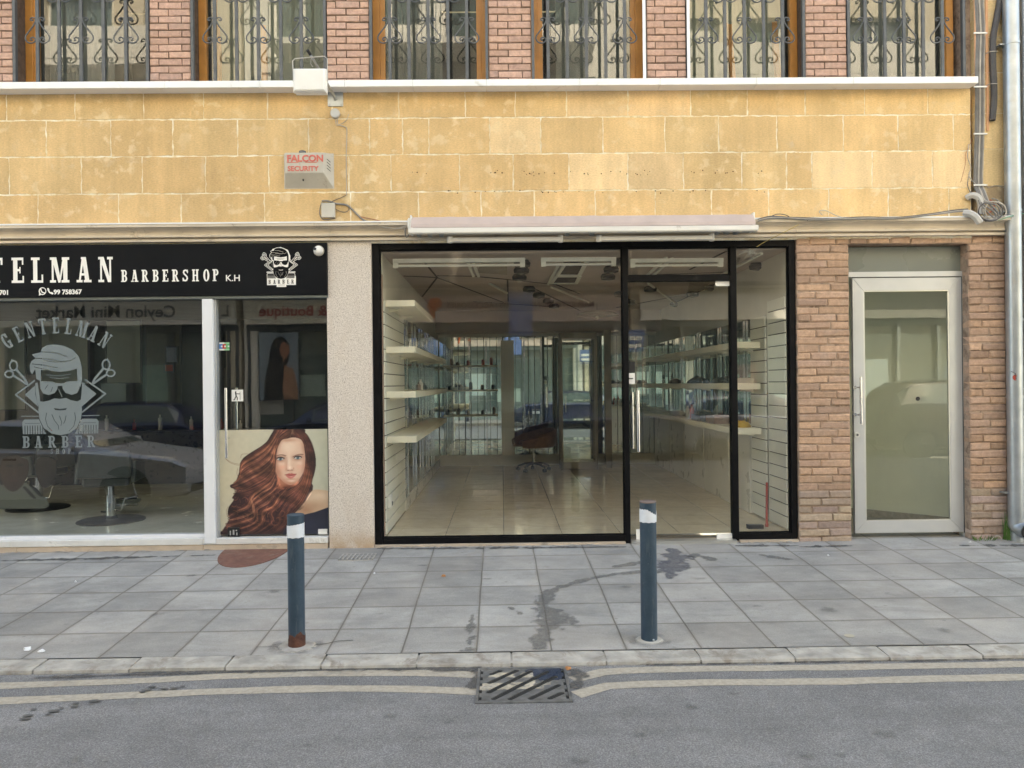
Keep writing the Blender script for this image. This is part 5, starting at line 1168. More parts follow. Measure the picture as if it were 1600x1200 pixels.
# barber chairs
def barber_chair(x, y, ang, label):
    t = thing('barber_chair', label, 'barber chair', (x, y, RZ0), 'barber chairs'); z0 = RZ0; T_ = Matrix.Translation((x, y, z0)) @ Matrix.Rotation(ang, 4, 'Z')
    def nb(): m_ = MB(); m_.T = T_; return m_
    m_ = nb(); m_.lathe([(.36, 0.001), (.36, .012), (.34, .02), (.07, .03), (.06, .06)], 0, 0, 40); m_.build('base_disc', M['black_plastic'], t, smooth=True)
    m_ = nb(); m_.tube([(0, 0, .06), (0, 0, .30)], .055, 20); m_.tube([(0, 0, .30), (0, 0, .42)], .038, 16); pc = m_.build('pedestal', M['chrome'], t, smooth=True)
    m_ = nb(); m_.tube([(.05, 0, .12), (.12, -.05, .12), (.16, -.06, .26), (.30, -.06, .28)], .009, 8); m_.tube([(-.05, 0, .1), (-.12, .06, .1)], .012, 8); m_.build('pump_lever', M['chrome'], pc, smooth=True)
    m_ = nb(); m_.box(-.25, .25, -.24, .26, .42, .54); m_.build('seat', M['black_leather'], t, bevel=.035)
    m_ = nb(); m_.prism([(-.29, .52), (.29, .52), (.27, .83), (-.25, .83)], -.31, -.22, 'y'); m_.build('backrest', M['black_leather'], t, bevel=.03)
    for s in (-1, 1): m_ = nb(); m_.prism([(-.24, .46), (.26, .46), (.24, .66), (-.2, .70)], s*.29-.025, s*.29+.025, 'x'); m_.build('armrest', M['black_leather'], t, bevel=.015)
    m_ = nb(); m_.tube([(-.16, .26, .44), (-.16, .50, .18), (.16, .50, .18), (.16, .26, .44)], .012, 8); m_.prism([(.44, .10), (.62, .14), (.62, .16), (.44, .13)], -.18, .18, 'x'); m_.build('footrest', M['chrome'], t)
    return t
q = P(174, 807, 1.2); barber_chair(q.x, 1.2, R(12), 'black barber chair seen from behind on a round base and chrome column, nearest the glass')
q = P(60, 790, 2.2); barber_chair(q.x, 2.2, R(75), 'barber chair turned sideways further back at the left edge')
# ------------------------------------------------------------------ printed poster on the barbershop door (painted point by point)
class Paint:
    def __init__(s, w, h, x0, y0, x1, y1, bg):
        s.w, s.h = w, h; s.X, s.Y = np.meshgrid(np.linspace(x0, x1, w), np.linspace(y0, y1, h)); s.img = np.zeros((h, w, 3)); s.img[:] = bg
        s.sc = (x1-x0)/w
    def blend(s, a, col):
        a = np.clip(a, 0, 1)[..., None]; s.img = s.img*(1-a)+np.array(col)/255.0*a
    def inside(s, pts):
        m = np.zeros(s.X.shape, bool); n = len(pts)
        for i in range(n):
            (xa, ya), (xb, yb) = pts[i], pts[(i+1) % n]
            if ya == yb: continue
            m ^= ((ya > s.Y) != (yb > s.Y)) & (s.X < (xb-xa)*(s.Y-ya)/(yb-ya)+xa)
        return m
    def poly(s, pts, col, soft=4.0, smooth=True, alpha=1.0):
        if smooth: pts = catmull(list(pts)+[pts[0]], 6)
        m = s.inside(pts).astype(float); k = max(1, int(soft/s.sc/2))
        for _ in range(k):
            m = (m+np.roll(m, 1, 0)+np.roll(m, -1, 0)+np.roll(m, 1, 1)+np.roll(m, -1, 1))/5
        s.blend(m*alpha, col)
    def blob(s, x, y, rx, ry, col, a=1.0, p=1.0, rot=0):
        c, n = math.cos(rot), math.sin(rot); u = (s.X-x)*c+(s.Y-y)*n; v = -(s.X-x)*n+(s.Y-y)*c
        s.blend(a*np.exp(-((u/rx)**2+(v/ry)**2)**p), col)
    def stroke(s, pts, w0, w1, col, a=1.0):
        pts = catmull(pts, 5); xs = [p[0] for p in pts]; ys = [p[1] for p in pts]; pad = max(w0, w1)*2
        i0, i1 = np.searchsorted(s.X[0], [min(xs)-pad, max(xs)+pad]); j0, j1 = np.searchsorted(s.Y[:, 0], [min(ys)-pad, max(ys)+pad])
        if i1 <= i0 or j1 <= j0: return
        X = s.X[j0:j1, i0:i1]; Y = s.Y[j0:j1, i0:i1]; al = np.zeros(X.shape); n = len(pts)-1
        for i in range(n):
            (xa, ya), (xb, yb) = pts[i], pts[i+1]; L = (xb-xa)**2+(yb-ya)**2 or 1e-9; t = np.clip(((X-xa)*(xb-xa)+(Y-ya)*(yb-ya))/L, 0, 1)
            d = np.sqrt((X-xa-t*(xb-xa))**2+(Y-ya-t*(yb-ya))**2); f = i/n; w = w0+(w1-w0)*f; w = max(w*min(1, 6*f+.25, 6*(1-f)+.25), .6)
            al = np.maximum(al, np.clip(1.25-d/w, 0, 1))
        al = (al*a)[..., None]; s.img[j0:j1, i0:i1] = s.img[j0:j1, i0:i1]*(1-al)+np.array(col)/255.0*al
    def mesh(s, name, x0, x1, z0, z1, y, mat, parent=None, cut=None):
        w, h = s.w, s.h; xs = np.linspace(x0, x1, w); zs = np.linspace(z1, z0, h); V = np.zeros((h, w, 3)); V[..., 0] = xs[None]; V[..., 1] = y; V[..., 2] = zs[:, None]
        idx = np.arange(w*h).reshape(h, w); Fq = np.stack([idx[1:, :-1], idx[1:, 1:], idx[:-1, 1:], idx[:-1, :-1]], -1).reshape(-1, 4)
        if cut is not None: Fq = Fq[(cut[1:, :-1] & cut[1:, 1:] & cut[:-1, 1:] & cut[:-1, :-1]).reshape(-1)]
        me = bpy.data.meshes.new(name); me.vertices.add(w*h); me.loops.add(Fq.size); me.polygons.add(len(Fq))
        me.vertices.foreach_set('co', V.reshape(-1)); me.loops.foreach_set('vertex_index', Fq.reshape(-1)); me.polygons.foreach_set('loop_start', np.arange(0, Fq.size, 4)); me.polygons.foreach_set('loop_total', np.full(len(Fq), 4)); me.update()
        img = np.clip(s.img, 0, 1); lin = np.where(img <= .04045, img/12.92, ((img+.055)/1.055)**2.4)
        ca = me.color_attributes.new('Col', 'FLOAT_COLOR', 'POINT'); ca.data.foreach_set('color', np.concatenate([lin, np.ones((h, w, 1))], -1).reshape(-1))
        me.materials.append(mat); o = bpy.data.objects.new(name, me); COL.objects.link(o); me.validate()
        if parent is not None:
            me.transform(Matrix.Translation(-parent.location)); o.parent = parent
        return o
pt = Paint(420, 400, 5, 68, 1095, 1105, (200/255, 193/255, 170/255)); rng = random.Random(5)
pt.blob(1000, 500, 500, 700, (184, 188, 170), .8); pt.blob(60, 200, 300, 300, (208, 199, 174), .6); pt.blob(60, 620, 240, 220, (202, 192, 162), .5)
HAIR = [(560, 66), (520, 130), (480, 190), (400, 250), (300, 310), (245, 350), (215, 400), (225, 450), (200, 500), (225, 560), (160, 595), (112, 618), (122, 640), (180, 665), (130, 735), (145, 760), (95, 830), (85, 900), (105, 930), (70, 1000), (38, 1050), (50, 1105), (720, 1105), (690, 980), (770, 895), (850, 840), (890, 760), (930, 700), (942, 630), (925, 590), (955, 520), (975, 410), (962, 290), (922, 190), (872, 110), (845, 66)]
pt.poly(HAIR, (50, 31, 33), 12)
# shoulder, dress, neck
pt.poly([(760, 895), (850, 800), (915, 700), (960, 668), (1030, 672), (1110, 700), (1110, 860), (960, 905), (850, 930)], (201, 170, 143), 8); pt.blob(1010, 735, 120, 46, (222, 198, 172), .9); pt.blob(870, 860, 90, 60, (160, 116, 90), .8); pt.blob(960, 830, 110, 40, (184, 150, 122), .7)
pt.poly([(640, 1110), (650, 1000), (700, 960), (830, 918), (960, 890), (1110, 840), (1110, 1110)], (33, 37, 54), 5, False); pt.blob(900, 1010, 120, 50, (46, 50, 70), .5)
pt.poly([(585, 520), (575, 600), (590, 660), (640, 670), (740, 640), (800, 600), (760, 500)], (142, 80, 60), 12); pt.blob(612, 610, 34, 50, (184, 110, 82), .8); pt.blob(700, 630, 60, 24, (96, 52, 42), .7)
# face: base, then soft modelling
pt.poly([(600, 165), (572, 250), (562, 350), (560, 420), (572, 490), (610, 550), (660, 598), (715, 618), (765, 602), (815, 550), (850, 480), (868, 400), (872, 300), (860, 220), (830, 165), (760, 150), (680, 155)], (222, 186, 162), 9)
for x, y, rx, ry, c, a, r_ in ((585, 480, 40, 130, (186, 124, 100), .8, -.22), (570, 330, 20, 120, (176, 120, 100), .7, 0), (868, 430, 34, 130, (190, 132, 110), .8, .15), (860, 250, 30, 80, (184, 130, 106), .8, -.2), (604, 215, 26, 80, (178, 122, 98), .8, .25), (720, 600, 90, 24, (178, 118, 94), .8, 0), (650, 585, 40, 26, (186, 126, 102), .6, .6), (800, 575, 40, 26, (192, 134, 110), .6, -.6),
    (700, 240, 90, 60, (240, 214, 194), .8, 0), (706, 390, 20, 90, (244, 218, 198), .75, 0), (640, 440, 40, 30, (236, 176, 152), .7, 0), (808, 440, 34, 30, (236, 180, 158), .65, 0), (634, 410, 36, 18, (242, 210, 188), .6, 0), (806, 404, 30, 16, (242, 212, 192), .55, 0), (728, 578, 36, 16, (238, 208, 188), .7, 0), (672, 420, 14, 60, (206, 156, 134), .5, 0), (722, 500, 20, 10, (206, 152, 132), .6, 0), (722, 560, 46, 8, (178, 118, 98), .55, 0), (690, 175, 90, 18, (176, 122, 98), .55, 0)): pt.blob(x, y, rx, ry, c, a, 1, r_)
# brows, eyes
for n_ in range(26):
    f = n_/25; x = 572+100*f; y = 333-14*math.sin(f*2.6)-2+8*f*f; pt.stroke([(x-6, y+5), (x, y), (x+9, y-3)], 2.6, 1.4, (84, 52, 42), .55); x = 746+100*f; y = 338-24*math.sin(f*2.2)+2; pt.stroke([(x-8, y+3), (x, y), (x+8, y-3)], 2.6, 1.4, (84, 52, 42), .55)
for ex, ey, tw in ((617, 362, .03), (792, 352, -.06)):
    pt.blob(ex, ey-10, 50, 20, (140, 88, 76), .75, 1.1, tw); pt.blob(ex, ey+18, 42, 12, (186, 130, 112), .6, 1, tw); pt.poly([(ex-36, ey+2), (ex-15, ey-13), (ex+12, ey-14), (ex+36, ey+1), (ex+12, ey+12), (ex-15, ey+12)], (206, 200, 194), 3)
    pt.blob(ex+1, ey-1, 16, 15, (60, 84, 94), 1, 3); pt.blob(ex+1, ey+1, 11, 10, (112, 150, 160), .8, 2); pt.blob(ex+1, ey-1, 6.5, 6.5, (14, 16, 20), 1, 2); pt.blob(ex-5, ey-6, 3, 3, (250, 250, 250), .95, 2); pt.blob(ex, ey-13, 34, 6, (70, 48, 46), .55, 1.5)
    pt.stroke([(ex-42, ey+4), (ex-16, ey-15), (ex+12, ey-17), (ex+42, ey-3)], 4.5, 5, (28, 17, 18), .95); pt.stroke([(ex-32, ey+8), (ex, ey+15), (ex+34, ey+4)], 2.2, 2.2, (84, 52, 46), .6)
    for q in range(9): xx = ex-36+9*q; pt.stroke([(xx, ey-9-6*math.sin(q/8*3.1)), (xx+(q-4)*1.4, ey-18-8*math.sin(q/8*3.1))], 1.8, .8, (24, 15, 16), .7)
# nose, lips
pt.stroke([(688, 366), (682, 420), (678, 452)], 6, 8, (196, 146, 124), .35); pt.blob(712, 448, 15, 16, (250, 226, 208), .8); pt.blob(712, 476, 34, 8, (178, 118, 100), .7); pt.blob(694, 473, 7, 4, (104, 52, 46), .85, 2); pt.blob(734, 471, 7, 4, (104, 52, 46), .85, 2); pt.blob(678, 462, 7, 12, (190, 134, 114), .7); pt.blob(750, 458, 6, 12, (190, 134, 114), .7)
pt.poly([(662, 517), (690, 508), (706, 504), (716, 508), (728, 504), (748, 508), (776, 512), (745, 524), (716, 527), (690, 524)], (176, 90, 86), 3); pt.poly([(666, 519), (716, 528), (772, 514), (752, 542), (722, 555), (692, 547)], (198, 112, 106), 3); pt.stroke([(662, 518), (690, 521), (716, 525), (745, 521), (777, 511)], 2, 2, (96, 38, 42), .95); pt.blob(726, 538, 20, 4, (240, 186, 178), .75); pt.blob(664, 518, 5, 4, (110, 52, 50), .6); pt.blob(776, 512, 5, 4, (110, 52, 50), .6)
# hair: broad locks with light along their crest, then many fine strands
D_ = [(40, 24, 28), (54, 33, 34), (30, 19, 25)]; Md = [(86, 49, 42), (104, 58, 46), (70, 41, 38)]; Hi = [(152, 92, 66), (180, 118, 86), (130, 74, 55), (206, 152, 118)]
def lerp_lane(lanes, f, jit):
    i = min(int(f), len(lanes)-2); t = f-i; return [(x0+(x1-x0)*t+rng.uniform(-jit, jit), y0+(y1-y0)*t+rng.uniform(-jit, jit)) for (x0, y0), (x1, y1) in zip(lanes[i], lanes[i+1])]
def fam(lanes, n, cols, w=(2, 6), jit=10, a=(.35, .9), part=.6, dens=None):
    for _ in range(n):
        f = rng.random()*(len(lanes)-1)
        if dens: f = min(len(lanes)-1.001, max(0, rng.choice(dens)+rng.gauss(0, .07)))
        p = lerp_lane(lanes, f, jit)
        if rng.random() < part: s0 = rng.randint(0, max(0, len(p)-4)); p = p[s0:s0+rng.randint(3, 5)]
        if len(p) > 1: pt.stroke(p, rng.uniform(*w), rng.uniform(w[0]*.5, w[1]*.6), rng.choice(cols), rng.uniform(*a))
left = [[(575, 72), (520, 170), (440, 240), (330, 305), (260, 350), (222, 400), (215, 440)], [(640, 70), (560, 190), (480, 300), (380, 370), (275, 425), (222, 470), (212, 540)], [(660, 120), (570, 260), (530, 380), (440, 460), (330, 520), (210, 582), (118, 622)], [(600, 170), (560, 300), (550, 430), (480, 530), (360, 600), (240, 650), (160, 655)], [(580, 200), (555, 350), (560, 480), (520, 590), (420, 670), (280, 725), (140, 748)]]
low = [[(560, 480), (520, 560), (420, 640), (330, 700), (260, 790), (150, 840), (92, 900)], [(570, 560), (520, 640), (420, 700), (330, 780), (350, 870), (230, 930), (98, 960)], [(600, 660), (540, 710), (450, 780), (340, 850), (350, 960), (230, 1010), (48, 1050)], [(680, 660), (600, 740), (540, 830), (440, 880), (430, 980), (330, 1060), (220, 1100)], [(760, 640), (700, 740), (620, 830), (560, 900), (570, 980), (470, 1060), (400, 1100)], [(830, 640), (780, 740), (710, 840), (660, 930), (650, 1000), (570, 1070), (500, 1105)], [(900, 640), (860, 740), (780, 840), (720, 910), (690, 990), (650, 1050), (600, 1105)]]
top = [[(690, 66), (640, 90), (600, 130), (575, 190), (565, 250)], [(740, 66), (700, 100), (650, 130), (610, 165), (585, 220)], [(744, 78), (720, 120), (680, 150), (630, 172), (592, 225)]]; top2 = [[(744, 66), (790, 84), (836, 120), (864, 180), (872, 240)], [(745, 72), (780, 104), (820, 140), (850, 180), (866, 240)], [(745, 82), (765, 120), (795, 150), (835, 172), (862, 225)]]
rt = [[(760, 70), (800, 110), (850, 170), (868, 270), (874, 380), (858, 500), (820, 590), (740, 650), (640, 700)], [(790, 70), (850, 120), (896, 200), (918, 320), (908, 450), (876, 580), (830, 680), (770, 760), (700, 830)], [(830, 70), (885, 130), (935, 230), (962, 370), (942, 520), (918, 620), (880, 710), (830, 800), (760, 880)]]
fam(left, 60, D_, (8, 16), 8, (.4, .8), .2); fam(left, 34, Md, (7, 13), 5, (.3, .6), .2, [.4, .9, 1.5, 2.1, 2.8, 3.4]); fam(left, 26, Hi[:1]+Md[:2], (5, 10), 3, (.25, .5), .3, [.45, .95, 1.55, 2.2, 2.9])
fam(low, 60, D_, (8, 18), 14, (.4, .8), .2); fam(low, 34, Md, (6, 14), 22, (.3, .6), .3, [.3, .9, 1.5, 2.2, 2.9, 3.6]); fam(low, 26, Hi[:1]+Md[:2], (5, 10), 5, (.25, .55), .4, [.35, .95, 1.6, 2.3, 3.0, 3.7])
fam(rt, 50, D_, (8, 15), 5, (.4, .8), .2); fam(rt, 18, Md, (5, 11), 4, (.25, .5), .3, [.3, .9, 1.5])
for _ in range(70):
    cx, cy = rng.uniform(120, 640), rng.uniform(700, 1060)
    if cx < 60+(1060-cy)*.12: continue
    r = rng.uniform(18, 46); a0 = rng.uniform(0, 6.28); dr_ = rng.choice((-1, 1)); hi_ = rng.choice((Hi[0], Hi[1], Md[1], Md[0]))
    for k in range(9):
        rr = r*(.7+.06*k); st = a0+rng.uniform(-.15, .15); pt.stroke([(cx+rr*math.cos(st+dr_*t), cy+rr*1.25*math.sin(st+dr_*t)) for t in (0, .5, 1.0, 1.5, 2.0)], rng.uniform(1.6, 4.5), 1, hi_ if 3 <= k <= 5 else rng.choice(D_), rng.uniform(.35, .8))
for cx, cy, r in ((320, 850, 46), (420, 780, 50), (560, 985, 44), (250, 920, 40), (150, 890, 38), (500, 690, 45), (470, 1000, 42), (330, 1010, 40), (620, 900, 44), (180, 1030, 34), (100, 1040, 28), (400, 930, 36)):
    a0 = rng.uniform(0, 6.28)
    for k in range(16):
        rr = r*(.55+.045*k); st = a0+rng.uniform(-.2, .2); pt.stroke([(cx+rr*math.cos(st+t), cy+rr*.75*math.sin(st+t)) for t in (0, .6, 1.2, 1.8, 2.4, 3.0)], rng.uniform(1.4, 4), 1, rng.choice(Md+Hi[:3]) if 5 < k < 11 else rng.choice(D_+Md[2:]), rng.uniform(.3, .75))
fam(left, 420, D_+Md, (1.0, 2.6), 6, (.25, .8)); fam(left, 330, Md+Hi[:3], (.7, 1.9), 9, (.25, .7), .7); fam(left, 110, Hi[1:], (.6, 1.3), 4, (.3, .8), .8, [.5, 1.0, 1.6, 2.25])
fam(low, 260, D_+Md, (1.0, 3.0), 16, (.25, .7)); fam(low, 200, Md+Hi[:3], (.7, 2.0), 14, (.25, .65), .8, [.35, .95, 1.6, 2.3, 3.0, 3.7, 4.4, 5.1]); fam(low, 120, Hi[1:], (.6, 1.4), 6, (.3, .8), .8, [.4, 1.0, 1.65, 2.35, 3.05])
fam(rt, 420, D_+[(70, 44, 41)], (1.0, 2.8), 5, (.3, .85)); fam(rt, 150, Md, (.8, 1.8), 4, (.25, .7), .7); fam([l[4:] for l in rt], 200, Hi[:3]+Md, (.7, 2.2), 6, (.25, .75), .5)
pt.poly([(600, 180), (640, 168), (690, 160), (745, 148), (800, 158), (850, 178), (830, 150), (780, 110), (745, 90), (690, 110), (630, 140)], (70, 42, 38), 6)
fam(top, 260, D_+Md*2+Hi[:2], (.9, 2.8), 5, (.3, .85), .3); fam(top2, 240, D_+Md*2+Hi[:1], (.9, 2.8), 5, (.3, .85), .3); pt.blob(745, 92, 12, 34, (196, 150, 116), .6); pt.stroke([(742, 70), (735, 110), (715, 150)], 2.5, 1.5, (214, 170, 134), .8)
# loose hairs over the background and along the face
for p in ([(220, 350), (230, 312), (280, 306), (340, 310)], [(200, 480), (225, 470), (240, 440)], [(60, 345), (110, 390), (180, 415), (240, 420)], [(55, 340), (120, 385), (190, 405), (250, 410)], [(196, 560), (190, 520), (215, 480)], [(75, 910), (100, 930), (110, 905)], [(40, 1090), (30, 1050), (70, 1040)], [(190, 440), (180, 500), (200, 545)], [(90, 820), (70, 870), (78, 920)], [(560, 300), (566, 400), (560, 470)], [(866, 200), (880, 300), (876, 420)], [(590, 190), (575, 260), (568, 330)]): pt.stroke(p, 2.0, 1.4, (104, 62, 50), .75)
hm = pt.inside(catmull(HAIR+[HAIR[0]], 4)) & ~pt.inside([(600, 165), (572, 250), (562, 350), (560, 420), (572, 490), (610, 550), (620, 640), (715, 630), (765, 602), (815, 550), (850, 480), (868, 400), (872, 300), (860, 220), (830, 165), (760, 150), (680, 155)]) if False or 'fbm' in globals() else None
if hm is not None:
    gl = fbm((pt.X+pt.Y*.35)/110.0+5, (pt.Y-pt.X*.3)/55.0+9, 91, 3, 1.0); pt.img = np.where(hm[..., None], pt.img*np.clip(.45+1.15*gl, .5, 1.45)[..., None], pt.img)
im = pt.img; g = fbm(pt.X/40.0+2, pt.Y/40.0+2, 77, 4, 1.0)[..., None] if 'fbm' in globals() else 0.5
pt.img = (im*6+np.roll(im, 1, 0)+np.roll(im, -1, 0)+np.roll(im, 1, 1)+np.roll(im, -1, 1))/10*(.97+.05*g)*.95+.018
a, b = P(343, 750, .0575).x, P(512.5, 750, .0575).x; c, d_ = Z(785, 835.5-3.6, .0575), Z(785, 671-3.2, .0575)
c = rect(343, 671, 513, 835, .0575)[2]; d_ = rect(343, 671, 513, 835, .0575)[3]
pt.mesh('hair_poster', a, min(b, BX1-.006), c, d_, .0583, M['vcol'])
tag(bpy.data.objects['hair_poster'], 'printed poster of a woman with long wavy brown hair on the barbershop door', 'poster')
# hairstyle poster low in the window
pm = Paint(150, 130, 0, 0, 150, 130, (.045, .05, .05)); sh = lambda pts, d: [(x+d, y) for x, y in pts]
pm.poly(sh([(-40, 130), (-30, 92), (0, 80), (50, 72), (66, 80), (80, 92), (90, 130)], 28), (92, 94, 88), 3); pm.poly(sh([(60, 78), (64, 76), (84, 100), (78, 102)], 30), (18, 18, 20), 1); pm.poly(sh([(50, 84), (54, 82), (72, 106), (66, 106)], 30), (18, 18, 20), 1)
pm.poly(sh([(14, 10), (30, 2), (50, 8), (58, 30), (56, 56), (46, 80), (30, 92), (14, 78), (8, 44)], 32), (48, 33, 27), 3); pm.poly(sh([(6, 30), (6, 4), (28, -8), (54, -4), (62, 24), (54, 22), (30, 12), (12, 20)], 32), (12, 10, 10), 3)
pm.blob(56, 36, 7, 3, (14, 10, 9), .9, 2); pm.blob(75, 34, 6, 3, (14, 10, 9), .9, 2); pm.blob(65, 52, 4, 9, (66, 46, 36), .8); pm.blob(64, 68, 9, 3, (60, 34, 30), .9, 2); pm.blob(48, 55, 9, 20, (66, 46, 36), .6)
pm.poly(sh([(96, 20), (110, 10), (126, 16), (132, 40), (126, 70), (112, 86), (100, 74), (94, 44)], 8), (26, 18, 15), 3); pm.poly(sh([(94, 24), (100, 2), (124, 0), (134, 26), (120, 18), (104, 18)], 8), (8, 8, 8), 3)
pq = thing('hairstyle_poster', 'cut-out picture of two young men low at the left edge of the barbershop window', 'poster', (P(20, 740, .08).x, .08, .8))
a, b, c, d_ = rect(-35, 702, 98, 795, .08); pm.mesh('print', a, b, c, d_, .08, M['vcol'], pq, np.abs(pm.img-np.array((.045, .05, .05))).sum(-1) > .03)
# ------------------------------------------------------------------ awning
ay = -.33
ax0, ax1 = P(640, 360, ay).x, P(1183, 355, ay).x
AW = thing('awning_cassette', 'rolled up awning with dusty pink fabric and white front bar over the empty shop', 'awning', ((ax0+ax1)/2, -.05, ct))
zb0, zb1 = Z(785, 363.5, ay), Z(785, 354.6, ay); zt = Z(785, 337.5, -.2)
mb = MB(); dz = .012
mb.prism([(ay, zb0), (ay-.006, zb0+.01), (ay-.006, zb1-.005), (ay+.01, zb1), (ay+.06, zb1-.004), (ay+.06, zb0)], ax0-.012, ax1+.012, 'x'); mb.build('front_bar', M['awning_white'], AW)
mb = MB(); n = 14; cy, cz, r = -.185, zb1+.055, .072
pts = [(cy+r*math.cos(2*math.pi*k/n), cz+r*math.sin(2*math.pi*k/n)) for k in range(n)]
mb.prism(pts, ax0+.02, ax1-.015, 'x'); mb.build('fabric_roll', M['awning_fabric'], AW, smooth=True)
mb = MB()
nx = 60
for i in range(nx):
    xa = ax0+.01+(ax1-ax0-.02)*i/nx; xb = ax0+.01+(ax1-ax0-.02)*(i+1)/nx
    sag = lambda x: .004*math.sin(x*9)+.003*math.sin(x*23)
    P4 = lambda x: [(x, cy-.01, cz+r+.002), (x, cy-.07, cz+r*.8+sag(x)), (x, ay+.02, zb1+.038+sag(x)*.6), (x, ay+.008, zb1+.003)]
    A_, B_ = P4(xa), P4(xb)
    for k in range(3): mb.quad(A_[k+1], B_[k+1], B_[k], A_[k])
mb.build('fabric_valance', M['awning_fabric'], AW, smooth=True)
mb = MB()
for x in (ax0-.004, ax1-.012): mb.box(x, x+.016, -.26, -.116, zb1-.04, cz+r+.01)
mb.build('end_cap', M['plastic_white'], AW, bevel=.003)
for (pa, pb, yy, t0) in ((703, 876, 376.5, 0), (936, 1113, 371.5, 0)):   # folded arms
    arm = MB(); xa, xb = P(pa, yy, -.2).x, P(pb, yy, -.2).x; z = Z(785, 374, -.2)
    arm.box(xa, xb, -.225, -.175, z-.022, z+.016); arm.box(xa+.05, xb-.1, -.17, -.135, z-.008, z+.028); arm.tube([(xa, -.20, z-.03), (xa, -.20, z+.03)], .03, 12); arm.tube([(xb, -.18, z-.03), (xb, -.18, z+.04)], .026, 12)
    arm.build('folding_arm', M['awning_white'], AW, bevel=.003)
mb = MB()
for px in (655, 672, 690, 886, 925, 1120, 1135, 1150): mb = MB(); x = P(px, 370, -.15).x; mb.box(x-.02, x+.02, -.20, -.116, cb+.01, cb+.07); mb.tube([(x, -.21, cb+.03), (x, -.16, cb+.03)], .011, 8); mb.build('bracket', M['galv'], AW)
mb = MB(); mb.box(P(1153, 370, -.12).x, P(1180, 370, -.12).x, -.19, -.116, cb+.03, cb+.06); mb.build('motor_cover', M['galv'], AW)
mb = MB(); mb.box(ax0-.035, ax0-.0125, -.20, -.13, cz-.03, cz+.055); mb.box(ax0-.03, ax0-.016, -.19, -.14, cz+.056, cz+.07); mb.build('gear_box', M['plastic_white'], AW, bevel=.003)

# ------------------------------------------------------------------ alarm box
a, b, c, d_ = rect(445, 241, 521, 294, -.005); al = thing('alarm_box', 'grey trapezoid alarm siren box with faded red lettering on the sandstone', 'alarm box', ((a+b)/2, 0, c))
fa_, fb_, fc, fd = a+.03, b-.075, c+.125, d_-.015
mb = MB(); D = -.11
v = [(a, -.004, c), (b, -.004, c), (b, -.004, d_), (a, -.004, d_), (fa_, D, fc), (fb_, D, fc), (fb_, D, fd), (fa_, D, fd)]
mb.add(v, [(0, 1, 2, 3), (4, 5, 6, 7), (0, 1, 5, 4), (1, 2, 6, 5), (2, 3, 7, 6), (3, 0, 4, 7)]); body = mb.build('casing', M['beige_plastic'], al, bevel=.006)
mb = MB()
for k in range(4):
    z = fc+.04+k*.03
    for s, x0_, x1_ in ((1, b, fb_), (-1, a, fa_)):
        p = Vector((x0_, -.004, z)); q = Vector((x1_, D, z+.006)); u = p.lerp(q, .30)+Vector((s*.002, -.002, .01)); w = p.lerp(q, .68)+Vector((s*.002, -.002, 0)); u.z = z-.012; w.z = z+.01
        mb.add([u, w, w+Vector((0, 0, .009)), u+Vector((0, 0, .009))], [(0, 1, 2, 3)])
mb.build('vent_slots', M['steel_dark'], al)
mb = MB(); mb.lathe([(.034, d_-.006), (.034, d_+.012), (.02, d_+.02), (0, d_+.022)], (a+b)/2-.05, -.06, 20); mb.build('strobe', simple('strobe', (.10, .11, .12), .2), al, smooth=True)
mb = MB(); mb.tube([((a+b)/2-.04, -.085, c+.07), ((a+b)/2-.04, -.075, c+.055)], .008, 8); mb.build('keyhole', M['black_plastic'], al)
text_mesh('FALCON', .090, M['red_faded'], al, 'lettering', (fa_+.02, D-.003, fd-.088), bold=.0035, xs=1.02)
text_mesh('SECURITY', .068, M['red_faded'], al, 'lettering', (fa_+.028, D-.003, fc+.018), bold=.002, xs=1.0)
mb = MB(); mb.box(fa_+.02, fa_+.135, D-.003, D-.001, fc+.098, fc+.104); mb.box(fa_+.20, fa_+.315, D-.003, D-.001, fc+.098, fc+.104); mb.build('underline', M['red_faded'], al)

# ------------------------------------------------------------------ floodlight on bracket
fl = thing('floodlight', 'white floodlight with wire guard on an angled arm above the marble ledge', 'floodlight', (P(523, 153).x, 0, P(523, 153).z))
a, b, c, d_ = rect(512, 140, 536, 166, -.01); mb = MB(); mb.box(a, b, -.012, 0, c, d_)
for x in (a+.02, b-.02):
    for z in (c+.02, d_-.02): mb.tube([(x, -.022, z), (x, -.012, z)], .008, 8)
mb.build('wall_plate', M['galv'], fl, bevel=.002)
hY = -.62; tip = P(484, 84, hY); base = P(524, 156, -.012)
mb = MB(); mb.tube([(base.x, -.012, base.z), (base.x-.005, -.06, base.z+.03), (tip.x+.02, hY+.05, tip.z-.03), tip], .0125, 10); mb.build('arm', M['galv'], fl, smooth=True)
mb = MB(); dv = (Vector(tip)-Vector((tip.x+.02, hY+.05, tip.z-.03))).normalized(); mb.tube([Vector(tip)-dv*.01, Vector(tip)+dv*.04], .014, 10); mb.build('arm_cap', M['black_plastic'], fl)
a, b, c, d_ = rect(457.5, 107, 509, 142.5, hY-.06); mb = MB()
mb.cbox(a+.006, b-.006, hY-.07, hY+.04, c, d_, .012); mb.box(a-.002, b+.004, hY-.04, hY-.015, c-.005, d_+.006); mb.build('lamp_housing', M['plastic_white'], fl, bevel=.004)
mb = MB(); gz = P(480, 93, hY).z
mb.tube([(a-.006, hY-.02, (c+d_)/2), (a-.010, hY-.02, gz-.02), (a+.01, hY-.02, gz), (b-.02, hY-.02, gz+.02), (b+.006, hY-.02, gz), (b+.008, hY-.02, (c+d_)/2)], .0045, 6)
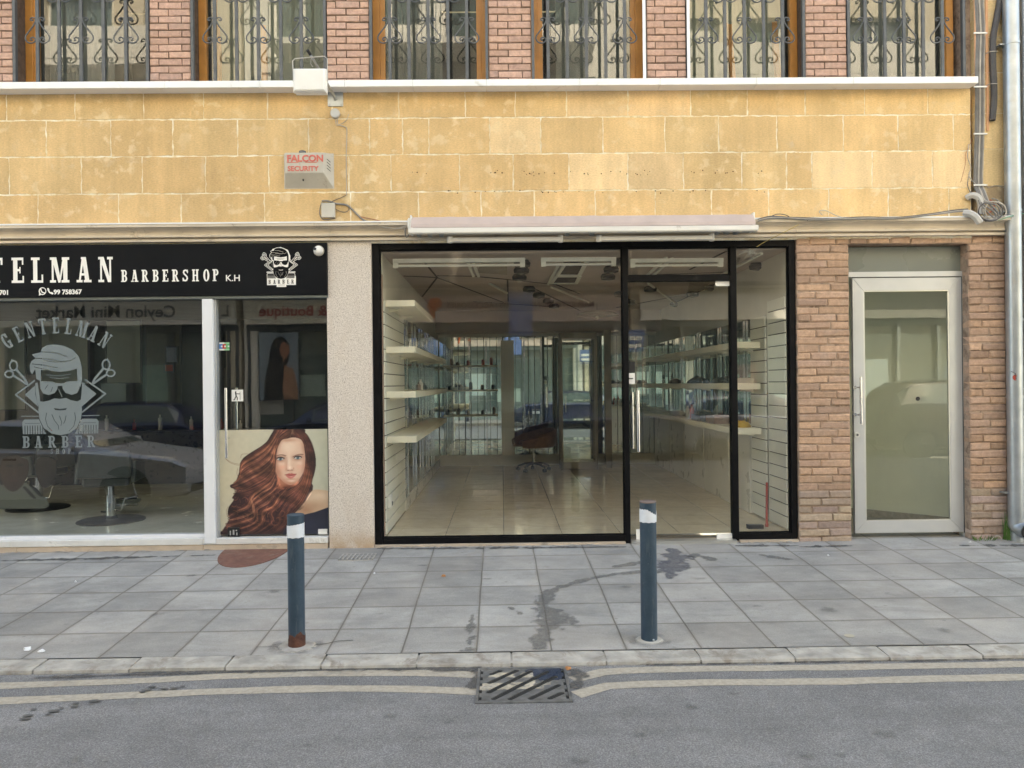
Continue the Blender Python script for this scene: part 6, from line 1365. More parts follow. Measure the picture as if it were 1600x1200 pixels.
mb.tube([(a+.16, hY-.02, gz+.01), (a+.15, hY, gz-.04), (a+.17, hY, gz-.07)], .003, 6); mb.build('mounting_bow', M['grey_pvc'], fl, smooth=True)
# ------------------------------------------------------------------ round box, junction box, cables
q = P(524.5, 178.5); t = thing('round_junction_box', 'small round grey junction box under the floodlight bracket', 'junction box', (q.x, 0, q.z)); mb = MB(); mb.tube([(q.x, 0, q.z), (q.x, -.035, q.z)], .047, 24); mb.build('round_body', M['grey_pvc'], t, smooth=True); mb = MB(); mb.tube([(q.x, -.0352, q.z), (q.x, -.042, q.z)], .04, 24); mb.build('round_lid', simple('lid_pale', (.52, .52, .50), .5), t, smooth=True)
a, b, c, d_ = rect(503, 318, 523, 339, -.04); t = thing('square_junction_box', 'square beige junction box just above the cornice left of the awning', 'junction box', ((a+b)/2, 0, c)); mb = MB(); mb.box(a, b, -.04, 0, c, d_); mb.build('box_body', M['beige_plastic'], t, bevel=.005); mb = MB(); mb.box(a-.004, b+.004, -.052, -.0405, c-.004, d_+.004); mb.build('box_lid', M['beige_plastic'], t, bevel=.004)
def cable(pix, r, mat, label, Y=-.012, name='cable', res=5, cat='cable'):
    pts = [tuple(P(p[0], p[1], p[2] if len(p) > 2 else Y)) for p in pix]; mb = MB(); mb.tube(catmull(pts, res), r, 7); o = mb.build(name, mat, smooth=True)
    if label: tag(o, label, cat)
    return o
cable([(527, 186), (528, 194), (538, 198), (542, 203), (541, 240), (541.5, 305)], .0042, M['cable_pale'], 'thin cable running straight down the sandstone from the round box')
cable([(524, 186), (526, 196), (532, 194), (541, 188), (545, 178)], .003, M['cable_pale'], 'short loose wire looping beside the round box')
cable([(541, 305), (530, 310), (519, 315), (522, 319), (535, 318), (545, 322), (543, 330), (534, 331), (523, 326)], .003, M['cable_dark'], 'thin dark wire coiled beside the square junction box')
cable([(503, 314, -.02), (512, 314, -.03), (525, 318), (540, 320), (548, 325), (558, 335), (570, 345), (585, 347), (605, 350), (630, 350, -.1)], .009, M['cable_grey'], 'thick grey cable from the square box along to the awning')
cable([(503, 316, -.02), (500, 325), (500, 336), (506, 343), (524, 341)], .004, M['cable_grey'], 'grey wire bent round the left side of the square junction box')
cable([(560, 338), (580, 342), (600, 346), (630, 347.5, -.1)], .0028, M['cable_red'], 'thin reddish wire above the thick grey cable')
cable([(575, 348, -.118), (600, 355, -.12), (622, 357, -.12), (636, 352, -.16)], .006, M['cable_pale'], 'pale frayed cable end lying on the cornice by the awning')
cable([(634, 356, -.14), (633, 363, -.13), (635, 371, -.12), (639, 366, -.13)], .006, M['cable_grey'], 'grey wire loop hanging beside the awning end')
# cable run right of the awning
for k, (dx, col) in enumerate(((0, 'cable_pale'), (1.6, 'cable_grey'), (-1.4, 'cable_dark'))):
    cable([(1184, 344+dx, -.15), (1205, 339.5+dx, -.15), (1235, 340.5+dx*.6, -.15), (1265, 342+dx, -.15), (1300, 342+dx*.5, -.15), (1350, 340.5+dx, -.15), (1400, 340.5+dx*.5, -.15), (1450, 335.5+dx*.6, -.14), (1490, 330+dx, -.08), (1512, 328+dx, -.06)], .0062, M[col], ('pale', 'grey', 'dark')[k]+' cable of the three lying along the cornice right of the awning')
cable([(1205, 338, -.15), (1215, 334.5, -.15), (1228, 336, -.15), (1240, 342, -.15), (1256, 340, -.15), (1262, 345, -.15)], .004, M['cable_dark'], 'tangled dark wire humped above the cable run by the awning end')
cable([(1285, 336, -.02), (1280, 330, -.02), (1290, 329, -.02), (1305, 336, -.04), (1325, 343, -.1)], .004, M['cable_pale'], 'short stiff wire end curling up above the cornice')
cable([(1248, 351, -.13), (1225, 363, -.14), (1195, 378, -.03), (1182, 386, .0)], .004, simple('string', (.42, .32, .12), .8), 'thin yellowish string hanging from the cornice to the shopfront corner')
mb = MB(); rg = random.Random(2); q = P(1172, 393, .072)
for k in range(26):
    a0 = rg.uniform(0, 6.28); L = rg.uniform(.04, .14); mb.tube([(q.x+rg.uniform(-.02, .02), .071, q.z+rg.uniform(-.02, .03)), (q.x+L*.5*math.cos(a0)+.01, .069, q.z+L*.5*math.sin(a0)), (q.x+L*math.cos(a0+.3), .071, q.z+L*.9*math.sin(a0+.3))], .0016, 4)
tag(mb.build('scratch_burst', simple('scratch', (.45, .45, .42), .6)), 'white burst of torn tape threads at the top of the narrow right pane', 'torn tape')
# vertical bundle
offs = [-9, -6.2, -3.6, -1.0, 1.6, 4.2, 6.6]
for k, o_ in enumerate(offs):
    w = lambda y, o_=o_: 1531+o_*.85+1.2*math.sin(y*.012)+(1.6 if 0 < y < 60 else 0)-(.8 if y > 200 else 0)
    tail = {0: [(1531, 318), (1545, 333), (1553, 342), (1548, 346), (1536, 344)], 1: [(1534, 318), (1550, 328), (1556, 338), (1552, 343), (1540, 346)], 2: [(1538, 316), (1556, 320), (1563, 330), (1562, 340), (1545, 346)], 3: [(1540, 314), (1560, 316), (1570, 324), (1571, 336), (1556, 345)], 4: [(1542, 315), (1554, 326), (1558, 336), (1548, 343), (1533, 341)], 5: [(1545, 318), (1557, 328), (1560, 340), (1550, 345), (1538, 342)], 6: [(1548, 322), (1556, 332), (1554, 340), (1544, 341), (1530, 338)]}[k]
    pts = [(w(y), y, -.012-.006*(k % 2)) for y in (-150, -60, 0, 50, 100, 150, 200, 250, 288)]+[(w(290)+4, 300, -.05)]+[(x, y, -.10 if q_ == 0 else -.158-.004*(k % 3)) for q_, (x, y) in enumerate(tail)]
    cable(pts, .0085 if k % 2 else .0068, M['cable_grey' if k in (0, 2, 5) else 'cable_pale' if k in (3, 6) else 'cable_grey'], 'wall cable number bundled beside the downpipe', name='wall_cable')
nm = ['outermost left', 'second from the left', 'third from the left', 'middle', 'third from the right', 'second from the right', 'outermost right']
for k, o in enumerate([o for o in bpy.data.objects if o.name.startswith('wall_cable')]): o['label'] = nm[k]+' grey cable of the vertical bundle right of the ledge'; o['group'] = 'cables in the vertical bundle'
for k, y in enumerate((51.5, 135.5, 209, 289)):
    a = P(1521.5, y, -.03).x; b = P(1541, y, -.03).x; mb = MB(); z = P(1531, y, -.03).z; mb.box(a, b, -.034, -.0255, z-.007, z+.007); mb.box(b, b+.012, -.034, 0, z-.004, z+.003); tag(mb.build('cable_clip', M['plastic_white']), 'white strap round the cable bundle, %s from the top' % ('first', 'second', 'third', 'lowest')[k], 'cable clip', 'white straps on the cable bundle')
# thick black conduit
def cyl_pix(pix, r, mat, label, name, cat, Y=-.03): return cable(pix, r, mat, label, Y, name, 4, cat)
o = cyl_pix([(1566, -130), (1564, -40), (1562, 0), (1559, 20), (1555, 42), (1552, 60), (1551.5, 100), (1553, 130), (1553, 160), (1550.5, 188)], .031, M['cable_dark'], 'thick black corrugated conduit ending cut off beside the cables', 'conduit', 'conduit')
for k, y in enumerate((80.5, 131)):
    mb = MB(); q = P(1552.5, y, -.06); mb.tube([(q.x-.045, -.01, q.z), (q.x-.04, -.06, q.z), (q.x, -.068, q.z), (q.x+.04, -.055, q.z+.004), (q.x+.055, -.02, q.z+.006)], .0042, 6); tag(mb.build('wire_tie', M['cable_pale']), ('upper', 'lower')[k]+' wire tie round the thick black conduit', 'wire tie')
# terracotta rib pipe behind cables
mb = MB(); x = P(1524.5, 100, -.006).x; mb.box(x-.012, x+.02, -.012, .0, ct+.27, 6.6); x = P(1541, 100, -.006).x; mb.box(x-.004, x+.022, -.010, .0, P(1540, 205).z, 6.6); tag(mb.build('conduit_channel', M['terracotta_pipe'], bevel=.003), 'orange-brown channel behind the vertical cable bundle', 'channel')
# pvc elbows
cyl_pix([(1511, 309, -.01), (1519, 305, -.05), (1529, 309, -.07), (1533, 320, -.07), (1533, 334, -.06)], .032, M['grey_pvc'], 'upper dirty white pipe elbow poking from the wall beside the cable tangle', 'pipe_elbow', 'pipe')
cyl_pix([(1506, 333, -.13), (1516, 334, -.17), (1525, 340, -.19), (1531, 348, -.19)], .034, M['grey_pvc'], 'lower dirty white pipe elbow resting on the cornice end', 'pipe_elbow', 'pipe')
cable([(1514, 225, -.014), (1512, 245, -.014), (1517, 262, -.014), (1514, 275, -.014), (1525, 288, -.02), (1532, 291, -.02)], .0045, M['cable_pale'], 'loose pale wire hanging left of the bundle')
cable([(1519, 218, -.014), (1509, 240, -.014), (1508, 258, -.014), (1501, 285, -.014)], .002, M['cable_red'], 'thin brown wire dangling down the sandstone at its right edge')
cable([(1515, 270), (1512, 290), (1520, 305), (1530, 312)], .004, M['cable_grey'], 'grey wire bowing down to the upper pipe elbow')
cable([(1540, 345, -.16), (1560, 344, -.16), (1575, 339, -.17), (1588, 336, -.13), (1604, 333, -.06), (1640, 326, 0)], .004, M['cable_green'], 'thin green cable crossing the downpipe')
cable([(1541, 306), (1543, 315), (1539, 330), (1532, 338)], .0035, simple('cable_yellow', (.5, .36, .08), .6), 'thin yellow wire inside the cable tangle')
cable([(1546, 312, -.10), (1553, 318, -.12), (1552, 328, -.15), (1543, 333, -.15)], .007, M['cable_red'], 'reddish wire knot inside the cable tangle')
for k, (rx_, ry_, cx_, cy_) in enumerate(((16, 17, 1550, 327), (13, 14, 1552, 329), (19, 15, 1548, 330))):
    cable([(cx_+rx_*math.cos(a), cy_+ry_*math.sin(a), -.155-.008*k) for a in np.linspace(-1.6+.3*k, 3.6+.3*k, 10)], .006, M[('cable_grey', 'cable_pale', 'cable_dark')[k]], ('grey', 'pale', 'dark')[k]+' loop of slack cable curling against the downpipe')
cable([(1540, 288), (1545, 293), (1556, 290), (1572, 294)], .003, M['cable_pale'], 'thin wire crossing the pilaster towards the downpipe')

# ------------------------------------------------------------------ downpipes
def downpipe(px, y_pipe, r, label, elbow=True, clips=((69, 1), (330, 1), (500, 0), (620, 0), (770, 1))):
    c_ = P(px, 500, y_pipe); x = c_.x; t = thing('downpipe', label, 'downpipe', (x, y_pipe, 0))
    zb = Z(785, 838, y_pipe)+.05 if elbow else -.05
    mb = MB(); mb.tube([(x, y_pipe, zb), (x, y_pipe, 9.0)], r, 24); mb.build('pipe', M['galv'], t, smooth=True)
    for y, br in clips:
        z = P(px, y, y_pipe).z; mb = MB(); mb.tube([(x, y_pipe, z-.012), (x, y_pipe, z+.012)], r+.005, 24)
        if br: mb.box(x-r-.04, x-r+.004, y_pipe-.004, .0, z-.006, z+.006)
        mb.build('clip', M['galv'], t, smooth=True)
    if elbow:
        mb = MB(); mb.tube(catmull([(x, y_pipe, zb+.03), (x+.003, y_pipe-.005, zb-.01), (x+.02, y_pipe-.05, zb-.04), (x+.035, y_pipe-.10, zb-.05)], 5), [r+.003]*5+[r+.001]*11, 24, cap=False); mb.build('shoe', M['galv'], t, smooth=True)
        mb = MB(); mb.tube([(x+.034, y_pipe-.096, zb-.0497), (x+.0342, y_pipe-.0965, zb-.0498)], r*.93, 24); mb.build('shoe_mouth', M['pit'], t)
        mb = MB(); mb.tube([(x+.01, y_pipe+.01, -.03), (x+.01, y_pipe+.01, zb-.02)], r*.80, 18); mb.build('stub', M['galv'], t, smooth=True)
    return t
dp = downpipe(1584.5, -.085, .073, 'large galvanised downpipe with a cracked elbow at the pavement')
q = P(1588, 590, -.16); mb = MB(); mb.add([(q.x+.03*math.cos(a)*random.uniform(.5, 1.1), -.1605+.02*abs(math.cos(a)), q.z+.03*math.sin(a)) for a in np.linspace(0, 5.6, 9)], [tuple(range(9))]); mb.build('red_mark', M['red_paint'], dp)
mb = MB(); q = P(1584, 585, -.16); mb.tube([(q.x-.02, -.15, q.z+.03), (q.x+.02, -.156, q.z+.01), (q.x+.03, -.152, q.z-.05)], .004, 5)
mb.build('dent_edge', M['steel_dark'], dp)
downpipe(1607, -.02, .055, 'second downpipe at the extreme right edge of the view', False, ((52, 0), (212, 0), (390, 0), (560, 0)))
# left neighbour, wholly outside the frame
NL = thing('neighbour_building', 'plain cream house adjoining the sandstone building on its left', 'building', (XL-6, .1, 0)); mb = MB(); mb.box(XL-14, XL-.31, .02, 6, -.5, 19.0); mb.build('wall', M['render_cream'], NL)
for i in range(4):
    for j in range(4):
        x = XL-13+i*3.0; z = 1.0+j*3.6; mb = MB(); mb.box(x, x+1.4, .005, .0185, z, z+1.7); w_ = mb.build('window', M['glass_far'], NL); mb = MB()
        for q in ((x-.06, x, z-.06, z+1.76), (x+1.4, x+1.46, z-.06, z+1.76), (x, x+1.4, z-.06, z), (x, x+1.4, z+1.7, z+1.76), (x+.68, x+.72, z, z+1.7)): mb.box(q[0], q[1], -.02, .0045, q[2], q[3])
        mb.build('frame', M['render_white'], w_)
# next-door wall
nx0 = PIL_R+.08
NB = thing('neighbour_building', 'pale rendered house front adjoining on the right behind the downpipes', 'building', (nx0, .1, 0)); mb = MB(); mb.box(nx0+.0, nx0+9, .10, 6, -.5, 21.0); mb.build('wall', simple('pale_green_render', (.42, .47, .42), .9, var=.1, bump=.2), NB)  # unseen upper part made tall to keep sun off the far side
for i in range(3):
    for j in range(4):
        x = nx0+1.2+i*2.6; z = .9+j*3.4; mb = MB(); mb.box(x, x+1.4, .085, .0985, z, z+1.7); w_ = mb.build('window', M['glass_far'], NB); mb = MB()
        for q in ((x-.06, x, z-.06, z+1.76), (x+1.4, x+1.46, z-.06, z+1.76), (x, x+1.4, z-.06, z), (x, x+1.4, z+1.7, z+1.76), (x+.68, x+.72, z, z+1.7)): mb.box(q[0], q[1], .06, .0845, q[2], q[3])
        mb.build('frame', M['render_white'], w_)
# ------------------------------------------------------------------ aluminium door on the right
DY = .13
da, db_, dc, dd = rect(1328, 424.5, 1510, 838.5, DY)
mb = MB(); o0 = P(1329, 630).x; o1 = P(1503.5, 630, DY).x+.02
mb.box(o0-.02, o0+.035, DY-.02, DY+.06, dc-.02, dd); mb.box(db_-.055, db_+.03, DY-.02, DY+.06, dc-.02, dd); mb.box(o0+.035, db_-.055, DY-.02, DY+.06, dd-.055, dd); mb.build('door_frame', M['alu_white'], B, bevel=.003)
mb = MB(); mb.box(o0-.02, db_+.03, DY+.01, DY+.03, dd+.001, cb-.08); mb.build('transom_panel', simple('transom_grey', (.17, .185, .165), .3, var=.03, scale=1.0, spec=.5), B)
la, lb, lc, ld = rect(1333.5, 434, 1503, 832, DY-.012)
ia, ib, ic, id_ = rect(1350.5, 453.5, 1484, 813.5, DY-.012)
mb = MB(); y0, y1 = DY-.018, DY+.03
e = .0012
mb.prism([(la, lc), (ia-e, ic), (ia-e, id_), (la, ld)], y0, y1, 'y'); mb.prism([(lb, lc), (ib+e, ic), (ib+e, id_), (lb, ld)], y0+.0004, y1, 'y')
mb.prism([(la+.002, ld), (ia, id_+.0), (ib, id_), (lb-.002, ld)], y0-.0006, y1-.001, 'y'); mb.prism([(la+.002, lc), (ia, ic), (ib, ic), (lb-.002, lc)], y0-.0006, y1-.001, 'y')
mb2 = MB(); mb2.box(la-.012, lb+.012, DY+.002, DY+.02, lc-.012, ld+.012)
ad = mb.build('aluminium_door', M['alu_white'], B, bevel=.002)
for q in ((la-.009, la-.001, lc-.008, ld+.008), (lb+.001, lb+.009, lc-.008, ld+.008), (la-.001, lb+.001, ld+.001, ld+.009)):
    mb2 = MB(); mb2.box(q[0], q[1], DY-.0215, DY-.0195, q[2], q[3]); mb2.build('door_gap_line', M['black_plastic'], ad)  # black strips paint the dark gap between leaf and frame
pane(ad, ia-.004, ib+.004, ic-.004, id_+.004, DY, M['glass_door'])
mb = MB(); w = .012
for q in ((ia-.002, ia+w, ic, id_), (ib-w, ib+.002, ic, id_), (ia+w, ib-w, ic, ic+w), (ia+w, ib-w, id_-w, id_)): mb.box(q[0], q[1], DY-.014, DY-.004, q[2], q[3])
mb.build('glazing_bead', M['alu'], ad)
mb = MB(); x = P(1345.5, 625, DY-.09).x; z0, z1 = Z(1345, 663, DY-.09), Z(1345, 589, DY-.09); mb.tube([(x, DY-.09, z0), (x, DY-.09, z1)], .0125, 14)
for f_ in (.2, .78): z = z0+(z1-z0)*f_; mb.tube([(x, DY-.09, z), (x-.03, DY-.02, z)], .009, 10); mb.tube([(x-.03, DY-.026, z), (x-.03, DY-.018, z)], .018, 12)
mb.build('handle', M['chrome'], ad, smooth=True)
q = P(1337.5, 679.5, DY-.02); mb = MB(); mb.tube([(q.x+.01, DY-.03, q.z), (q.x+.01, DY-.018, q.z)], .028, 20); lk = mb.build('lock_rosette', M['alu'], ad, smooth=True); mb = MB(); mb.tube([(q.x+.01, DY-.033, q.z), (q.x+.01, DY-.0305, q.z)], .012, 12); mb.build('lock_cylinder', M['steel_dark'], lk)
q = P(1434, 623, DY-.003); mb = MB(); mb.tube([(q.x, DY-.008, q.z), (q.x, DY-.001, q.z)], .022, 8); mb.build('door_spot', M['black_plastic'], ad)
mb = MB(); mb.box(o0-.03, P(1455, 840).x, -.012, .30, dc-.055, dc-.021); mb.box(P(1455, 840).x+.002, cx0+.03, .02, .30, dc-.06, dc-.024); mb.box(o0-.06, P(1460, 845).x, .004, .30, -.08, dc-.057); mb.build('door_step', M['sill_cream'], B, bevel=.005)
# hallway behind the door: pale wall running away with dark skirting
hx0, hx1 = o0-.15, cx1+.3; hz = dc-.02
mb = MB(); mb.quad((hx0, .15, hz), (hx1, .15, hz), (hx1, 4, hz), (hx0, 4, hz)); struct('floor', mb, M['hall_floor'])
mb = MB(); mb.prism([(hx0+.02, 2.3), (hx1-.02, .45), (hx1-.02, .55), (hx0+.02, 2.4)], hz, 2.72, 'z'); struct('wall', mb, M['hall_wall'])
mb = MB(); mb.prism([(hx0+.02, 2.288), (hx1-.02, .438), (hx1-.02, .4495), (hx0+.02, 2.2995)], hz, hz+.09, 'z'); tag(mb.build('skirting', M['hall_floor']), 'dark stone skirting slanting behind the aluminium door glass', 'skirting')
mb = MB(); mb.box(hx0-.1, hx0, .2, 3, hz, 2.72); struct('wall', mb, M['hall_wall'])
mb = MB(); mb.box(hx0, hx1, .2, 3, 2.72, 2.8); struct('ceiling', mb, M['hall_wall'])
# ------------------------------------------------------------------ bollards
def bollard(px, py, ytop, label, rust=False, torn=True, cap=None):
    q = G(px, py); x, y, z0 = q; r = .055; ztop = P(px, ytop, y).z
    t = thing('bollard', label, 'bollard', (x, y, z0), 'bollards along the kerb')
    mb = MB(); mb.lathe([(r, z0-.04), (r, ztop-.006), (r-.004, ztop-.001)], x, y, 40); mb.build('post', M['bollard'], t, smooth=True)
    mb = MB(); mb.lathe([(r+.0015, ztop-.008), (r+.0015, ztop-.001), (r-.003, ztop+.003), (0.0, ztop+.004)], x, y, 40); mb.build('cap', cap or M['bollard'], t, smooth=True)
    n = 64; mb = MB(); lo = ztop-(.137 if torn else .148); hi = ztop-(.055 if torn else .062)
    vs_ = []
    for k in range(n+1):
        a = 2*math.pi*k/n; dx = math.cos(a); front = -math.sin(a)
        top = hi
        if torn:
            f = (dx+1)/2; top = hi+.006-.045*max(0, f-.35)/.65 if front > -.2 else hi
            if f > .93: top = hi-.01
            top += .0035*math.sin(k*2.1)
        else: top = hi+.008*dx+.001*math.sin(k*1.7)
        for zz in (lo+.0015*math.sin(k*.9), top): vs_.append((x+(r+.0022)*dx, y+(r+.0022)*math.sin(a), zz))
    mb.add(vs_, [(2*k, 2*k+2, 2*k+3, 2*k+1) for k in range(n)]); mb.build('reflective_band', M['tape'], t, smooth=True)
    if rust:
        mb = MB(); vs_ = []
        for k in range(n+1):
            a = 2*math.pi*k/n; top = z0+.07+.028*math.sin(a*1.0+2.6)+.012*math.sin(a*5)+.004*math.sin(a*13)
            for zz in (z0-.02, top): vs_.append((x+(r+.0015)*math.cos(a), y+(r+.0015)*math.sin(a), zz))
        mb.add(vs_, [(2*k, 2*k+2, 2*k+3, 2*k+1) for k in range(n)]); mb.build('rusty_foot', M['rust'], t, smooth=True)
    else:
        mb = MB(); mb.ball((x+.018, y-r-.001, z0+.018), .007, 10, 6); mb.build('bolt_head', M['galv'], t)
    # mortar collar let into the tiles
    mb = MB(); n = 36; rr = .135 if rust else .098; vs_ = [(x, y, pz(y)+.006)]; 
    for ring, f, h in ((0, .45, .012), (1, .85, .008), (2, 1.0, -.002)):
        for k in range(n):
            a = 2*math.pi*k/n; j = (random.uniform(.86, 1.06) if rust else random.uniform(.985, 1.015)) if ring else 1; xx = x+rr*f*j*math.cos(a); yy = y+rr*f*j*.85*math.sin(a); vs_.append((xx, yy, pz(yy)+h))
    fs = [(0, 1+k, 1+(k+1) % n) for k in range(n)]+[(1+g*n+k, 1+g*n+(k+1) % n, 1+(g+1)*n+(k+1) % n, 1+(g+1)*n+k) for g in range(2) for k in range(n)]
    mb.add(vs_, fs); mb.build('mortar_collar', M['concrete'] if rust else simple('collar_pale', (.42, .40, .36), .9, bump=.4), t)
    return x, y
xl_, yl_ = bollard(464, 1010, 804, 'dark blue bollard with rusty foot and straight white band in front of the hair poster', True, False)
xr_, yr_ = bollard(1014.5, 1000, 783, 'dark blue bollard with torn white band and brown cap in front of the glass door', False, True, simple('cap_brown', (.16, .12, .11), .7))
mb = MB(); pts = [(x, y, pz(y)+.0045) for x, y in ((xl_+.12, yl_+.02), (xl_+.19, yl_+.03), (xl_+.26, yl_+.075), (xl_+.36, yl_+.085))]
for a, b in zip(pts, pts[1:]): mb.quad((a[0], a[1]-.004, a[2]), (b[0], b[1]-.004, b[2]), (b[0], b[1]+.004, b[2]), (a[0], a[1]+.004, a[2]))
pts = [(x, y, pz(y)+.0045) for x, y in ((xl_-.11, yl_+.0), (xl_-.17, yl_-.005), (xl_-.27, yl_-.01))]
for a, b in zip(pts, pts[1:]): mb.quad((b[0], b[1]-.002, b[2]), (a[0], a[1]-.002, a[2]), (a[0], a[1]+.002, a[2]), (b[0], b[1]+.002, b[2]))
struct('paving_crack', mb, M['pit'])
# ------------------------------------------------------------------ gully grate
g0 = GR(747, 1046); g1 = GR(893, 1098); gx0, gx1 = g0.x, GR(884, 1046).x; gyb, gyf = g0.y-.0, g1.y
gw = gx1-gx0; gd_ = gyb-gyf
t = thing('gully_grate', 'iron gully grate with diagonal slots in the road at the kerb, crossed by worn paint', 'drain grate', ((gx0+gx1)/2, (gyb+gyf)/2, ROADZ))
# map from reading coordinates (0..1, 0..1 with v away from the kerb)
def gp(u, v): return (gx0+gw*u, gyb-gd_*v)
zt = ROADZ+.010
fm = MB()
fw = .018
for (u0, u1, v0, v1) in ((0, 1, -.0, .035), (0, 1, .965, 1.0), (0, .03, .0355, .9645), (.97, 1, .0355, .9645)):
    (a, b), (c, d) = gp(u0, v0), gp(u1, v1); fm.box(a, c, d, b, ROADZ-.06, zt)
fm.build('grate_frame', M['grate'], t, bevel=.002)
cv = Canvas(0, 0, 1, 1, 420); cv.rect(.036, .042, .964, .958)
for k in range(5): cv.rect(.03, .10+k*.185, .062, .19+k*.185, False); cv.rect(.938, .10+k*.185, .97, .19+k*.185, False)
slots = [((.14, .20), (.27, .10)), ((.12, .46), (.46, .10)), ((.12, .72), (.62, .13)), ((.17, .90), (.80, .16)), ((.34, .91), (.88, .32)), ((.55, .91), (.90, .56)), ((.75, .91), (.92, .78))]
for (x0, y0), (x1, y1) in slots: cv.line([(x0+.02, y0), (x1-.02, y1)], .064, False)
solid = cv.a.copy()
def gmesh(mask, z, mat, name, ext=0):
    c = Canvas(0, 0, 1, 1, 420); c.a = mask; m_ = MB(); c.mesh(m_, lambda x, y: (gp(x, y)[0], gp(x, y)[1], z)); return m_.build(name, mat, t)
# plate with real thickness: walls come from a stack of extruded run faces
top = MB(); c = Canvas(0, 0, 1, 1, 420); c.a = solid; c.mesh(top, lambda x, y: (gp(x, y)[0], gp(x, y)[1], zt-.002))
H, Wd = solid.shape
def walls(mb, m, z0, z1):
    pad = np.pad(m, 1)
    for axis in (0, 1):
        d = pad[1:, 1:-1] != pad[:-1, 1:-1] if axis == 0 else (pad[1:-1, 1:] != pad[1:-1, :-1]).T
        for i in range(d.shape[0]):
            row = np.concatenate(([0], d[i].astype(np.int8), [0])); df = np.diff(row); s0 = np.where(df == 1)[0]; s1 = np.where(df == -1)[0]
            for a, b in zip(s0, s1):
                p, q = ((a/420, i/420), (b/420, i/420)) if axis == 0 else ((i/420, a/420), (i/420, b/420))
                P0, P1 = gp(*p), gp(*q); mb.quad((*P0, z0), (*P1, z0), (*P1, z1), (*P0, z1))
small = solid
walls(top, small, zt-.030, zt-.002); top.build('slotted_plate', M['grate'], t)
yy, xx = np.mgrid[0:H, 0:Wd]/420.0
n_ = fbm(xx+3, yy+9, 5, 4, 9.0)
paint = ((np.abs(yy-.22-.05*xx) < .075) & (xx > .12) & (xx < .62) | (np.abs(yy-.58+.05*xx) < .10) & (xx < .72) | (np.abs(yy-.48) < .07) & (xx > .55) & (xx < .80)) & (n_ > .43)
gmesh(solid & paint, zt-.0005, M['grate_paint'], 'worn_paint')
wet = (((xx-.78)/.24)**2+((yy-.20)/.22)**2+(n_-.5)*1.2 < 1); gmesh(solid & wet & ~paint, zt-.0008, M['grate_wet_reflection'], 'wet_reflection')
pit = MB(); (a, b), (c_, d) = gp(.0, .0), gp(1, 1); pit.box(a, c_, d, b, ROADZ-.5, ROADZ+.0035)
# flat black sheet stands in for the dark inside the drain, under the slots
pit = MB(); pit.quad((a, d, ROADZ+.0030), (c_, d, ROADZ+.0030), (c_, b, ROADZ+.0030), (a, b, ROADZ+.0030)); pit.build('dark_drain_sheet', M['pit'], t)
# concrete surround and gutter mortar by the kerb
# ------------------------------------------------------------------ rusty cover and small grille in the pavement
c0 = G(386, 874); cv = Canvas(-.6, -.6, .6, .6, 160); mb = MB()
a_, b_, f_ = G(330, 880).x, G(443, 868).x, 0
cx_ = (a_+b_)/2-.02; rx = (b_-a_)/2*1.06; yb_, yf_ = G(400, 863).y, G(370, 887).y; cyy = -.03; ry = abs(yf_-cyy)
n = 48; pts = [(cx_+rx*math.cos(2*math.pi*k/n), max(cyy-ry, cyy+ry*math.sin(2*math.pi*k/n))) for k in range(n)]
pts = [(x, y) for x, y in pts if y < .0]
rc = thing('round_cover', 'rusty brown half-round cover plate set in the paving before the barbershop step', 'manhole cover', (cx_, cyy-.2, pz(cyy)))
vs_ = [(x, y, pz(y)+.007) for x, y in pts]+[(x, y, pz(y)-.01) for x, y in pts]; m_ = len(pts)
mb.add(vs_, [tuple(range(m_))]+[(i, (i+1) % m_, m_+(i+1) % m_, m_+i) for i in range(m_)]); mb.build('cover_plate', M['rust_plate'], rc)
gq = (G(537, 866), G(583, 874)); t = thing('floor_grille', 'small square floor grille at the foot of the speckled pillar', 'drain grate', tuple(gq[0])); mb = MB(); x0, x1 = gq[0].x, gq[1].x; ya, yb2 = gq[1].y-.03, gq[0].y
for k in range(9): x = x0+(x1-x0)*k/8; mb.prism([(x-.005, ya), (x+.005, ya), (x+.005, yb2), (x-.005, yb2)], pz(ya)-.004+.0, pz(yb2)+.006, 'z')
for k in range(4): y = ya+(yb2-ya)*k/3; mb.box(x0-.005, x1+.005, y-.005, y+.005, pz(y)-.006, pz(y)+.005)
mb.build('bars', M['concrete'], t); mb = MB(); mb.quad((x0, ya, pz(ya)+.0035), (x1, ya, pz(ya)+.0035), (x1, yb2, pz(yb2)+.0035), (x0, yb2, pz(yb2)+.0035)); mb.build('pit', simple('pit_grey', (.24, .23, .215), .9), t)
# ------------------------------------------------------------------ litter
def scrap(px, py, s, mat, label, cat, name, road=False):
    q = (GR if road else G)(px, py); rg = random.Random(px); n = 7; mb = MB(); vs_ = []
    for ring, h in ((1, .004), (.55, .014)):
        for k in range(n): a = 6.283*k/n; r = s*ring*rg.uniform(.55, 1.1); vs_.append((q.x+r*1.2*math.cos(a), q.y+r*.9*math.sin(a), q.z+h+s*.25*rg.random()*(ring < 1)))
    mb.add(vs_, [(k, (k+1) % n, n+(k+1) % n, n+k) for k in range(n)]+[tuple(n+k for k in range(n))]); return tag(mb.build(name, mat), label, cat)
scrap(43, 1016, .035, M['paper'], 'crumpled white paper scrap at the left, the larger of two', 'litter', 'paper_scrap')
scrap(65, 1019, .022, M['paper'], 'smaller white paper scrap right of the larger one', 'litter', 'paper_scrap')
scrap(693, 901, .022, M['leaf'], 'dry orange leaf lying on the paving before the empty shop', 'leaf', 'leaf')
scrap(888, 1046, .025, M['leaf'], 'dry leaf at the right corner of the gully grate', 'leaf', 'leaf', True)
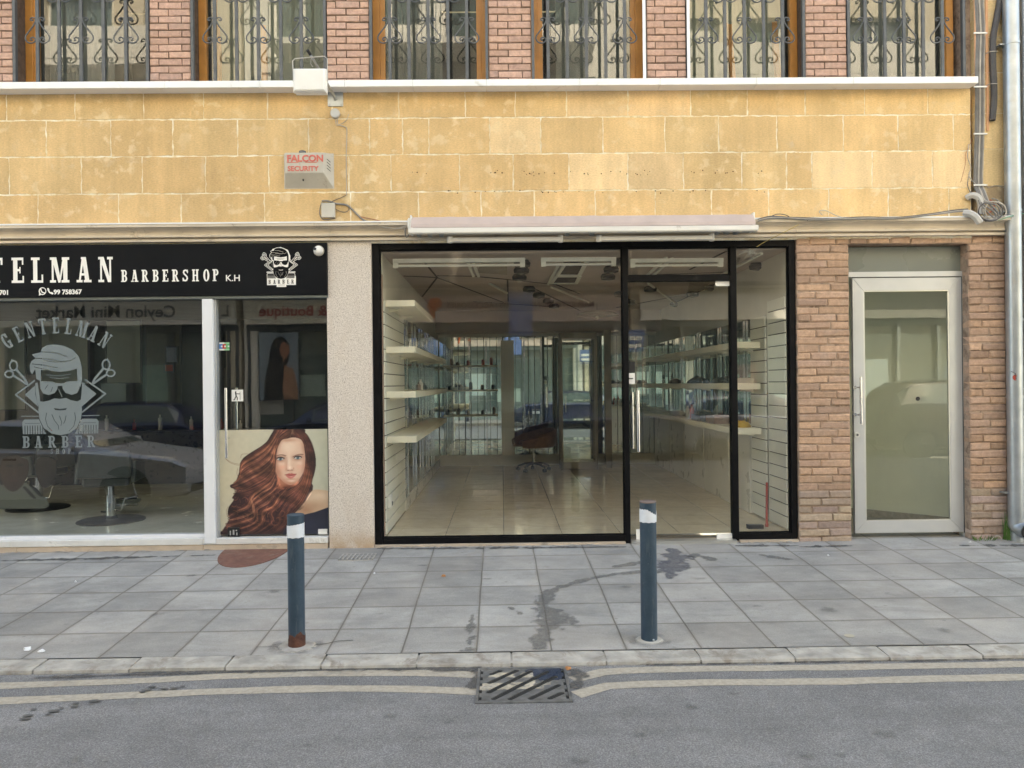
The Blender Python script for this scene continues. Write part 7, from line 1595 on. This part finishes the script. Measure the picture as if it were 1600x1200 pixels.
scrap(1294, 869, .010, M['paper'], 'tiny white scrap on the paving before the brick pillar', 'litter', 'paper_scrap')
scrap(585, 897, .012, M['paper'], 'tiny white scrap on the paving right of the left bollard', 'litter', 'paper_scrap')
scrap(1516, 848, .012, M['paper'], 'tiny white pebble at the foot of the right brick pillar', 'litter', 'paper_scrap')
scrap(118, 910, .010, M['paper'], 'tiny pale scrap on the paving before the barbershop window', 'litter', 'paper_scrap')
q = G(1327, 994); mb = MB(); mb.add([(q.x+.035*math.cos(a), q.y+.03*math.sin(a), pz(q.y+.03*math.sin(a))+.0045) for a in np.linspace(0, 5.9, 14)], [tuple(range(14))]); struct('gum_spot', mb, simple('gum', (.42, .38, .30), .9))
# loose wire and weeds at the foot of the pillar on the right
cable([(1538, 841, -.02), (1545, 845, -.05), (1552, 840, -.05), (1558, 837, -.04), (1564, 840, -.05), (1566, 849, -.08), (1574, 851, -.1), (1586, 849, -.1)], .0045, M['cable_pale'], 'loose pale wire lying at the foot of the right brick pillar')
mb = MB(); rg = random.Random(8)
for k in range(90):
    px = rg.choice((rg.uniform(1535, 1575), rg.uniform(1588, 1606))); q = G(px, 851); h = rg.uniform(.02, .06) if px < 1580 else rg.uniform(.05, .35); q.y = rg.uniform(-.08, -.01); l = rg.uniform(-.04, .04)
    mb.add([(q.x, q.y, pz(q.y)), (q.x+.006, q.y, pz(q.y)), (q.x+l*.5+.006, q.y-.01, pz(q.y)+h*.6), (q.x+l, q.y-.02, pz(q.y)+h), (q.x+l*.5, q.y-.01, pz(q.y)+h*.6)], [(0, 1, 2, 3, 4)])
tag(mb.build('weeds', M['weed']), 'thin weeds sprouting around the foot of the downpipe', 'weeds', None, 'stuff')
# patchy mortar bits at wall foot
mb = MB(); rg = random.Random(4)
for k in range(130):
    px = rg.choice((rg.uniform(590, 975), rg.uniform(1155, 1240), rg.uniform(0, 330))); q = P(px, 850); y = -rg.uniform(.005, .05); s = rg.uniform(.006, .022)
    n = 6; mb.add([(q.x+s*1.8*math.cos(6.283*i/n)*rg.uniform(.6, 1), y+s*.6*math.sin(6.283*i/n), pz(y)+.003+.008*rg.random()) for i in range(n)], [tuple(range(n))])
tag(mb.build('mortar_crumbs', M['concrete']), 'crumbs of mortar along the foot of the shop sill', 'rubble', None, 'stuff')
# ------------------------------------------------------------------ across the street (seen in the panes and mirrors, and lighting the scene)
OY = -14.0
def far_building(x0, x1, H, wall, label, floors, shop_h=3.35, balcony=True, seed=1):
    rg = random.Random(seed); t = thing('apartment_building', label, 'building', ((x0+x1)/2, OY-4, 0))
    mb = MB(); mb.box(x0, x1, OY-8, OY-.32, -.5, H); mb.box(x0, x1, OY-.32, OY, shop_h+.95, shop_h+1.2)
    mb.box(x0, x0+.4, OY-.32, OY, -.5, H); mb.box(x1-.4, x1, OY-.32, OY, -.5, H)
    # wall strips with window openings
    fh = (H-shop_h-1.2)/floors; n = max(2, int((x1-x0)/2.6)); bw = (x1-x0-.8)/n
    for f in range(floors):
        z = shop_h+1.2+f*fh; mb.box(x0+.4, x1-.4, OY-.32, OY, z+fh-.65, z+fh)
        for i in range(n):
            xa = x0+.4+i*bw; mb.box(xa, xa+bw*.16, OY-.32, OY, z, z+fh-.65); mb.box(xa+bw*.84, xa+bw, OY-.32, OY, z, z+fh-.65)
            if i % 2: mb.box(xa+bw*.16, xa+bw*.84, OY-.32, OY, z, z+.9)
    mb.build('wall', wall, t)
    for f in range(floors):
        z = shop_h+1.2+f*fh
        for i in range(n):
            xa = x0+.4+i*bw; w0, w1 = xa+bw*.16, xa+bw*.84; zz = z+(.9 if i % 2 else .0); m = MB(); m.box(w0, w1, OY-.30, OY-.27, zz, z+fh-.65); w = m.build('window', M['glass_far'], t)
            m = MB(); m.box(w0, w0+.06, OY-.26, OY-.2, zz, z+fh-.65); m.box(w1-.06, w1, OY-.26, OY-.2, zz, z+fh-.65); m.box((w0+w1)/2-.03, (w0+w1)/2+.03, OY-.26, OY-.2, zz, z+fh-.65); m.box(w0, w1, OY-.199, OY-.15, z+fh-.70, z+fh-.652)
            if rg.random() < .5: m.box(w0+.07, w1-.07, OY-.25, OY-.22, z+fh-.66-rg.uniform(.3, 1.5), z+fh-.66)
            m.build('frame', M['render_white'], w)
        if balcony:
            b0, b1 = (x0+.05, x1-.05) if f == 0 else (x0+.5+rg.uniform(0, 1), x1-.5-rg.uniform(0, 1)); dd_ = .85 if f == 0 else 1.25; m = MB(); m.box(b0, b1, OY+.001, OY+dd_, z-.18, z-.02); bl = m.build('balcony', M['far_brown'] if f == 0 else M['render_white'], t); m = MB()  # first-floor balcony made dark and full width to dim reflections and block sun
            if (f+seed) % 2 or f == 0:
                m.box(b0, b1, OY+dd_-.05, OY+dd_+.01, z-.019, z+.85); m.box(b0, b0+.06, OY+.002, OY+dd_-.051, z-.019, z+.85); m.box(b1-.06, b1, OY+.002, OY+dd_-.051, z-.019, z+.85)
            else:
                k = b0
                while k < b1: m.box(k, k+.02, OY+1.2, OY+1.22, z-.019, z+.9); k += .13
                m.box(b0, b1, OY+1.19, OY+1.23, z+.901, z+.95)
            m.build('railing', M['far_brown'] if f == 0 else M['render_white'] if (f+seed) % 2 else M['steel_dark'], bl)
    return t
far_building(-19.5, -7.4, 13.6, M['render_cream'], 'cream apartment house across the street reflected above the barbershop', 3, seed=1)
far_building(-7.3, 3.6, 14.4, M['render_white'], 'white apartment house across the street over the hair shop', 3, seed=2)
far_building(3.7, 15.5, 12.8, M['render_cream'], 'cream apartment house across the street reflected on the right', 3, seed=3)
far_building(15.6, 27, 13.5, M['render_white'], 'white apartment house far right across the street', 3, seed=4)
far_building(-31, -19.6, 14.5, M['render_white'], 'white apartment house far left across the street', 3, seed=5)
def shop_front(x0, x1, sign_mat, txt, size, tmat, label, frame, seed=0, extra=None, logo=False):
    t = thing('street_shop', label, 'shop front', ((x0+x1)/2, OY, 0)); rg = random.Random(seed)
    mb = MB(); mb.box(x0+.02, x1-.02, OY+.06, OY+.22, 3.38, 4.12); sb = mb.build('sign_board', sign_mat, t)
    if txt: text_mesh(txt, size, tmat, t, 'lettering', ((x0+x1)/2+(.3 if logo else 0), OY+.225, 3.78 if logo else 3.60), R(180), bold=.008, align='CENTER')
    mb = MB(); mb.box(x0, x1, OY-.2, OY-.15, -.02, 3.36); mb.build('display_window', M['glass_far'], t)
    mb = MB(); n = max(2, int((x1-x0)/1.1))
    for i in range(n+1): x = x0+(x1-x0-.09)*i/n; mb.box(x, x+.09, OY-.149, OY+.02, -.02, 3.37)
    mb.box(x0, x1, OY-.149, OY+.015, -.02, .35); mb.box(x0, x1, OY-.149, OY+.015, 3.2, 3.36); mb.build('frame', frame, t)
    for i in range(n):
        x = x0+(x1-x0)*(i+.2)/n; w = (x1-x0)/n*.6; c = rg.choice([(.35, .45, .46), (.42, .40, .36), (.30, .16, .15), (.16, .24, .32), (.5, .5, .5), (.2, .32, .29), (.30, .40, .38)])
        if rg.random() < .75: mb = MB(); z = rg.uniform(.5, 1.4); mb.box(x, x+w, OY-.148, OY-.14, z, z+rg.uniform(.6, 1.5), c); mb.build('window_poster', M['vcol'], t)
    if logo:
        c = Canvas(0, 0, 10, 12, 10); c.poly([(2, .6), (3.4, .2), (5, .5), (6.8, .6), (7.6, 1.2), (8.2, 2.8), (9.2, 4.2), (9.9, 5), (8.8, 6.2), (8, 7.4), (8, 8.6), (7, 10.4), (5.8, 11.8), (4.9, 11.6), (4.5, 9.8), (4.6, 8.2), (4, 7), (3.9, 5.9), (2.6, 5.6), (1.2, 5.8), (.3, 4.6), (.1, 3), (.9, 1.6)]); m = MB(); c.mesh(m, lambda x, y: (x0+1.25-x*.045, OY+.226, 4.08-y*.050)); m.build('logo', M['orange'], t)
    return t
cr_ = M['render_cream']; wh = M['render_white']
shop_front(-14.0, -8.1, wh, 'Ceylon Mini Market', .48, M['text_black'], 'mini market with white sign board across the street', M['steel_dark'], 3)
shop_front(-8.0, -7.45, wh, 'L', .45, M['text_black'], 'narrow white sign board with one black letter across the street', M['steel_dark'], 4)
sb = shop_front(-7.2, -3.6, simple('beige_sign', (.80, .74, .64), .6), 'Hair & Boutique', .42, M['text_red'], 'boutique with beige sign board and red lettering across the street', M['steel_dark'], 5)
shop_front(-2.9, 3.4, simple('pink_sign', (.80, .66, .60), .6), 'HAIR EXTENSIONS : BRAIDS : ACCESSORIES', .215, simple('brown_text', (.12, .02, .02), .6), 'hair shop with long pinkish sign board and orange emblem across the street', M['render_grey'], 6, logo=True)
shop_front(3.9, 8.8, wh, None, .4, M['text_black'], 'greenish framed shop with white blank sign board across the street', M['render_grey'], 7)
shop_front(9.0, 15.0, simple('pale_sign', (.26, .27, .25), .6), None, .4, M['text_black'], 'shop with pale sign board at the far right across the street', M['render_grey'], 8)
# blue hanging sign
t = thing('hanging_sign', 'tall blue sign hanging on the house across the street', 'sign', (.55, OY+.6, 3.0)); mb = MB(); mb.box(.20, .86, OY+.58, OY+.64, 2.95, 4.15); mb.build('sign_panel', M['blue_sign'], t); mb = MB(); mb.tube([(.5, OY+.02, 4.2), (.5, OY+.62, 4.2)], .02, 8); mb.build('bracket', M['steel_dark'], t)
t = thing('hanging_sign', 'small square blue sign with white bars on the house across the street', 'sign', (3.65, OY+.6, 2.4)); mb = MB(); mb.box(3.45, 4.0, OY+.3, OY+.36, 2.5, 3.1); mb.build('sign_panel', M['blue_sign'], t); mb = MB(); mb.box(3.52, 3.93, OY+.361, OY+.365, 2.62, 2.72); mb.box(3.52, 3.93, OY+.361, OY+.365, 2.82, 2.92); mb.build('white_bars', M['sign_white'], t)
# poster of a long-haired woman in the boutique window
pw = Paint(70, 120, 0, 0, 70, 120, (.50, .56, .62)); pw.poly([(16, 20), (28, 8), (44, 12), (54, 50), (62, 120), (28, 120), (24, 70), (16, 44)], (24, 20, 26), 2); pw.poly([(16, 22), (28, 16), (34, 30), (30, 44), (22, 46), (16, 36)], (150, 104, 82), 2); pw.poly([(22, 46), (28, 44), (26, 56), (18, 62), (8, 70), (2, 120), (26, 120), (26, 60)], (160, 118, 96), 2)
pf = thing('window_poster', 'tall poster of a woman with long black hair in the boutique window across the street', 'poster', (-6.3, OY+.05, 1.5)); o = pw.mesh('print', -5.75, -6.85, 1.25, 3.15, OY+.06, M['vcol'], pf)
mb = MB(); mb.box(-6.87, -5.73, OY+.025, OY+.055, 1.23, 3.17); mb.build('poster_frame', M['steel_dark'], pf)

# ------------------------------------------------------------------ parked cars
def car(x, y, ang, paint, label, L=4.2, Wd=1.72, Hh=1.45, kind='hatch'):
    t = thing('parked_car', label, 'car', (x, y, ROADZ), 'cars parked in the street')
    T_ = Matrix.Translation((x, y, ROADZ)) @ Matrix.Rotation(ang, 4, 'Z')
    def nb(): m_ = MB(); m_.T = T_; return m_
    k = Hh/1.45
    # stations along the length (front at +x): (x, half width, sill z, belt z, roof z, roof half width)
    if kind == 'hatch':
        S = [(-.50, .62, .38, .62, .62, .60), (-.485, .80, .26, .80, .80, .72), (-.44, .86, .22, .93, .95, .74), (-.40, .87, .22, .96, 1.25, .62), (-.33, .88, .2, .97, 1.40, .60), (-.15, .88, .2, .96, 1.45, .62), (.03, .88, .2, .94, 1.43, .62), (.14, .88, .2, .93, 1.28, .64), (.25, .88, .2, .92, .96, .74), (.34, .87, .2, .86, .88, .76), (.44, .84, .22, .78, .79, .70), (.485, .74, .26, .66, .66, .62), (.50, .55, .36, .56, .56, .5)]
    else:
        S = [(-.50, .64, .38, .72, .72, .60), (-.485, .80, .28, .88, .88, .72), (-.42, .86, .22, .94, .95, .76), (-.32, .87, .22, .95, .98, .76), (-.22, .88, .2, .95, 1.30, .62), (-.12, .88, .2, .95, 1.38, .60), (.04, .88, .2, .93, 1.36, .60), (.10, .88, .2, .92, 1.28, .62), (.20, .88, .2, .91, .96, .74), (.30, .87, .2, .86, .88, .78), (.44, .84, .22, .78, .79, .74), (.485, .78, .26, .68, .68, .66), (.50, .6, .36, .60, .60, .55)]
    body = nb(); vs_ = []; m = 14
    for (sx, hw, zs, zb_, zr, rw) in S:
        hw *= Wd/1.72; rw *= Wd/1.72; zb_ *= k; zr *= k
        half = [(0, zs), (hw*.85, zs), (hw*.97, zs+.10), (hw, (zs+zb_)/2), (hw*.97, zb_-.03), (hw*.93, zb_), (rw+.0, zr-.05 if zr > zb_+.06 else zr-.0), (rw*.8, zr)]
        ring = half+[(-a, b) for a, b in half[::-1]][:-1]; ring = half+[(-a, b) for a, b in reversed(half[1:])]
        vs_ += [(sx*L, a, b) for a, b in ring]
    m = len(half)*2-1; nS = len(S)
    fs = [(i*m+j, i*m+(j+1) % m, (i+1)*m+(j+1) % m, (i+1)*m+j) for i in range(nS-1) for j in range(m)]+[tuple(range(m)), tuple((nS-1)*m+j for j in range(m))]
    body.add(vs_, fs); bo = body.build('body', paint, t, smooth=True)
    # glazing: panels set slightly proud of the cabin sides, screens at both ends
    g = nb()
    cab = [(i, s_) for i, s_ in enumerate(S) if s_[4] > s_[3]+.2]
    for side in (1, -1):
        for (i, a), (j, b) in zip(cab, cab[1:]):
            def pt_(s_, f, e=.006): hw = s_[1]*Wd/1.72; rw = s_[5]*Wd/1.72; z0 = s_[3]*k; z1 = s_[4]*k-.05; return (s_[0]*L, side*((hw*.93)*(1-f)+rw*f+e), z0+(z1-z0)*f)
            g.quad(pt_(a, .08), pt_(b, .08), pt_(b, .92), pt_(a, .92))
    for (i, a), nb_i in ((cab[0], cab[0][0]-1), (cab[-1], cab[-1][0]+1)):
        b = S[nb_i]; e = .012; wa, wb = a[5]*Wd/1.72*.86, b[5]*Wd/1.72*.9
        g.quad((b[0]*L, -wb, b[4]*k+e), (b[0]*L, wb, b[4]*k+e), (a[0]*L, wa, a[4]*k-.04+e), (a[0]*L, -wa, a[4]*k-.04+e))
    g.build('window_glass', M['glass_far'], t)
    for sx in (-.31, .30):
        for side in (1, -1):
            w = nb(); yy = side*(Wd/2-.10); w.tube([(sx*L, yy-side*.09, .31), (sx*L, yy+side*.10, .31)], .31, 28); wh_ = w.build('wheel', M['rubber'], t, smooth=True)
            r_ = nb(); r_.tube([(sx*L, yy+side*.095, .31), (sx*L, yy+side*.108, .31)], .19, 20); 
            for q in range(5): a = q*1.2566; r_.tube([(sx*L+.03*math.cos(a), yy+side*.112, .31+.03*math.sin(a)), (sx*L+.18*math.cos(a), yy+side*.112, .31+.18*math.sin(a))], .02, 6)
            r_.build('rim', M['lamp_clear'], wh_, smooth=True)
            a_ = nb(); a_.tube([(sx*L, side*(Wd/2-.03), .31), (sx*L, side*(Wd/2+.012), .31)], .36, 28); a_.build('wheel_arch', M['black_plastic'], t, smooth=True)
    for side in (1, -1):
        h = nb(); h.ball((.463*L, side*.60, .66*k), .15, 14, 8, .6, .95, .48); h.build('headlight', M['lamp_clear'], t, smooth=True)
        h = nb(); h.ball((-.468*L, side*.64, .78*k), .13, 14, 8, .5, .7, .9); h.build('tail_light', M['lamp_red'], t, smooth=True)
        h = nb(); h.ball((.155*L, side*(Wd/2+.06), .98*k), .10, 12, 8, .6, 1, .6); h.build('wing_mirror', paint, t, smooth=True)
    p = nb(); p.box(.494*L, .503*L, -.26, .26, .40, .51); p.box(-.503*L, -.494*L, -.26, .26, .50, .61); p.build('number_plate', M['sign_white'], t)
    b = nb(); b.box(.40*L, .506*L, -.62, .62, .27, .38); b.box(-.506*L, -.40*L, -.62, .62, .27, .40); b.build('bumper', M['black_plastic'], t, bevel=.02)
    h = nb()
    for side in (1, -1): h.box(-.08*L, -.04*L, side*(Wd/2+.0)-.008, side*(Wd/2+.0)+.012, .80*k, .83*k)
    h.build('door_handle', M['black_plastic'], t)
car(-6.75, -4.05, 0, M['car_dark'], 'dark grey old saloon at the near kerb, reflected in the barbershop window', 4.5, 1.7, 1.40, 'saloon')
car(-3.75, -10.4, R(180), M['car_blue'], 'dark blue hatchback parked across the street, reflected in the barbershop door', 4.0, 1.7, 1.50)
car(2.3, -10.4, R(180), M['car_blue'], 'blue hatchback parked across the street, mirrored behind the brown chair', 4.1, 1.72, 1.50)
car(6.1, -10.4, 0, M['car_silver'], 'silver car parked across the street, its wheel reflected in the glass door', 4.3, 1.74, 1.50)
car(10.9, -10.4, 0, M['car_black'], 'black high-roofed car parked across the street, reflected in the aluminium door', 4.4, 1.8, 1.78)
car(-9.0, -10.4, R(180), M['car_blue'], 'blue hatchback parked across the street before the mini market', 4.1, 1.72, 1.48)
car(16.2, -10.4, R(180), M['car_dark'], 'dark saloon parked across the street at the far right', 4.4, 1.72, 1.42, 'saloon')
